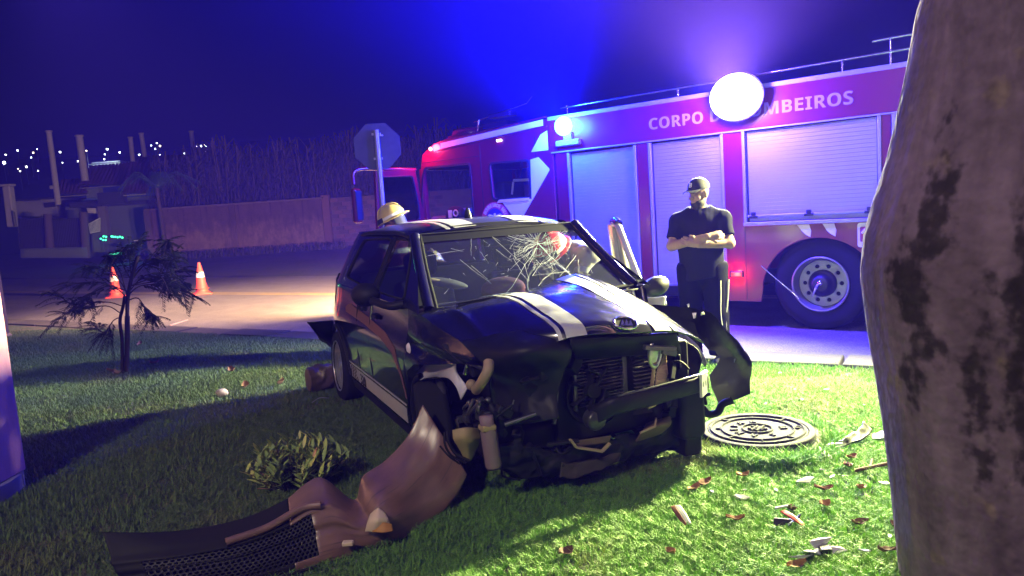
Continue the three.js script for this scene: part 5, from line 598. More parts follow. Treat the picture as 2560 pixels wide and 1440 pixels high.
{
  const standing = { pelvis: [0, 0.92, 0], chest: [0, 1.22, 0.03], shL: [0.19, 1.33, 0.03], shR: [-0.19, 1.33, 0.03], hipL: [0.1, 0.88, 0], hipR: [-0.1, 0.88, 0], kneeL: [0.12, 0.47, 0.05], kneeR: [-0.12, 0.47, 0.02], ankL: [0.13, 0.09, 0], ankR: [-0.13, 0.09, -0.02], elL: [0.28, 1.1, 0.1], elR: [-0.28, 1.1, 0.1], wrL: [0.18, 1.02, 0.3], wrR: [-0.18, 1.02, 0.3], handL: [-0.2, -0.2, 1], handR: [0.2, -0.2, 1] };
  firefighter('firefighter in a yellow helmet standing behind the tail of the wrecked car', [-1.16, -0.06, -8.1], -1.9, standing, { at: [0, 1.47, 0.09], turn: 0.3, nod: 0.4 }, mat(0.62, 0.50, 0.10, 0.3, { clearcoat: 0.6 }), mat(0.14, 0.015, 0.015, 0.8));
  const lean = { pelvis: [0, 0.86, -0.08], chest: [0, 1.03, 0.20], shL: [0.19, 1.08, 0.26], shR: [-0.19, 1.08, 0.26], hipL: [0.1, 0.83, -0.1], hipR: [-0.1, 0.83, -0.1], kneeL: [0.12, 0.45, 0.05], kneeR: [-0.12, 0.45, -0.05], ankL: [0.13, 0.09, -0.08], ankR: [-0.13, 0.09, -0.22], elL: [0.24, 0.88, 0.4], elR: [-0.24, 0.88, 0.4], wrL: [0.14, 0.86, 0.62], wrR: [-0.14, 0.86, 0.62], handL: [0, 0, 1], handR: [0, 0, 1] };
  // leans in through the open left door; local +z points into the car
  const p = CP(-0.42, 0, -1.12), c = Math.cos(CA), s = Math.sin(CA), w = [CO.x + c * p.x + s * p.z, -0.02, CO.z - s * p.x + c * p.z];
  firefighter('firefighter in a red helmet and pale coat leaning in through the open car door', w, CA - Math.PI / 2 + 0.25, lean, { at: [0, 1.13, 0.47], turn: 0.2, nod: 0.55 }, mat(0.5, 0.02, 0.03, 0.3, { clearcoat: 0.7 }), mat(0.50, 0.44, 0.30, 0.6));
  const unseenCrouch = { pelvis: [0, 0.56, -0.1], chest: [0, 0.78, 0.14], shL: [0.19, 0.86, 0.2], shR: [-0.19, 0.86, 0.2], hipL: [0.1, 0.52, -0.1], hipR: [-0.1, 0.52, -0.1], kneeL: [0.2, 0.5, 0.28], kneeR: [-0.18, 0.2, 0.2], ankL: [0.2, 0.09, 0.14], ankR: [-0.18, 0.1, -0.2], elL: [0.27, 0.7, 0.3], elR: [-0.27, 0.7, 0.3], wrL: [0.14, 0.66, 0.5], wrR: [-0.14, 0.66, 0.5], handL: [0, -0.2, 1], handR: [0, -0.2, 1] };  // unseen figure, placed to cast shade across the left lawn
  firefighter('unseen firefighter crouching behind the wrecked car, placed to shade the left lawn', [-0.75, -0.06, -7.75], Math.PI + 0.3, unseenCrouch, { at: [0, 0.95, 0.32], turn: 0, nod: 0.3 }, mat(0.62, 0.50, 0.10, 0.3, { clearcoat: 0.6 }), mat(0.14, 0.015, 0.015, 0.8));
}
// ---------------------------------------------------------------- near things on the lawn
{ // torn-off bumper skin
  const brown = mat(0.19, 0.10, 0.075, 0.42, { clearcoat: 0.5, clearcoatRoughness: 0.3, bumpMap: tex(128, 128, (u, v) => 0.5 + 0.5 * fbm(u * 24, v * 24, 3)), bumpScale: 0.002, map: tex(256, 256, (u, v) => { const n = fbm(u * 6, v * 6, 4), sc = smooth(0.22, 0.35, fbm(u * 3, v * 26, 9)); return [lerp(0.8 + 0.5 * n, 0.45, sc), lerp(0.8 + 0.5 * n, 0.5, sc), lerp(0.85 + 0.5 * n, 0.6, sc)]; }, true) }), blackP = mat(0.010, 0.009, 0.010, 0.65, { specularIntensity: 0.35 }), chip = mat(0.5, 0.38, 0.28, 0.6), orange = mat(0.35, 0.15, 0.03, 0.6);
  const b = thing('torn_bumper', 'torn off brown and black front bumper lying twisted from the wreck into the grass', 'car bumper', [0, 0, 0]);
  const cols = [[[1057, 1012], [1168, 1186]], [[1018, 1092], [1140, 1240]], [[962, 1152], [1078, 1306]], [[906, 1192], [1010, 1350]], [[884, 1250], [925, 1376]], [[800, 1193], [850, 1402]], [[720, 1246], [740, 1432]], [[600, 1298], [600, 1470]], [[430, 1328], [450, 1500]], [[256, 1330], [325, 1540]]];
  const dep = [3.62, 3.56, 3.45, 3.33, 3.28, 3.22, 3.13, 3.02, 2.92, 2.84], G = [];
  cols.forEach(([t, o], i) => { const row = [], bulge = [0.02, 0.05, 0.09, 0.10, 0.07, 0.06, 0.05, 0.05, 0.05, 0.03][i], gz = -ground(o[0], Math.min(o[1], 1500)).z; for (let j = 0; j <= 5; j++) { const f = j / 5, px = lerp(t[0], o[0], f), py = lerp(t[1], o[1], f), dTop = dep[i] + 0.10, dBot = i < 2 ? dep[i] : Math.min(dep[i], gz - 0.01), d = lerp(dTop, dBot, f) - bulge * Math.sin(f * Math.PI); row.push(at(px, py, d)); } G.push(row); });
  const dents = (s, t, p) => { const n = fbm(s * 5, t * 2.5, 3, 2), k = (c, w) => Math.exp(-Math.pow((t - c) / w, 2)), cr = (0.014 * k(0.26 + 0.1 * s, 0.04) - 0.016 * k(0.66 - 0.1 * s, 0.045)) * smooth(0.3, 0.55, s) - 0.035 * Math.exp(-Math.pow((s - 0.44 + 0.05 * t) / 0.02, 2)); return V(0.01 * n, 0.008 * n, 0.035 * n + cr).multiplyScalar(smooth(0, 0.15, t) * smooth(1, 0.9, t) * 0.8 + 0.1); };
  const grille = (s, t) => s > 0.60 && s < 0.945 && t > 0.36 && t < 0.86;
  put('bumper_skin', sheet(G.slice(0, 7), 60, 36, 0.006, (s, t, p) => dents(s * 0.667, t, p), (s, t) => !grille(s * 0.667, t)), brown, b);
  put('lower_valance', sheet(G.slice(6), 40, 36, 0.008, (s, t, p) => dents(0.667 + s * 0.333, t, p), (s, t) => !grille(0.667 + s * 0.333, t)), blackP, b);
  { // honeycomb grille in the opening: cells as hexagonal rings, a few rows
    const g = new THREE.Group(); g.name = 'honeycomb_grille'; b.add(g); const mk = (s, t) => gridAt(G, s, t).add(dents(s, t)); let n = 0;
    const R = 11, C = 30, gm = mat(0.022, 0.02, 0.024, 0.6), wall = [];
    for (let r = 0; r < R; r++) for (let c = 0; c < C; c++) { const s0 = lerp(0.60, 0.945, (c + (r % 2) * 0.5 + 0.5) / (C + 0.5)), t0 = lerp(0.36, 0.86, (r + 0.5) / R), ds = 0.345 / C * 0.5, dt = 0.5 / R * 0.62, pts = []; for (let k = 0; k < 6; k++) { const a = k * 1.0472 + 0.5236; pts.push(mk(s0 + ds * 1.08 * Math.cos(a), t0 + dt * Math.sin(a))); } const mid = mk(s0, t0), nrm = pts[1].clone().sub(mid).cross(pts[0].clone().sub(mid)).normalize(); for (let k = 0; k < 6; k++) { const p = pts[k], q = pts[(k + 1) % 6], pi = p.clone().lerp(mid, 0.22), qi = q.clone().lerp(mid, 0.22), a = quadStrip([p, q], [pi, qi]), w = quadStrip([pi, qi], [pi.clone().addScaledVector(nrm, 0.014), qi.clone().addScaledVector(nrm, 0.014)]); wall.push(a, w); } }
    tag(put('grille_cells', wall, gm, g), null, null, null, 'stuff');
    put('grille_back', sheet([0.58, 0.70, 0.83, 0.96].map((s) => [0.33, 0.6, 0.89].map((t) => mk(s, t).add(V(0, -0.015, -0.05)))), 20, 12, 0.004), blackP, g); }
  put('folded_lip', [tube([0.30, 0.40, 0.5, 0.6, 0.72].map((s) => gridAt(G, s, 1).add(V(0, 0.005, 0.012))), 0.010, 6), tube([0.62, 0.74, 0.86].map((s) => gridAt(G, s, 0.93).add(V(0, 0.004, 0.05))), 0.006, 6)], blackP, b);
  put('lip_trim', plank(gridAt(G, 0.44, 1).add(V(0.02, 0.0, 0.05)), gridAt(G, 0.60, 0.99).add(V(0, 0.0, 0.06)), 0.006, 0.03), mat(0.3, 0.27, 0.25, 0.5), b);
  put('grille_surround', tube([[0.57, 0.33], [0.62, 0.26], [0.72, 0.28], [0.80, 0.30]].map(([s, t]) => gridAt(G, s, t).add(V(0, 0.012, 0.02))), 0.018, 8), brown, b);
  put('torn_mount', [sheet([[at(925, 1285, 3.2), at(945, 1270, 3.2), at(962, 1280, 3.2)], [at(918, 1305, 3.17), at(942, 1300, 3.14), at(972, 1300, 3.17)], [at(912, 1330, 3.18), at(938, 1330, 3.15), at(975, 1322, 3.18)]], 10, 10, 0.01)], chip, b); put('torn_mount', sheet([[at(938, 1306, 3.15), at(960, 1306, 3.15), at(980, 1310, 3.16)], [at(930, 1330, 3.15), at(958, 1332, 3.13), at(984, 1328, 3.15)]], 6, 8, 0.008), orange, b);
  put('clip', box(0.05, 0.02, 0.03, ...at(870, 1358, 3.1).toArray(), 0.006), chip, b);
  put('wire_harness', [tube([at(1118, 1078, 3.52), at(1122, 1105, 3.50), at(1140, 1135, 3.5), at(1172, 1152, 3.5)], 0.008), tube([at(1112, 1080, 3.52), at(1112, 1110, 3.50), at(1128, 1138, 3.5), at(1165, 1158, 3.5)], 0.006), tube([at(1100, 1115, 3.5), at(1122, 1140, 3.48), at(1150, 1160, 3.5)], 0.005)], blackP, b);
}
{ // manhole cover with raised rings and letters, in a rough concrete collar
  const iron = mat(0.020, 0.020, 0.025, 0.85, { specularIntensity: 0.5, bumpMap: tex(256, 256, (u, v) => 0.5 + 0.5 * fbm(u * 50, v * 50, 2)), bumpScale: 0.003 }), conc = mat(0.10, 0.09, 0.08, 0.95, { bumpMap: tex(128, 128, (u, v) => 0.5 + 0.6 * fbm(u * 16, v * 16, 6)), bumpScale: 0.012 });
  const m = thing('manhole_cover', 'round iron manhole cover with raised rings and lettering in the lit grass', 'manhole cover', [1.39, 0.005, -4.27], 0.0);
  const r = rng(3); const ringPts = []; for (let i = 0; i < 40; i++) { const a = i / 40 * 6.283, R = 0.345 + 0.03 * fbm(Math.cos(a) * 2, Math.sin(a) * 2, 4) + (Math.abs(a - 0.25) < 0.35 || a > 6.1 ? 0.05 : 0); ringPts.push([R * Math.cos(a), R * Math.sin(a)]); }
  put('concrete_collar', slab(ringPts, 0.04, 0.012).rotateX(-Math.PI / 2), conc, m);
  put('iron_frame', lathe([[0.285, 0.03], [0.285, 0.078], [0.29, 0.084], [0.318, 0.084], [0.324, 0.076], [0.328, 0.0]], 64), iron, m);
  put('lid', new THREE.CylinderGeometry(0.282, 0.282, 0.05, 64).translate(0, 0.055, 0), iron, m);
  const ring = (R, w) => lathe([[R - w, 0.079], [R - w * 0.7, 0.09], [R + w * 0.7, 0.09], [R + w, 0.079]], 64);
  put('raised_ring', ring(0.265, 0.006), iron, m); put('raised_ring', ring(0.205, 0.005), iron, m); put('raised_ring', ring(0.085, 0.005), iron, m);
  for (let i = 0; i < 8; i++) { const a = i * 0.785 + 0.2; put('raised_rib', box(0.05, 0.012, 0.012, 0.235 * Math.cos(a), 0.084, 0.235 * Math.sin(a), 0.003).clone(), iron, m); const o = m.children[m.children.length - 1]; o.geometry = box(i % 2 ? 0.06 : 0.025, 0.012, 0.011, 0, 0, 0, 0.003).rotateY(-a).translate((i % 2 ? 0.235 : 0.225) * Math.cos(a), 0.084, (i % 2 ? 0.235 : 0.225) * Math.sin(a)); }
  // arc pieces of the second ring
  const L = (ch, deg, R) => { const g = letters(ch, 0.042, 0.010).translate(0, -0.021, 0).rotateX(-Math.PI / 2); const a = deg * Math.PI / 180; g.rotateY(-a); return g.translate(R * Math.sin(a), 0.079, -R * Math.cos(a)); };
  put('raised_lettering', [['S', 160], ['A', 205], ['N', 245], ['E', 275], ['P', 305], ['A', 332], ['R', 8]].map(([c, d]) => L(c, d, 0.135)), iron, m);
  put('raised_lettering', L('M', 95, 0.150), iron, m);
  put('emblem', [bar(V(-0.045, 0.086, 0.03), V(0.015, 0.086, -0.04), 0.008), bar(V(-0.02, 0.086, 0.045), V(0.05, 0.086, -0.03), 0.008), bar(V(-0.05, 0.086, -0.01), V(-0.015, 0.086, 0.035), 0.007), bar(V(0.01, 0.086, 0.02), V(0.05, 0.086, 0.03), 0.007), bar(V(-0.02, 0.086, -0.045), V(0.02, 0.086, 0.045), 0.006)], iron, m);
  put('key_slot', [new THREE.TorusGeometry(0.016, 0.005, 6, 20).rotateX(Math.PI / 2).translate(0.235, 0.082, 0.02)], iron, m);
}
{ // big tree trunk at the right, close to the camera
  const T = thing('tree', 'thick smooth barked tree trunk with dark mossy patches at the right edge', 'tree', [1.86, 0, -2.55], 0);
  const edge = [[-200, 2395], [0, 2312], [150, 2290], [300, 2262], [400, 2240], [500, 2210], [600, 2184], [700, 2178], [800, 2188], [950, 2208], [1100, 2230], [1250, 2246], [1440, 2264], [1600, 2275], [2100, 2300]];
  const leftX = (py) => { for (let i = 1; i < edge.length; i++) if (py <= edge[i][0]) { const f = (py - edge[i - 1][0]) / (edge[i][0] - edge[i - 1][0]); return lerp(edge[i - 1][1], edge[i][1], f); } return 2300; };
  const axis = [1.86, -2.55], G = [], rows = 60, seg = 72;
  // radius by height so that the silhouette on the left follows the photographed trunk
  for (let i = 0; i <= rows; i++) { const y = lerp(-0.05, 2.95, i / rows), row = []; const d = -axis[1]; // find pixel row of this height at the axis depth
    let py = 700; for (let k = 0; k < 20; k++) { const p = at(leftX(py), py, d); py -= (y - p.y) * FOC / d * 0.9; py = clamp(py, -700, 2600); }
    const p = at(leftX(py), py, d), ax = axis[0] + 0.05 * Math.sin(y * 1.3), R0 = Math.max(0.16, ax - p.x - 0.015);
    for (let j = 0; j <= seg; j++) { const a = j / seg * 6.2832, c = Math.cos(a), s = Math.sin(a), left = Math.max(0, -c), R = lerp(0.33, R0, Math.pow(left, 0.7)) * (1 + 0.05 * fbm(c * 1.6 + 3, y * 1.1, s * 1.6, 3) * (1 - 0.6 * left) + 0.012 * Math.sin(a * 9 + y * 1.2) * smooth(0, 1.5, 2.6 - y)); row.push(V(ax + R * c, y, axis[1] + R * s * 0.92)); } G.push(row); }
  const patch = (u, v) => { const y = v * 3 - 0.05, w1 = 0.03 * fbm(u * 11, v * 14, 41, 3), uu = u + w1, n = fbm(u * 30, v * 16, 2, 5), m = fbm(u * 90, v * 60, 12, 4), e = (x, w) => Math.exp(-x * x / (w * w)); const main = e(uu - 0.452 + 0.035 * (y - 1.1), 0.03) * smooth(0.5, 0.9, y) * smooth(1.95, 1.4, y), low = e(uu - 0.405, 0.022) * smooth(0.2, 0.6, y) * smooth(1.4, 1.0, y), right = e(uu - 0.372, 0.02) * smooth(0.2, 0.6, y) * smooth(1.8, 1.3, y); return 0.8 * smooth(0.5, 0.95, Math.max(main, 0.85 * low, right) * 0.9 + 0.9 * n + 0.6 * m); };
  const bark = mat(1, 1, 1, 0.95, { specularIntensity: 0.15, map: tex(1024, 1024, (u, v) => { const st = fbm(u * 40, v * 5, 4, 4), n = fbm(u * 9, v * 9, 8, 4), m = fbm(u * 70, v * 70, 1, 3), k = 1 + 0.5 * st + 0.6 * n + 0.4 * m, p = patch(u, v), lich = smooth(0.2, 0.35, fbm(u * 22, v * 16, 31)) * 0.5; let c = [0.15 * k, 0.105 * k, 0.15 * k]; c = c.map((q, i) => lerp(q, [0.19, 0.14, 0.10][i] * (1 + m), lich)); return c.map((q, i) => lerp(q, [0.010, 0.009, 0.009][i] * (1 + 2.5 * Math.max(0, m)), p)); }, true), bumpMap: tex(1024, 512, (u, v) => 0.45 + 0.35 * fbm(u * 36, v * 7, 4, 4) + 0.4 * fbm(u * 80, v * 60, 5, 3) + 0.12 * patch(u, v) * fbm(u * 120, v * 90, 3)), bumpScale: 0.022 });
  const g = sheet(G, 120, 144, 0, (s, t, p) => { const u = t, k = 0.012 * patch(u, s) * fbm(u * 60, s * 40, 2, 3); return V(k * Math.cos(t * 6.28), 0, k * Math.sin(t * 6.28)); });
  { const uv = g.attributes.uv; for (let i = 0; i < uv.count; i++) uv.setXY(i, uv.getY(i), uv.getX(i)); }
  g.translate(-1.86, 0, 2.55); put('trunk', g, bark, T);
  { // limbs and crown above the frame
    const limb = []; const r = rng(12); for (const [x, y, z, q] of [[0.9, 4.6, -0.6, 0.13], [-0.5, 5.0, 0.8, 0.12], [0.2, 5.2, -1.0, 0.11]]) limb.push(tube([V(0.02, 2.7, 0), V(x * 0.35, 3.4, z * 0.3), V(x, y, z)], q, 8)); put('limb', limb[0], bark, T); put('limb', limb[1], bark, T); put('limb', limb[2], bark, T);
    const pos = [], idx = []; for (let i = 0; i < 2600; i++) { const a = r() * 6.28, e = Math.pow(r(), 0.5), x = 0.3 + 1.9 * e * Math.cos(a), z = -0.1 + 1.6 * e * Math.sin(a), y = 5.1 + 1.1 * (r() - 0.4), s = 0.05 + 0.04 * r(), b = r() * 6.28, k = pos.length / 3; pos.push(x, y, z, x + s * Math.cos(b) + s * 0.4, y + s * 0.3, z + s * Math.sin(b), x + s * 1.6 * Math.cos(b), y - s * 0.4, z + s * 1.6 * Math.sin(b), x + s * Math.cos(b + 0.6), y - s * 0.2, z + s * Math.sin(b + 0.6)); idx.push(k, k + 1, k + 2, k, k + 2, k + 3); } const lg = new THREE.BufferGeometry(); lg.setAttribute('position', new THREE.Float32BufferAttribute(pos, 3)); lg.setIndex(idx); lg.computeVertexNormals(); tag(put('crown', lg, mat(0.05, 0.09, 0.03, 0.7), T), null, null, null, 'stuff'); }
}
{ // left: white pillar, dark pole
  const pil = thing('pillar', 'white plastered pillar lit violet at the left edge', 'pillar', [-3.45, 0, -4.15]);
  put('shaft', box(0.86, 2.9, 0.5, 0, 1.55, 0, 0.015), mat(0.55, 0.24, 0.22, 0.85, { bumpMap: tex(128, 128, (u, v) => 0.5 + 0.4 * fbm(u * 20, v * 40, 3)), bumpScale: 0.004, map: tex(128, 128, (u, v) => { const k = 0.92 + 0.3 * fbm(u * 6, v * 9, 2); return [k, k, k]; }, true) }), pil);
  put('plinth', sheet(Array.from({ length: 9 }, (_, i) => { const a = lerp(-0.3, 6.0, i / 8); return [0, 0.07, 0.13].map((y) => V(0.445 * Math.sign(Math.cos(a)) * Math.pow(Math.abs(Math.cos(a)), 0.5), y - 0.02, 0.275 * Math.sign(Math.sin(a)) * Math.pow(Math.abs(Math.sin(a)), 0.5))); }), 40, 8, 0.03, (s, t, p) => V(0.02 * fbm(p.x * 9, p.z * 9, 1), 0.02 * fbm(p.x * 7, p.z * 7, 5), 0.02 * fbm(p.x * 8, p.z * 8, 8))), mat(0.16, 0.14, 0.13, 0.95), pil);
  const pole = thing('utility_pole', 'dark wooden pole at the left edge beside the road', 'pole', [-7.95, -0.08, -11.3]);
  { const m2 = mat(0.2, 0.2, 0.21, 0.5); put('unseen_lamp_arm', tube([V(0, 7.0, 0), V(0.2, 7.35, -0.5), V(0.3, 7.4, -1.3)], 0.035), m2, pole); put('unseen_lamp_head', box(0.24, 0.1, 0.55, 0.32, 7.4, -1.5, 0.04), m2, pole); put('lamp_glass', box(0.18, 0.03, 0.42, 0.32, 7.34, -1.5, 0.01), glow(1, 0.7, 0.5, 8), pole); const L = new THREE.SpotLight(rgb(1, 0.62, 0.42), 800, 0, 0.72, 1, 2); L.name = 'unseen_pole_lamp_light'; L.position.set(-7.63, 7.2, -12.8); L.target.position.set(-5.6, -0.1, -15.0); L.castShadow = true; L.shadow.radius = 6; scene.add(L, L.target); }  // unseen lamp on the pole, out of view above, placed to light the road
  put('pole', lathe([[0.19, 0], [0.185, 0.6], [0.165, 2.5], [0.13, 7.5], [0, 7.52]], 20), mat(0.045, 0.035, 0.04, 0.9, { bumpMap: tex(64, 128, (u, v) => 0.5 + 0.6 * fbm(u * 20, v * 4, 2)), bumpScale: 0.015 }), pole);
  put('base_collar', lathe([[0.24, 0], [0.23, 0.1], [0.19, 0.14]], 20), mat(0.12, 0.1, 0.09, 0.95), pole); put('cable_bracket', [bar(V(-0.7, 7.0, 0), V(0.7, 7.0, 0), 0.05), bar(V(-0.5, 7.0, 0), V(0, 6.5, 0), 0.02), bar(V(0.5, 7.0, 0), V(0, 6.5, 0), 0.02)], mat(0.05, 0.04, 0.04, 0.9), pole);
}
{ // stop sign seen from the back
  const p = at(943, 366, 10.0), s = thing('stop_sign', 'bare metal back of an octagonal road sign on a round pole behind the car', 'road sign', [p.x, -0.08, p.z], 0.12), h = p.y + 0.08, R = 0.325;
  const oct = Array.from({ length: 8 }, (_, i) => [R * Math.cos((i + 0.5) * Math.PI / 4), R * Math.sin((i + 0.5) * Math.PI / 4)]);
  put('plate', slab(oct, 0.006, 0.002).translate(0, h, -0.012), mat(0.06, 0.06, 0.075, 0.6, { metalness: 0.3, map: tex(128, 128, (u, v) => { const k = 0.9 + 0.5 * fbm(u * 7, v * 7, 3); return [k, k, k]; }, true) }), s);
  put('plate_face', slab(oct.map(([x, y]) => [x * 0.985, y * 0.985]), 0.003, 0).translate(0, h, -0.0155), mat(0.45, 0.02, 0.03, 0.5), s);
  put('pole', cyl(0.035, 0.037, h + 0.26, 18, 0.005, (h + 0.26) / 2 - 0.05, 0.032), mat(0.33, 0.33, 0.36, 0.5, { metalness: 0.4 }), s);
  put('clamp', [box(0.12, 0.03, 0.01, 0, h + 0.16, 0.0), box(0.12, 0.03, 0.01, 0, h - 0.16, 0.0), box(0.12, 0.02, 0.012, 0.03, h + 0.14, 0.0)], mat(0.4, 0.4, 0.42, 0.4, { metalness: 0.7 }), s);
}
{ // cones
  const orange = mat(0.62, 0.07, 0.03, 0.55), band = mat(0.75, 0.73, 0.7, 0.4), G = 'traffic cones on the road';
  const make = (label, pos, turn) => { const c = thing('traffic_cone', label, 'traffic cone', pos, turn, G); const foot = roundPoly([[-0.2, -0.2], [0.2, -0.2], [0.2, 0.2], [-0.2, 0.2]], 0.05);
    put('base', [slab(foot, 0.035, 0.008).rotateX(-Math.PI / 2), lathe([[0.165, 0.035], [0.16, 0.06], [0.14, 0.07]], 24)], orange, c); put('cone', lathe([[0.145, 0.035], [0.135, 0.10], [0.118, 0.22], [0.113, 0.235], [0.095, 0.40], [0.074, 0.53], [0.032, 0.735], [0.026, 0.75], [0.02, 0.75]], 28), orange, c); put('reflective_band', lathe([[0.0985, 0.40], [0.0785, 0.525]], 28), band, c); put('reflective_collar', lathe([[0.155, 0.125], [0.17, 0.13], [0.17, 0.14], [0.14, 0.15]], 24), orange, c); return c; };
  const a = ground(506, 736, -0.10), b = ground(290, 744, -0.10);
  make('orange traffic cone with white band standing alone on the yellow centre line', [a.x, -0.094, a.z], 0.5); make('orange traffic cone half hidden behind the small feathery tree', [b.x, -0.094, b.z], 0.2);
}
{ // young feathery tree
  const r = rng(19), bark = mat(0.03, 0.02, 0.018, 0.95, { specularIntensity: 0.1 }), leafM = mat(0.014, 0.015, 0.008, 0.9, { specularIntensity: 0.1 }), o = ground(314, 935, 0), t = thing('young_tree', 'young feathery tree with two thin stems on the left lawn', 'tree', [o.x, lawnY(o.x, o.z), o.z]);
  const d = -o.z, L = (px, py, dz = 0) => { const p = at(px, py, d - dz); return V(p.x - o.x, p.y, p.z - o.z); }, stems = [], leaf = { pos: [], idx: [] };
  const trunk1 = [V(0.0, -0.02, 0), L(318, 860), L(318, 790), L(320, 740), L(330, 690), L(345, 640)], trunk2 = [V(-0.03, -0.02, 0.02), L(305, 850), L(300, 800), L(308, 765), L(312, 740)];
  put('trunk', [tube(trunk1, 0.020, 8, 30), tube(trunk1.slice(0, 3), 0.026, 8, 10)], bark, t); put('trunk', tube(trunk2, 0.017, 8, 24), bark, t);
  const tips = [[[318, 745], [290, 720], [240, 705], [165, 712, 0.2]], [[306, 765], [270, 755], [210, 760], [140, 800, 0.3]], [[304, 785], [270, 765], [200, 770], [135, 730, 0.3]], [[318, 740], [350, 715], [410, 712], [485, 738, 0.1]], [[322, 730], [360, 690], [420, 680], [455, 668, -0.2]], [[325, 715], [345, 670], [400, 640], [440, 628, -0.4]], [[330, 700], [325, 660], [330, 620], [352, 596, 0]], [[320, 735], [290, 690], [250, 668], [205, 672, -0.3]], [[318, 742], [300, 680], [280, 650], [262, 640, 0.3]], [[318, 752], [345, 745], [365, 775], [382, 798, 0.3]], [[304, 792], [285, 800], [262, 830], [232, 812, 0.2]], [[330, 700], [370, 650], [405, 612], [418, 604, 0.4]], [[320, 728], [270, 715], [225, 735], [180, 752, -0.4]], [[330, 700], [350, 672], [385, 655], [430, 650, 0.2]], [[328, 700], [310, 668], [300, 640], [318, 612, 0.2]], [[325, 715], [365, 700], [395, 690], [425, 735, 0.3]], [[325, 715], [380, 705], [430, 700], [470, 712, -0.4]]];
  const pinna = (a, dir, len) => { // a drooping leaf: rachis with pairs of narrow leaflets
    const n = 13; for (let k = 1; k <= n; k++) for (const sgn of [1, -1]) { const f = k / n, p = a.clone().addScaledVector(dir, len * f); p.y -= len * 0.35 * f * f; const side = dir.clone().cross(V(0, 1, 0)).normalize().multiplyScalar(sgn), l = len * (0.26 - 0.16 * f) * (0.8 + 0.4 * r()), q = p.clone().addScaledVector(side, l).addScaledVector(dir, l * 0.7); q.y -= l * (0.5 + 0.5 * r()); const w = 0.0026 + 0.0015 * r(), i0 = leaf.pos.length / 3, m = p.clone().lerp(q, 0.5); leaf.pos.push(p.x, p.y, p.z, m.x + w, m.y + w, m.z, q.x, q.y, q.z, m.x - w, m.y - w, m.z + w); leaf.idx.push(i0, i0 + 1, i0 + 2, i0, i0 + 2, i0 + 3); } };
  for (const tp of tips) { const c = new THREE.CatmullRomCurve3(tp.map(([x, y, dz = 0], i) => L(x, y, dz * (i + 1) / 4 + (i ? 0.1 * (r() - 0.5) : 0)))); put('branch', new THREE.TubeGeometry(c, 16, 0.006, 5), bark, t);
    for (let k = 0; k < 21; k++) { const u = 0.28 + 0.72 * k / 21, p = c.getPointAt(u), tg = c.getTangentAt(u), dir = tg.clone().add(V((r() - 0.5) * 1.9, (r() - 0.5) * 1.3, (r() - 0.5) * 1.9)).normalize(), len = 0.13 + 0.13 * r(); stems.push(tube([p, p.clone().addScaledVector(dir, len * 0.5).add(V(0, -len * 0.09, 0)), p.clone().addScaledVector(dir, len).add(V(0, -len * 0.35, 0))], 0.0022, 4, 4)); pinna(p, dir, len); } }
  put('twigs', stems, bark, t); const g = new THREE.BufferGeometry(); g.setAttribute('position', new THREE.Float32BufferAttribute(leaf.pos, 3)); g.setIndex(leaf.idx); g.computeVertexNormals(); tag(put('crown', g, leafM, t), null, null, null, 'stuff');
}
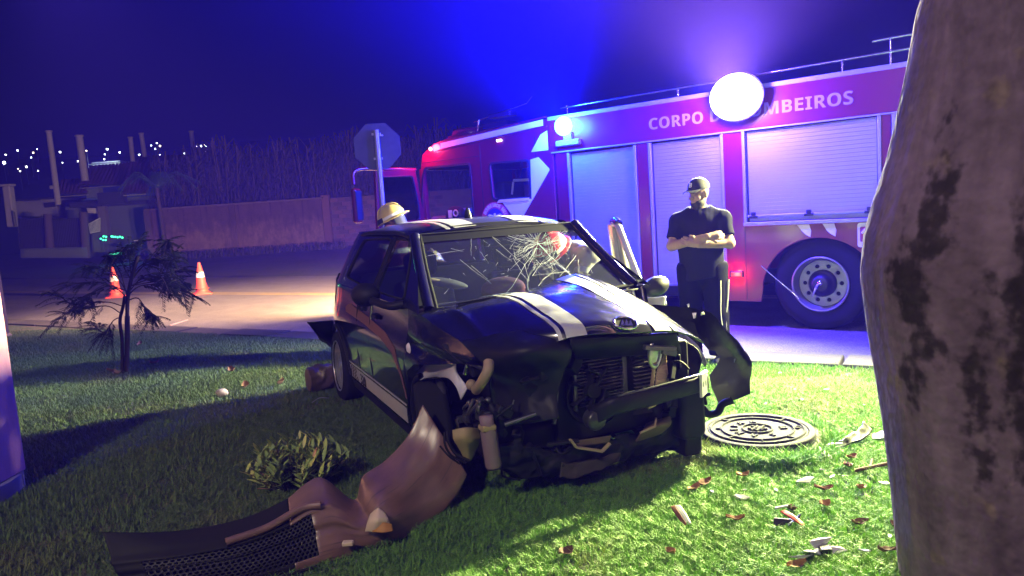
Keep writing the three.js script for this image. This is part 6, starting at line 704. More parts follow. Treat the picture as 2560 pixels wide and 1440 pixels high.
{ // low shrub with pointed leaves
  const r = rng(23), o = ground(735, 1235, 0), t = thing('shrub', 'low yellow green shrub with pointed leaves between lawn and torn bumper', 'shrub', [o.x, 0, o.z - 0.02]);
  const ms = [mat(0.32, 0.37, 0.08, 0.6), mat(0.20, 0.28, 0.06, 0.6), mat(0.42, 0.42, 0.11, 0.6), mat(0.42, 0.2, 0.1, 0.6)], stemM = mat(0.08, 0.06, 0.03, 0.9), S = [];
  const blade = new THREE.BufferGeometry(); { const p = [], id = [], n = 5; for (let i = 0; i <= n; i++) { const f = i / n, w = 0.0098 * Math.pow(Math.sin(Math.PI * Math.min(0.999, f * 0.93 + 0.06)), 0.9), y = -0.012 * f * f; p.push(-w, y + 0.003, f * 0.075, 0, y, f * 0.075, w, y + 0.003, f * 0.075); if (i) { const k = i * 3; id.push(k - 3, k - 2, k, k - 2, k + 1, k, k - 2, k - 1, k + 1, k - 1, k + 2, k + 1); } } blade.setAttribute('position', new THREE.Float32BufferAttribute(p, 3)); blade.setIndex(id); blade.computeVertexNormals(); }
  let count = 0; for (let i = 0; i < 95; i++) { const a = r() * 6.28, e = Math.sqrt(r()), x = 0.31 * e * Math.cos(a), z = 0.15 * e * Math.sin(a) - 0.03, h = (0.24 - 0.11 * e * e) * (0.75 + 0.5 * r()), tip = V(x * 1.05, h, z * 1.2), base = V(x * 0.45, 0, z * 0.5); S.push(tube([base, base.clone().lerp(tip, 0.5).add(V(0, 0.02, 0)), tip], 0.0025, 5, 6)); const n = 8; for (let k = 0; k < n && count < 740; k++) { const f = 0.4 + 0.6 * k / (n - 1), p = base.clone().lerp(tip, f), az = k * 2.4 + a, el = lerp(0.1, 1.0, f) + 0.3 * (r() - 0.5), dir = V(Math.cos(az) * Math.cos(el), Math.sin(el), Math.sin(az) * Math.cos(el)); const q = new THREE.Quaternion().setFromRotationMatrix(new THREE.Matrix4().lookAt(dir, V(0, 0, 0), V(0, 1, 0))); const m = new THREE.Mesh(blade, ms[r() < 0.05 ? 3 : Math.floor(r() * 3)]); m.name = 'leaf'; m.position.copy(p); m.quaternion.copy(q); m.scale.setScalar(0.65 + 0.6 * r()); m.castShadow = m.receiveShadow = true; if (count < 300) t.add(m); else { m.updateMatrix(); S.extra = S.extra || []; S.extra.push(blade.clone().applyMatrix4(m.matrix)); } count++; } }
  put('stem', S.slice(0), stemM, t); if (S.extra) tag(put('foliage', S.extra, ms[1], t), null, null, null, 'stuff');
  const f = ground(628, 1195, 0); // a small blue and red scrap catching the light
}
{ // stump behind the rear wheel
  const o = ground(800, 985, 0), t = thing('log', 'short rough log lying on the grass behind the rear wheel', 'log', [o.x, 0, o.z - 0.15], 0.5);
  put('log', sheet(Array.from({ length: 7 }, (_, i) => Array.from({ length: 13 }, (_, j) => { const a = j / 12 * 6.2832, R = 0.11 * (1 + 0.75 * fbm(i * 0.6, Math.cos(a) * 1.5, Math.sin(a) * 1.5, 3)) * (i === 0 || i === 6 ? 0.85 : 1); return V(lerp(-0.13, 0.15, i / 6), 0.11 + R * Math.cos(a), R * Math.sin(a)); })), 24, 40), mat(0.055, 0.033, 0.033, 0.95, { bumpMap: tex(64, 64, (u, v) => 0.5 + 0.6 * fbm(u * 12, v * 20, 2)), bumpScale: 0.012 }), t); put('cut_end', [new THREE.CylinderGeometry(0.098, 0.098, 0.01, 20).rotateZ(Math.PI / 2).translate(-0.13, 0.11, 0), new THREE.CylinderGeometry(0.095, 0.095, 0.01, 20).rotateZ(Math.PI / 2).translate(0.15, 0.11, 0)], mat(0.13, 0.08, 0.07, 0.9), t);
}
// ---- litter on the grass: dead leaves, shards of plastic, twigs
{
  const r = rng(41), curl = (l, w, c, seed) => sheet(Array.from({ length: 5 }, (_, i) => Array.from({ length: 3 }, (_, j) => { const f = i / 4, ww = w * Math.sin(Math.PI * clamp(f * 0.9 + 0.06)); return V((j - 1) * ww, c * (Math.abs(j - 1) * 0.5 + Math.pow(f - 0.5, 2) * 1.6) + 0.004 * Math.sin(seed + i * 2 + j), (f - 0.5) * l); })), 8, 6, 0.0012);
  const shard = (s, n, seed) => { const q = rng(seed), pts = []; for (let i = 0; i < n; i++) { const a = i / n * 6.283 + 0.5 * q(); pts.push([s * (0.5 + 0.7 * q()) * Math.cos(a), s * 0.45 * (0.5 + 0.7 * q()) * Math.sin(a)]); } const g = slab(pts, 0.005, 0.001).rotateX(-Math.PI / 2); const p = g.attributes.position; for (let i = 0; i < p.count; i++) p.setY(i, p.getY(i) + 2.5 * p.getX(i) * p.getX(i)); g.computeVertexNormals(); return g; };
  const leafMs = [mat(0.14, 0.05, 0.028, 0.8), mat(0.20, 0.10, 0.045, 0.8), mat(0.085, 0.04, 0.025, 0.8)], plas = [mat(0.26, 0.26, 0.3, 0.4), mat(0.2, 0.2, 0.21, 0.5), mat(0.34, 0.32, 0.38, 0.25, { clearcoat: 0.8 })], blk = mat(0.012, 0.012, 0.014, 0.4), redM = mat(0.45, 0.04, 0.03, 0.4);
  const lay = (name, px, py, geo, m, label, cat, group, tilt = 0.4) => { const o = ground(px, py, 0), q = put(name, geo, m); q.position.set(o.x, lawnY(o.x, o.z) + 0.028, o.z); q.rotation.set((r() - 0.5) * tilt * 2, r() * 6.28, (r() - 0.5) * tilt * 2); return tag(q, label, cat, group); };
  const LG = 'dead brown leaves on the lit grass', PG = 'pale plastic shards on the lit grass';
  const LL = ['dead brown leaf alone left of the grey shards below the manhole', 'small dead leaf right beside the leftmost leaf below the manhole', 'dead leaf nearest the front of the manhole rim', 'dead leaf just right of the violet flat shard', 'dead leaf furthest right in the row below the manhole, near the trunk', 'dead leaf between the violet shard and the red lamp piece', 'dead leaf between the pale strip and the dark crushed lamp', 'dead leaf near the trunk at the lower right corner of the lawn', 'dead leaf below the pale curved strip, near the bottom of the photo', "lone dead leaf at the edge of the car's shadow near the bottom", 'dead leaf touching the trunk, right of the dark crushed lamp', 'dead leaf just left of the twig beside the trunk', 'dead leaf under the dark twig near the trunk', 'dead leaf at the very bottom left of the broken pale lamp', 'dead leaf just above the dark crushed lamp', 'dead leaf between the crushed lamp and the trunk']; let li = 0; for (const [x, y] of [[1735, 1237], [1762, 1222], [1858, 1205], [2060, 1240], [2153, 1238], [2062, 1278], [1840, 1314], [2220, 1395], [1680, 1398], [1415, 1398], [2240, 1335], [2130, 1160], [2120, 1182], [1990, 1430], [1980, 1290], [2150, 1325]]) lay('dead_leaf', x, y, curl(0.05 + 0.045 * r(), 0.018 + 0.01 * r(), 0.026, x), leafMs[Math.floor(r() * 3)], LL[li++], 'leaf', LG);
  const SL = ['pale shard left of the grey shard pair below the manhole', 'pale shard just above the bent grey shard pair', 'narrow pale shard between the grey pair and the violet shard', 'pale shard touching the bent grey shard pair', 'pale shard right above the violet flat shard', 'pale shard in the row below the manhole, left of the twig', 'small pale shard right of the violet shard, below the twig', 'pale shard in the bright grass just behind the manhole', 'pale shard furthest back in the bright grass near the kerb', "pale shard in the bright grass above the manhole's middle", "pale shard just right of the one behind the manhole's middle", 'pale shard in bright grass near the trunk, level with the manhole', 'pale shard at mid lawn between kerb and manhole', 'pale shard near the trunk at mid lawn between kerb and manhole', 'pale shard by the trunk, level with the row below the manhole', 'pale shard by the trunk above the lower right corner', 'pale shard against the trunk in the lower right corner', 'pale shard right of the heap of broken lamp pieces', 'pale shard by the trunk beside the row below the manhole', 'pale shard in bright grass between the manhole and the trunk']; let si = 0; for (const [x, y] of [[1780, 1243], [1862, 1240], [1940, 1241], [1850, 1258], [2022, 1199], [2055, 1191], [2080, 1210], [1915, 1020], [1950, 930], [1966, 1015], [2005, 1010], [2160, 1025], [1987, 985], [2065, 985], [2210, 1225], [2225, 1358], [2250, 1395], [2165, 1395], [2235, 1240], [2100, 1030]]) lay('plastic_shard', x, y, shard(0.016 + 0.016 * r(), 5 + Math.floor(r() * 3), x), plas[Math.floor(r() * 3)], SL[si++], 'shard', PG);
  lay('plastic_shard', 1852, 1258, shard(0.05, 6, 4), plas[2], 'pair of bent grey shards below the manhole, left of the dead leaves', 'shard');
  lay('plastic_shard', 2012, 1219, shard(0.055, 5, 9), plas[2], 'violet tinted flat shard lying below the manhole', 'shard');
  { const o = ground(2050, 1392, 0), t = thing('broken_lamp_piece', 'heap of broken pale lamp pieces nearest to the tree trunk', 'broken lamp', [o.x, 0.02, o.z]); t.scale.setScalar(0.75); const p = (n, g, m) => put(n, g, m, t); p('shell', shard(0.09, 7, 21).rotateZ(0.3), plas[2]); p('shell', shard(0.085, 6, 22).rotateZ(-0.35).rotateY(1.2).translate(-0.06, 0.015, 0.03), plas[0]); p('shell', shard(0.07, 6, 23).rotateX(0.5).translate(0.09, 0.01, 0.01), plas[2]); p('fin', shard(0.08, 5, 24).rotateX(1.0).rotateY(0.4).translate(0.0, 0.04, -0.03), plas[2]); p('socket', box(0.06, 0.03, 0.05, 0.02, 0.02, 0.02, 0.008), blk); p('strip', shard(0.1, 4, 29).scale(1, 1, 0.5).translate(-0.12, 0, 0.05), plas[0]); }
  { const o = ground(1972, 1318, 0), t = thing('broken_tail_lamp', 'dark crushed lamp with a red tongue lying in the grass', 'broken lamp', [o.x, 0.02, o.z]); const p = (n, g, m) => put(n, g, m, t); t.scale.setScalar(0.75); p('housing', shard(0.09, 7, 31).rotateZ(0.25), blk); p('housing', shard(0.07, 6, 32).rotateX(0.7).translate(-0.06, 0.02, 0.03), blk); p('lens', sheet([[V(-0.03, 0.05, -0.06), V(0, 0.055, -0.06)], [V(0.0, 0.04, 0.0), V(0.035, 0.045, 0.0)], [V(0.05, 0.015, 0.07), V(0.07, 0.015, 0.06)]].map((q) => [q[0], q[0].clone().lerp(q[1], 0.5), q[1]]), 8, 4, 0.006), redM); p('white_edge', bar(V(-0.05, 0.06, -0.08), V(0.03, 0.065, -0.09), 0.007), plas[0]); }
  { const o = ground(1700, 1310, 0), t = thing('plastic_strip', 'pale narrow curved strip standing in the grass left of the dark lamp', 'trim strip', [o.x, 0.02, o.z]); put('strip', sheet([[V(-0.01, 0.05, -0.05), V(0.014, 0.05, -0.05)], [V(0.0, 0.035, 0), V(0.026, 0.035, 0)], [V(0.02, 0.005, 0.06), V(0.04, 0.005, 0.06)]].map((q) => [q[0], q[0].clone().lerp(q[1], 0.5), q[1]]), 8, 4, 0.004), plas[0], t); put('backing', sheet([[V(-0.03, 0.045, -0.05), V(-0.01, 0.05, -0.05)], [V(-0.02, 0.03, 0), V(0.0, 0.035, 0)], [V(0.0, 0.0, 0.06), V(0.02, 0.005, 0.06)]].map((q) => [q[0], q[0].clone().lerp(q[1], 0.5), q[1]]), 8, 4, 0.004), leafMs[0], t); }
  { const o = ground(2140, 1112, 0), t = thing('bumper_fragment', 'jagged black bumper fragment lying between manhole and tree', 'bumper fragment', [o.x, 0.02, o.z], 0.3); const p = (n, g, m) => put(n, g, m, t); p('skin', sheet([[V(-0.18, 0.02, 0.03), V(-0.08, 0.05, 0.02), V(0.04, 0.06, -0.02), V(0.10, 0.09, -0.05)], [V(-0.19, 0.0, 0.06), V(-0.08, 0.02, 0.06), V(0.05, 0.03, 0.03), V(0.12, 0.05, 0.0)]], 6, 18, 0.008, (s, q, w) => V(0, 0.02 * fbm(w.x * 20, w.z * 20, 3), 0.015 * fbm(w.x * 18, w.y * 18, 6))), blk); p('edge_piece', shard(0.11, 7, 51).rotateZ(0.3).translate(0.16, 0.02, 0.04), blk); p('pale_corner', shard(0.06, 5, 52).rotateZ(0.9).translate(0.24, 0.04, 0.02), plas[1]); p('pale_corner', shard(0.06, 5, 53).rotateX(0.8).translate(-0.20, 0.02, 0.05), plas[1]); }
  lay('plastic_shard', 2065, 1150, shard(0.06, 6, 61), plas[1], 'grey shard leaning on the right rim of the manhole', 'shard', null, 1.0);
  { const a = ground(2135, 1190, 0), b = ground(2235, 1175, 0), t = put('twig', [tube([V(a.x, 0.03, a.z), a.clone().lerp(b, 0.5).setY(0.035), V(b.x + 0.1, 0.06, b.z)], 0.010, 7), tube([a.clone().lerp(b, 0.4).setY(0.03), a.clone().lerp(b, 0.6).add(V(0, 0.05, -0.06))], 0.007, 5)], leafMs[2]); tag(t, 'dark twig lying in the grass beside the tree trunk', 'twig'); }
  { const a = ground(800, 1010, 0), t = put('grass_straw', tube([V(a.x - 0.05, 0.03, a.z + 0.05), V(a.x, 0.05, a.z), V(a.x + 0.06, 0.03, a.z - 0.06)], 0.004, 5), plas[1]); tag(t, 'pale dry straw lying near the log', 'straw'); }
  { const o = ground(556, 992, 0), t = put('stone', new THREE.IcosahedronGeometry(0.05, 2).scale(1.1, 0.8, 0.9), mat(0.4, 0.32, 0.27, 0.9)); const p = t.geometry.attributes.position; for (let i = 0; i < p.count; i++) { const k = 1 + 0.3 * fbm(p.getX(i) * 20, p.getY(i) * 20, p.getZ(i) * 20, 2); p.setXYZ(i, p.getX(i) * k, p.getY(i) * k, p.getZ(i) * k); } t.geometry.computeVertexNormals(); t.position.set(o.x, 0.035, o.z); tag(t, 'pale stone on the dim strip of lawn left of the car', 'stone'); }
  { const a = ground(425, 812, -0.05), b = ground(470, 804, -0.05), t = put('stick', bar(V(a.x, -0.06, a.z), V(b.x, -0.02, b.z), 0.012, 0.008), mat(0.4, 0.28, 0.2, 0.9)); tag(t, 'pale stick at the road edge behind the young tree', 'stick'); }
  const DL = ['pale dead leaf between the young tree and the road edge', 'pale dead leaf at the foot of the young tree, left', 'pale dead leaf at the foot of the young tree, nearest its stems', "pale dead leaf right of the young tree's foot", 'pale dead leaf above the pale stone on the left lawn', 'pale dead leaf in the lit strip near the log', 'pale dead leaf in the lit strip between stone and log']; let di = 0; for (const [x, y] of [[350, 868], [278, 935], [296, 940], [387, 914], [580, 932], [705, 962], [615, 972]]) lay('dead_leaf', x, y, curl(0.10, 0.035, 0.04, x), leafMs[1], DL[di++], 'leaf', 'pale dead leaves on the dim left lawn');
}
// ---------------------------------------------------------------- across the road
{
  const wallM = mat(0.20, 0.13, 0.095, 0.95, { map: tex(512, 256, (u, v) => { const n = fbm(u * 24, v * 3, 3), m = fbm(u * 60, v * 14, 5), run = smooth(0.05, 0.4, fbm(u * 60, v * 1.2, 9)) , k = 1 + 0.7 * n + 0.4 * m, damp = smooth(0.35, 0.75, v + 0.35 * fbm(u * 30, v * 4, 2)); return [lerp(1.05 * k, 0.35, 0.75 * damp + 0.25 * run), lerp(k, 0.3, 0.75 * damp + 0.25 * run), lerp(0.95 * k, 0.3, 0.75 * damp + 0.25 * run)].map((q) => q * 0.8); }, true), bumpMap: tex(256, 128, (u, v) => 0.5 + 0.6 * fbm(u * 60, v * 30, 4)), bumpScale: 0.03 });
  const brickM = mat(0.14, 0.075, 0.06, 0.95), capM = mat(0.12, 0.085, 0.07, 0.95);
  const zAt = (x) => -36.3 - 0.05 * (x + 12);
  const sec = (x0, x1, h, m, p, name = 'wall_section') => put(name, new THREE.BoxGeometry(x1 - x0, h, 0.22).translate((x0 + x1) / 2, h / 2 - 0.15, zAt((x0 + x1) / 2)), m, p);
  const w = thing('boundary_wall', 'long stained plaster wall across the road below the tall cane', 'wall');
  sec(-17.3, -8.9, 2.55, wallM, w); for (const x of [-17.2, -13.2, -10.6]) put('buttress', box(0.3, 2.6, 0.3, x, 1.12, zAt(x) + 0.02, 0.02), wallM, w);
  put('coping', box(8.6, 0.08, 0.34, -13.1, 2.44, zAt(-13.1), 0.02), capM, w);
  const w2 = thing('brick_wall', 'darker bare brick wall continuing the plaster wall behind the sign', 'wall'); const r = rng(61);
  put('mortar_core', new THREE.BoxGeometry(12, 2.6, 0.2).translate(-2.7, 1.12, zAt(-2.7) - 0.03), capM, w2); put('pilaster', box(0.4, 2.75, 0.36, -8.75, 1.2, zAt(-8.75), 0.02), brickM, w2);
  { const bm = [0, 1, 2].map((i) => mat(0.15 - 0.03 * i, 0.08 - 0.012 * i, 0.065 - 0.01 * i, 0.95)), g = box(0.38, 0.17, 0.1, 0, 0, 0, 0.012), list = []; for (let row = 0; row < 13; row++) for (let c = 0; c < 13; c++) { const x = -8.4 + (c + (row % 2) * 0.5) * 0.41; list.push([x, -0.05 + row * 0.195]); } list.slice(0, 170).forEach(([x, y], i) => { const b = put('brick', g, bm[i % 3], w2); b.position.set(x + 0.01 * r(), y, zAt(-6) + 0.055 + 0.02 * r()); b.rotation.z = 0.02 * (r() - 0.5); }); }
  // sugar cane behind the wall
  const cm = [mat(0.07, 0.05, 0.035, 0.9), mat(0.06, 0.05, 0.03, 0.9)], geos = [[], []];
  for (let i = 0; i < 760; i++) { const x = -17.5 + 15.5 * r(), z = -37.4 - 3.5 * r(), h = 4.3 + 1.5 * fbm(x * 0.4, z * 0.4, 2) * 2 + 1.1 * r(), lx = (r() - 0.5) * 0.9, lz = (r() - 0.5) * 0.6, b = V(x, 0, z), m = V(x + lx * 0.3, h * 0.6, z + lz * 0.3), e = V(x + lx, h, z + lz); geos[0].push(tube([b, m, e], 0.022 + 0.02 * r(), 4, 4)); const nl = 9; for (let k = 0; k < nl; k++) { const f = 0.35 + 0.65 * k / nl, p = b.clone().lerp(e, f), a = r() * 6.28, l = 0.6 + 0.7 * r(), q = p.clone().add(V(Math.cos(a) * l * 0.5, l * 0.45, Math.sin(a) * l * 0.5)), s = p.clone().add(V(Math.cos(a) * l, -l * (0.1 + 0.5 * r()), Math.sin(a) * l)), ww = V(-Math.sin(a) * 0.03, 0.016, Math.cos(a) * 0.03); geos[1].push(quadStrip([p.clone().add(ww), q.clone().add(ww), s], [p.clone().sub(ww), q.clone().sub(ww), s])); } }
  tag(put('cane_stalks', geos[0], cm[0]), 'tall dry cane stalks crowding behind the plaster wall', 'sugar cane', null, 'stuff'); tag(put('cane_leaves', geos[1], cm[1]), 'drooping dry cane leaves above the plaster wall', 'sugar cane', null, 'stuff');
  // tussocks along the wall foot
  { const tg = []; for (let i = 0; i < 900; i++) { const x = -16.5 + 9 * r(), z = -34.4 - 1.6 * r() * r() + 0.5, h = 0.12 + 0.3 * r(), a = r() * 6.28, p = V(x, -0.02, z), q = V(x + Math.cos(a) * 0.1, h, z + Math.sin(a) * 0.1), e = V(x + Math.cos(a) * 0.28, h * 0.9, z + Math.sin(a) * 0.28), ww = V(-Math.sin(a) * 0.02, 0, Math.cos(a) * 0.02); tg.push(quadStrip([p.clone().add(ww), q.clone().add(ww), e], [p.clone().sub(ww), q.clone().sub(ww), e])); } tag(put('weeds', tg, mat(0.05, 0.05, 0.025, 0.9)), 'rough weeds growing along the foot of the wall', 'weeds', null, 'stuff'); }
}
{ // house with a tiled porch roof, gate and railings
  const D = 37, P = (px, py, d = D) => at(px, py, d), tile = [mat(0.07, 0.028, 0.026, 0.9), mat(0.055, 0.024, 0.022, 0.9)], plaster = mat(0.09, 0.11, 0.105, 0.95), fascia = mat(0.2, 0.19, 0.2, 0.9), whiteM = mat(0.22, 0.22, 0.25, 0.8), dark = mat(0.02, 0.02, 0.024, 0.8), wood = mat(0.07, 0.05, 0.05, 0.9), iron = mat(0.55, 0.57, 0.58, 0.6), ironD = mat(0.04, 0.045, 0.045, 0.6);
  const h = thing('house', 'low house with tiled porch roof and pale fascia across the road', 'house');
  const wallBox = (x0, y0, x1, y1, d0, depth, m, name) => { const a = P(x0, y1, d0), b = P(x1, y0, d0), g = new THREE.BoxGeometry(Math.abs(b.x - a.x), Math.abs(b.y - a.y), depth); return put(name, g.translate((a.x + b.x) / 2, (a.y + b.y) / 2, -d0 - depth / 2), m, h); };
  wallBox(180, 490, 372, 645, 38.5, 3, plaster, 'wall'); wallBox(246, 478, 308, 512, 36.6, 0.3, dark, 'gable_board'); wallBox(217, 470, 246, 495, 36.7, 0.4, plaster, 'porch_wall'); wallBox(175, 502, 250, 520, 37.2, 0.3, dark, 'lintel'); wallBox(246, 500, 365, 518, 37.4, 0.3, dark, 'lintel');
  wallBox(198, 464, 310, 470, 36.2, 0.15, fascia, 'fascia'); wallBox(143, 486, 218, 493, 36.5, 0.12, fascia, 'fascia'); wallBox(308, 484, 362, 490, 36.5, 0.12, fascia, 'fascia'); wallBox(253, 515, 262, 605, 36.9, 0.25, mat(0.12, 0.1, 0.11, 0.9), 'porch_post');
  const roof = (q, nR, nC) => { const g = new THREE.Group(); g.name = 'roof'; h.add(g); put('roof_deck', sheet([[q[0], q[1]], [q[3], q[2]]].map((e) => [e[0], e[0].clone().lerp(e[1], 0.5), e[1]]), 2, 4, 0.06), wood, g); const wv = []; for (let i = 0; i < nR; i++) for (let j = 0; j < nC; j++) { const f = (i + 0.5) / nR, A = q[0].clone().lerp(q[3], f), B = q[1].clone().lerp(q[2], f), p = A.clone().lerp(B, (j + 0.5) / nC), L = A.distanceTo(B) / nC, up = q[3].clone().sub(q[0]).normalize(), hgt = q[0].distanceTo(q[3]) / nR * 1.15; const c = new THREE.CylinderGeometry(L * 0.5, L * 0.46, hgt, 6, 1, true, -Math.PI / 2, Math.PI); c.applyQuaternion(new THREE.Quaternion().setFromRotationMatrix(new THREE.Matrix4().makeBasis(V(1, 0, 0), up, V(1, 0, 0).cross(up)))); wv.push(c.translate(p.x, p.y + 0.02, p.z)); } tag(put('roof_tiles', wv, tile[nR % 2], g), null, null, null, 'stuff'); };
  roof([P(196, 464, 36), P(312, 464, 36), P(330, 410, 39.5), P(225, 420, 39.5)], 8, 12); roof([P(142, 486, 36.4), P(218, 486, 36.4), P(225, 450, 38.5), P(150, 455, 38.5)], 6, 8); roof([P(308, 484, 36.4), P(366, 484, 36.4), P(400, 412, 40.5), P(320, 412, 40.5)], 8, 7); roof([P(320, 414, 40.5), P(480, 420, 41), P(470, 392, 44), P(335, 396, 44)], 6, 14);
  // gate with upright bars
  const g = thing('iron_gate', 'pale iron bar gate leaning open under the porch', 'gate'); const a = P(226, 530, 36.4), b = P(248, 590, 36.4);
  { const x0 = P(222, 560, 36.3), x1 = P(250, 545, 36.3), y0 = P(226, 583, 36.3), y1 = P(250, 578, 36.3); for (let i = 0; i < 10; i++) { const f = i / 9, t = x0.clone().lerp(x1, f), o = y0.clone().lerp(y1, f); put('bar', bar(o, t, 0.016, 0.016, 5), iron, g); } put('rail', [bar(x0, x1, 0.02, 0.02, 5), bar(y0, y1, 0.02, 0.02, 5)], iron, g);
    put('lower_panel', sheet([[P(228, 586, 36.4), P(250, 582, 36.4)], [P(232, 630, 36.4), P(262, 630, 36.4)]].map((e) => [e[0], e[0].clone().lerp(e[1], 0.5), e[1]]), 3, 4, 0.05), plaster, g); for (let i = 0; i < 6; i++) put('bar', bar(P(252 + i * 3, 590, 36.2), P(255 + i * 3.2, 628, 36.2), 0.012, 0.012, 5), ironD, g); }
  put('window', sheet([[P(216, 520, 37.1), P(242, 520, 37.1)], [P(220, 532, 37.1), P(242, 534, 37.1)]].map((e) => [e[0], e[0].clone().lerp(e[1], 0.5), e[1]]), 2, 2, 0.05), mat(0.4, 0.42, 0.45, 0.3), h);
  // railing panels between posts, on the left
  const f = thing('railing_fence', 'dark railing fence between round wooden posts left of the house', 'fence');
  for (const [x0, x1] of [[45, 112], [128, 200]]) { const n = 18; const yt = (k) => 535 + 12 * Math.sin(k * Math.PI); for (let i = 0; i < n; i++) { const k = i / (n - 1), x = lerp(x0, x1, k); put('picket', bar(P(x + 4, 622, 35.6), P(x - 4, yt(k), 35.6), 0.02, 0.012, 5), dark, f); } put('rail', [bar(P(x0, 548, 35.7), P(x1, 546, 35.7), 0.03, 0.03, 5), bar(P(x0 + 4, 612, 35.7), P(x1 + 4, 610, 35.7), 0.03, 0.03, 5)], dark, f); put('backing_sheet', sheet([[P(x0, 545, 35.9), P((x0 + x1) / 2, 550, 35.9), P(x1, 543, 35.9)], [P(x0 + 6, 624, 35.9), P((x0 + x1) / 2 + 6, 624, 35.9), P(x1 + 6, 622, 35.9)]], 3, 8, 0.04), dark, f); }
  for (const [x, y0, y1] of [[119, 535, 645], [208, 530, 645]]) put('post', bar(P(x + 8, y1, 35.5), P(x, y0, 35.5), 0.2, 0.17, 14), wood, f);
  put('kerb_wall', sheet([[P(50, 622, 35.3), P(120, 620, 35.3), P(215, 618, 35.3)], [P(52, 645, 35.3), P(125, 645, 35.3), P(218, 645, 35.3)]], 3, 6, 0.15), plaster, f);
  // tall white posts
  const post = (label, x0, y0, x1, y1, d, r0, extra) => { const p = thing('tall_post', label, 'post'); const A = P(x1, y1, d), B = P(x0, y0, d); put('shaft', bar(A, B, r0, r0 * 0.92, 12), whiteM, p); put('cap', bar(B, B.clone().add(V(0, 0.06, 0)), r0 * 1.2, r0 * 1.1, 12), fascia, p); if (extra) put('bracket', box(0.28, 0.16, 0.2, ...P(134, 468, d).toArray(), 0.02), whiteM, p); return p; };
  post('leftmost tall pale post rising in front of the house', 122, 330, 146, 512, 35.2, 0.13, true); post('thick white post rising beside the porch roof', 198, 341, 213, 452, 36, 0.17); post('short pale post behind the porch roof ridge', 326, 345, 332, 404, 41, 0.12); post('dim pale post behind the porch, right of the short one', 353, 335, 362, 392, 42, 0.12); post('faint far post above the cane at its left end', 478, 330, 486, 395, 43, 0.12);
  const dp = thing('white_column', 'short white column with a bracket at the far left', 'column'); put('shaft', plank(P(32, 568, 34), P(20, 465, 34), 0.36, 0.36, V(1, 0, 0)), whiteM, dp); put('cap', box(0.46, 0.1, 0.42, ...P(20, 463, 34).toArray(), 0.02), whiteM, dp); put('side_rail', [bar(P(38, 566, 33.8), P(33, 530, 33.8), 0.07, 0.07, 8), bar(P(33, 530, 33.8), P(29, 527, 33.8), 0.04, 0.04, 6)], ironD, dp);
  const ow = thing('outbuilding', 'pale low outbuilding wall between the column and the house', 'building'); { const a2 = P(38, 535, 39.5), b2 = P(140, 497, 39.5), G = new THREE.BoxGeometry(b2.x - a2.x, b2.y - a2.y + 1, 2.4); put('wall', G.translate((a2.x + b2.x) / 2, (a2.y + b2.y) / 2 - 0.5, -40.7), mat(0.2, 0.21, 0.25, 0.9), ow); put('roof', box(b2.x - a2.x + 0.3, 0.1, 2.8, (a2.x + b2.x) / 2, b2.y + 0.05, -40.7, 0.02), dark, ow); for (let i = 0; i < 5; i++) put('vent', box(0.14, 0.25, 0.06, ...P(114 + i * 5, 513 - i * 0.5, 39.4).toArray(), 0.01), dark, ow); }
  // green lamps strung on the gate, and their glow on a glossy pot
  const green = glow(0.05, 1, 0.35, 5), gl = thing('green_string_lights', 'string of small green lights hanging on the house gate', 'string lights'); for (const [x, y] of [[279, 591], [283, 592], [288, 592], [294, 593], [300, 592], [306, 594], [259, 591], [265, 592], [258, 600], [264, 600], [252, 597]]) put('bulb', new THREE.SphereGeometry(0.045, 8, 6).translate(...P(x, y, 35.8).toArray()), green, gl); put('wire', tube([P(252, 595, 35.85), P(265, 589, 35.85), P(285, 591, 35.85), P(308, 592, 35.85)], 0.012, 4), dark, gl);
  const gf = thing('garden_lamp', 'low green garden lamp glowing on the ground by the gate', 'lamp'); put('lamp_glass', new THREE.SphereGeometry(0.22, 16, 10).scale(1.3, 0.55, 0.8).translate(...P(290, 636, 35).toArray()), glow(0.08, 0.9, 0.42, 1.6), gf); put('lamp_foot', cyl(0.12, 0.16, 0.14, 12, ...P(290, 646, 35).toArray()), dark, gf); { const L = new THREE.PointLight(rgb(0.1, 1, 0.45), 1.5); L.name = 'garden_light'; L.position.copy(P(290, 622, 34.6)); L.castShadow = true; scene.add(L); }
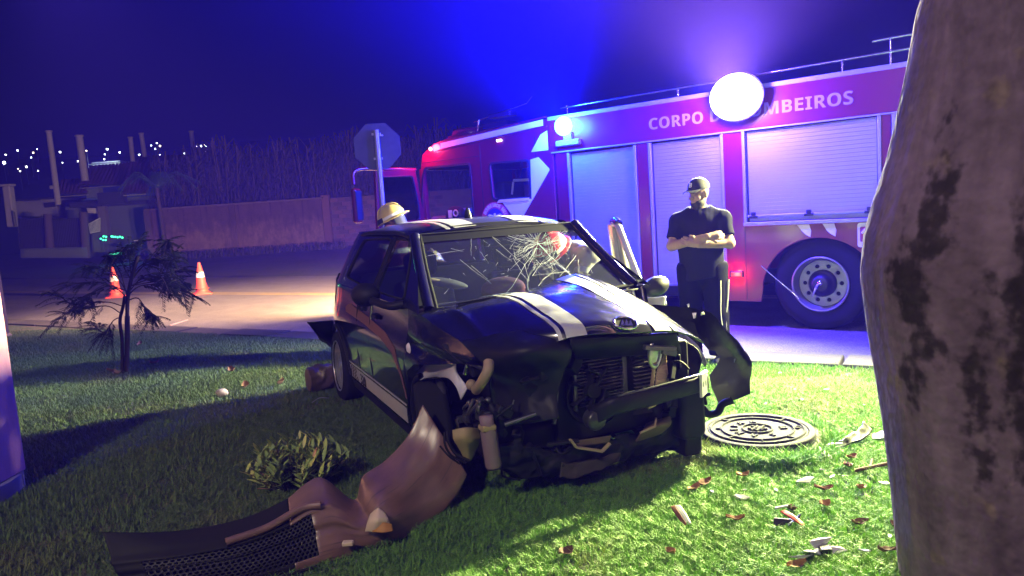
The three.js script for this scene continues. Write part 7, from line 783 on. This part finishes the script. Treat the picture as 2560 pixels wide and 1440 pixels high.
  const bk = thing('motorcycle', 'dark motorcycle standing in shadow by the house gate', 'motorcycle'); { const c = P(362, 625, 35.2), c2 = c.clone().add(V(-1.0, 0.02, -0.3)), tm = mat(0.02, 0.02, 0.022, 0.4); const up = (p) => V(p.x, 0.3, p.z), A = up(c), B = up(c2); for (const q of [A, B]) put('wheel', new THREE.TorusGeometry(0.27, 0.05, 8, 24).rotateY(0.3).translate(q.x, q.y, q.z), tm, bk); put('frame', [bar(A.clone().add(V(0, 0, 0)), A.clone().add(V(-0.3, 0.65, 0)), 0.04), bar(B, B.clone().add(V(0.35, 0.35, 0.05)), 0.04), bar(A.clone().add(V(-0.25, 0.5, 0)), B.clone().add(V(0.1, 0.45, 0)), 0.07)], tm, bk); put('tank', new THREE.SphereGeometry(0.2, 14, 10).scale(1.4, 0.7, 0.7).translate(A.x - 0.42, 0.85, A.z - 0.1), mat(0.03, 0.03, 0.035, 0.15, { clearcoat: 1 }), bk); put('saddle', box(0.6, 0.1, 0.25, B.x + 0.3, 0.82, B.z + 0.08, 0.04), tm, bk); put('handlebar', [bar(V(A.x - 0.3, 1.02, A.z - 0.3), V(A.x - 0.3, 1.02, A.z + 0.3), 0.02), bar(V(A.x - 0.3, 0.9, A.z), V(A.x - 0.3, 1.02, A.z), 0.02)], iron, bk); put('headlamp', new THREE.SphereGeometry(0.1, 12, 8).translate(A.x - 0.2, 0.85, A.z), iron, bk); }
  // palm at the corner of the porch
  const palm = thing('palm', 'small palm with arching fronds at the right corner of the house', 'palm'); { const r = rng(83), c = P(392, 470, 35.6), lm = mat(0.05, 0.09, 0.055, 0.6); put('trunk', bar(V(c.x + 0.1, 0, c.z), c, 0.12, 0.08, 10), wood, palm); for (let i = 0; i < 13; i++) { const a = i / 13 * 6.28 + r(), l = 1.3 + 0.7 * r(), m = c.clone().add(V(Math.cos(a) * l * 0.5, 0.55 + 0.3 * r(), Math.sin(a) * l * 0.4)), e = c.clone().add(V(Math.cos(a) * l, -0.2 + 0.5 * r(), Math.sin(a) * l * 0.8)), cv = new THREE.CatmullRomCurve3([c, m, e]), gs = [new THREE.TubeGeometry(cv, 10, 0.02, 4)]; for (let k = 2; k < 20; k++) for (const s of [1, -1]) { const p = cv.getPointAt(k / 20), t = cv.getTangentAt(k / 20), n = t.clone().cross(V(0, 1, 0)).normalize().multiplyScalar(s), q = p.clone().addScaledVector(n, 0.32).addScaledVector(t, 0.2).add(V(0, -0.16, 0)), w = t.clone().multiplyScalar(0.02); gs.push(quadStrip([p.clone().add(w), q], [p.clone().sub(w), q])); } put('frond', gs, lm, palm); } }
}
{ // dark hill with the town's lamps
  const G = []; for (let i = 0; i <= 24; i++) { const x = -150 + i * 12, row = []; for (let j = 0; j <= 10; j++) { const z = -58 - j * 9, y = -1 + 17.5 * smooth(0, 10, j) + 1.4 * fbm(x * 0.02, z * 0.03, 3); row.push(V(x, y + (x > 0 ? -3 * smooth(0, 60, x) : 0), z)); } G.push(row); }
  struct('hill', sheet(G, 96, 40, 0, (s, t, p) => V(0, 0.9 * fbm(p.x * 0.12, p.z * 0.12, 6), 0)), mat(0.02, 0.022, 0.016, 1));
  const lm = glow(0.85, 0.9, 1, 12), wm = glow(1, 0.8, 0.55, 10), big = glow(0.9, 1, 1, 30), post = mat(0.05, 0.05, 0.05, 0.8), G2 = 'distant street lamps on the dark hillside', S = [0.12, 0.085, 0.18].map((r) => new THREE.SphereGeometry(r, 10, 8)), pg = cyl(0.05, 0.07, 2.4, 6, 0, -1.2, 0);
  const L = [[14, 387, 1], [10, 407, 2], [44, 376, 0], [83, 382, 0], [93, 373, 1], [78, 394, 1], [66, 417, 0], [95, 427, 1], [45, 422, 1], [50, 428, 1], [150, 380, 0], [156, 407, 1], [195, 403, 0], [216, 377, 1], [268, 373, 0], [262, 386, 1], [299, 381, 0], [261, 398, 0], [244, 409, 0], [275, 406, 2], [348, 387, 0], [400, 387, 1], [392, 358, 1], [400, 365, 0], [378, 364, 1], [460, 383, 0], [492, 364, 0], [503, 365, 0], [510, 363, 0], [515, 366, 1], [515, 379, 0], [388, 372, 1]];
  L.forEach(([x, y, k], i) => { const d = 92 + (i * 37 % 30), t = thing('street_lamp', i === 1 ? 'brightest distant lamp at the far left edge of the hillside' : 'tiny distant lamp shining on the dark hillside', 'street lamp', at(x, y, d).toArray(), 0, i === 1 ? null : G2); put('lamp', S[k === 2 ? 2 : k], i === 1 || k === 2 ? big : i % 5 === 3 ? wm : lm, t); put('post', pg, post, t); });
  const b = thing('floodlit_building', 'small floodlit white building far away on the hillside', 'building'); { const a = at(228, 424, 96), c = at(298, 410, 96); put('wall', box(c.x - a.x, 1.6, 2.5, (a.x + c.x) / 2, (a.y + c.y) / 2 - 0.1, -97.5, 0.05), mat(0.7, 0.75, 0.8, 0.8), b); put('roof', box(c.x - a.x + 0.5, 0.16, 3, (a.x + c.x) / 2, c.y + 0.2, -97.5, 0.05), mat(0.3, 0.3, 0.32, 0.8), b); for (const [x, y] of [[272, 428], [254, 432], [241, 430]]) { const p = at(x, y, 94); put('lamp', new THREE.SphereGeometry(x === 272 ? 0.3 : 0.16, 12, 8).scale(1.3, 0.8, 1).translate(p.x, p.y, p.z), big, b); } const L2 = new THREE.PointLight(rgb(0.8, 0.95, 1), 60); L2.name = 'flood_light_far'; L2.position.copy(at(262, 418, 93)); L2.castShadow = true; scene.add(L2); }
}
{ // unseen lamp behind the camera, on the left, placed to light the wreck front
  const t = thing('street_lamp', 'unseen street lamp on a grey pole behind the viewer, placed to light the foreground', 'street lamp', [-3.2, 0, 3.4], 0.6); t.name = numbered('unseen_roadside_lamp'); const m = mat(0.2, 0.2, 0.21, 0.5, { metalness: 0.6 });
  put('pole', lathe([[0.09, 0], [0.08, 2], [0.05, 5.2]], 14), m, t); put('arm', tube([V(0, 5.1, 0), V(0.1, 5.5, -0.2), V(0.3, 5.6, -0.8)], 0.03), m, t); put('unseen_lamp_head', box(0.2, 0.08, 0.5, 0.36, 5.62, -1.0, 0.03), m, t); put('lamp_glass', box(0.16, 0.02, 0.4, 0.36, 5.57, -1.0, 0.008), glow(1, 0.72, 0.5, 6), t);
  t.updateMatrixWorld(true); const L = new THREE.SpotLight(rgb(1, 0.84, 0.62), 150, 0, 0.9, 1, 2); L.name = 'unseen_street_lamp_light'; L.position.copy(t.localToWorld(V(0.36, 5.5, -1.0))); L.target.position.set(-1.3, 0.2, -3.8); L.castShadow = true; L.shadow.radius = 6; scene.add(L, L.target);
}
renderer.render(scene, camera);
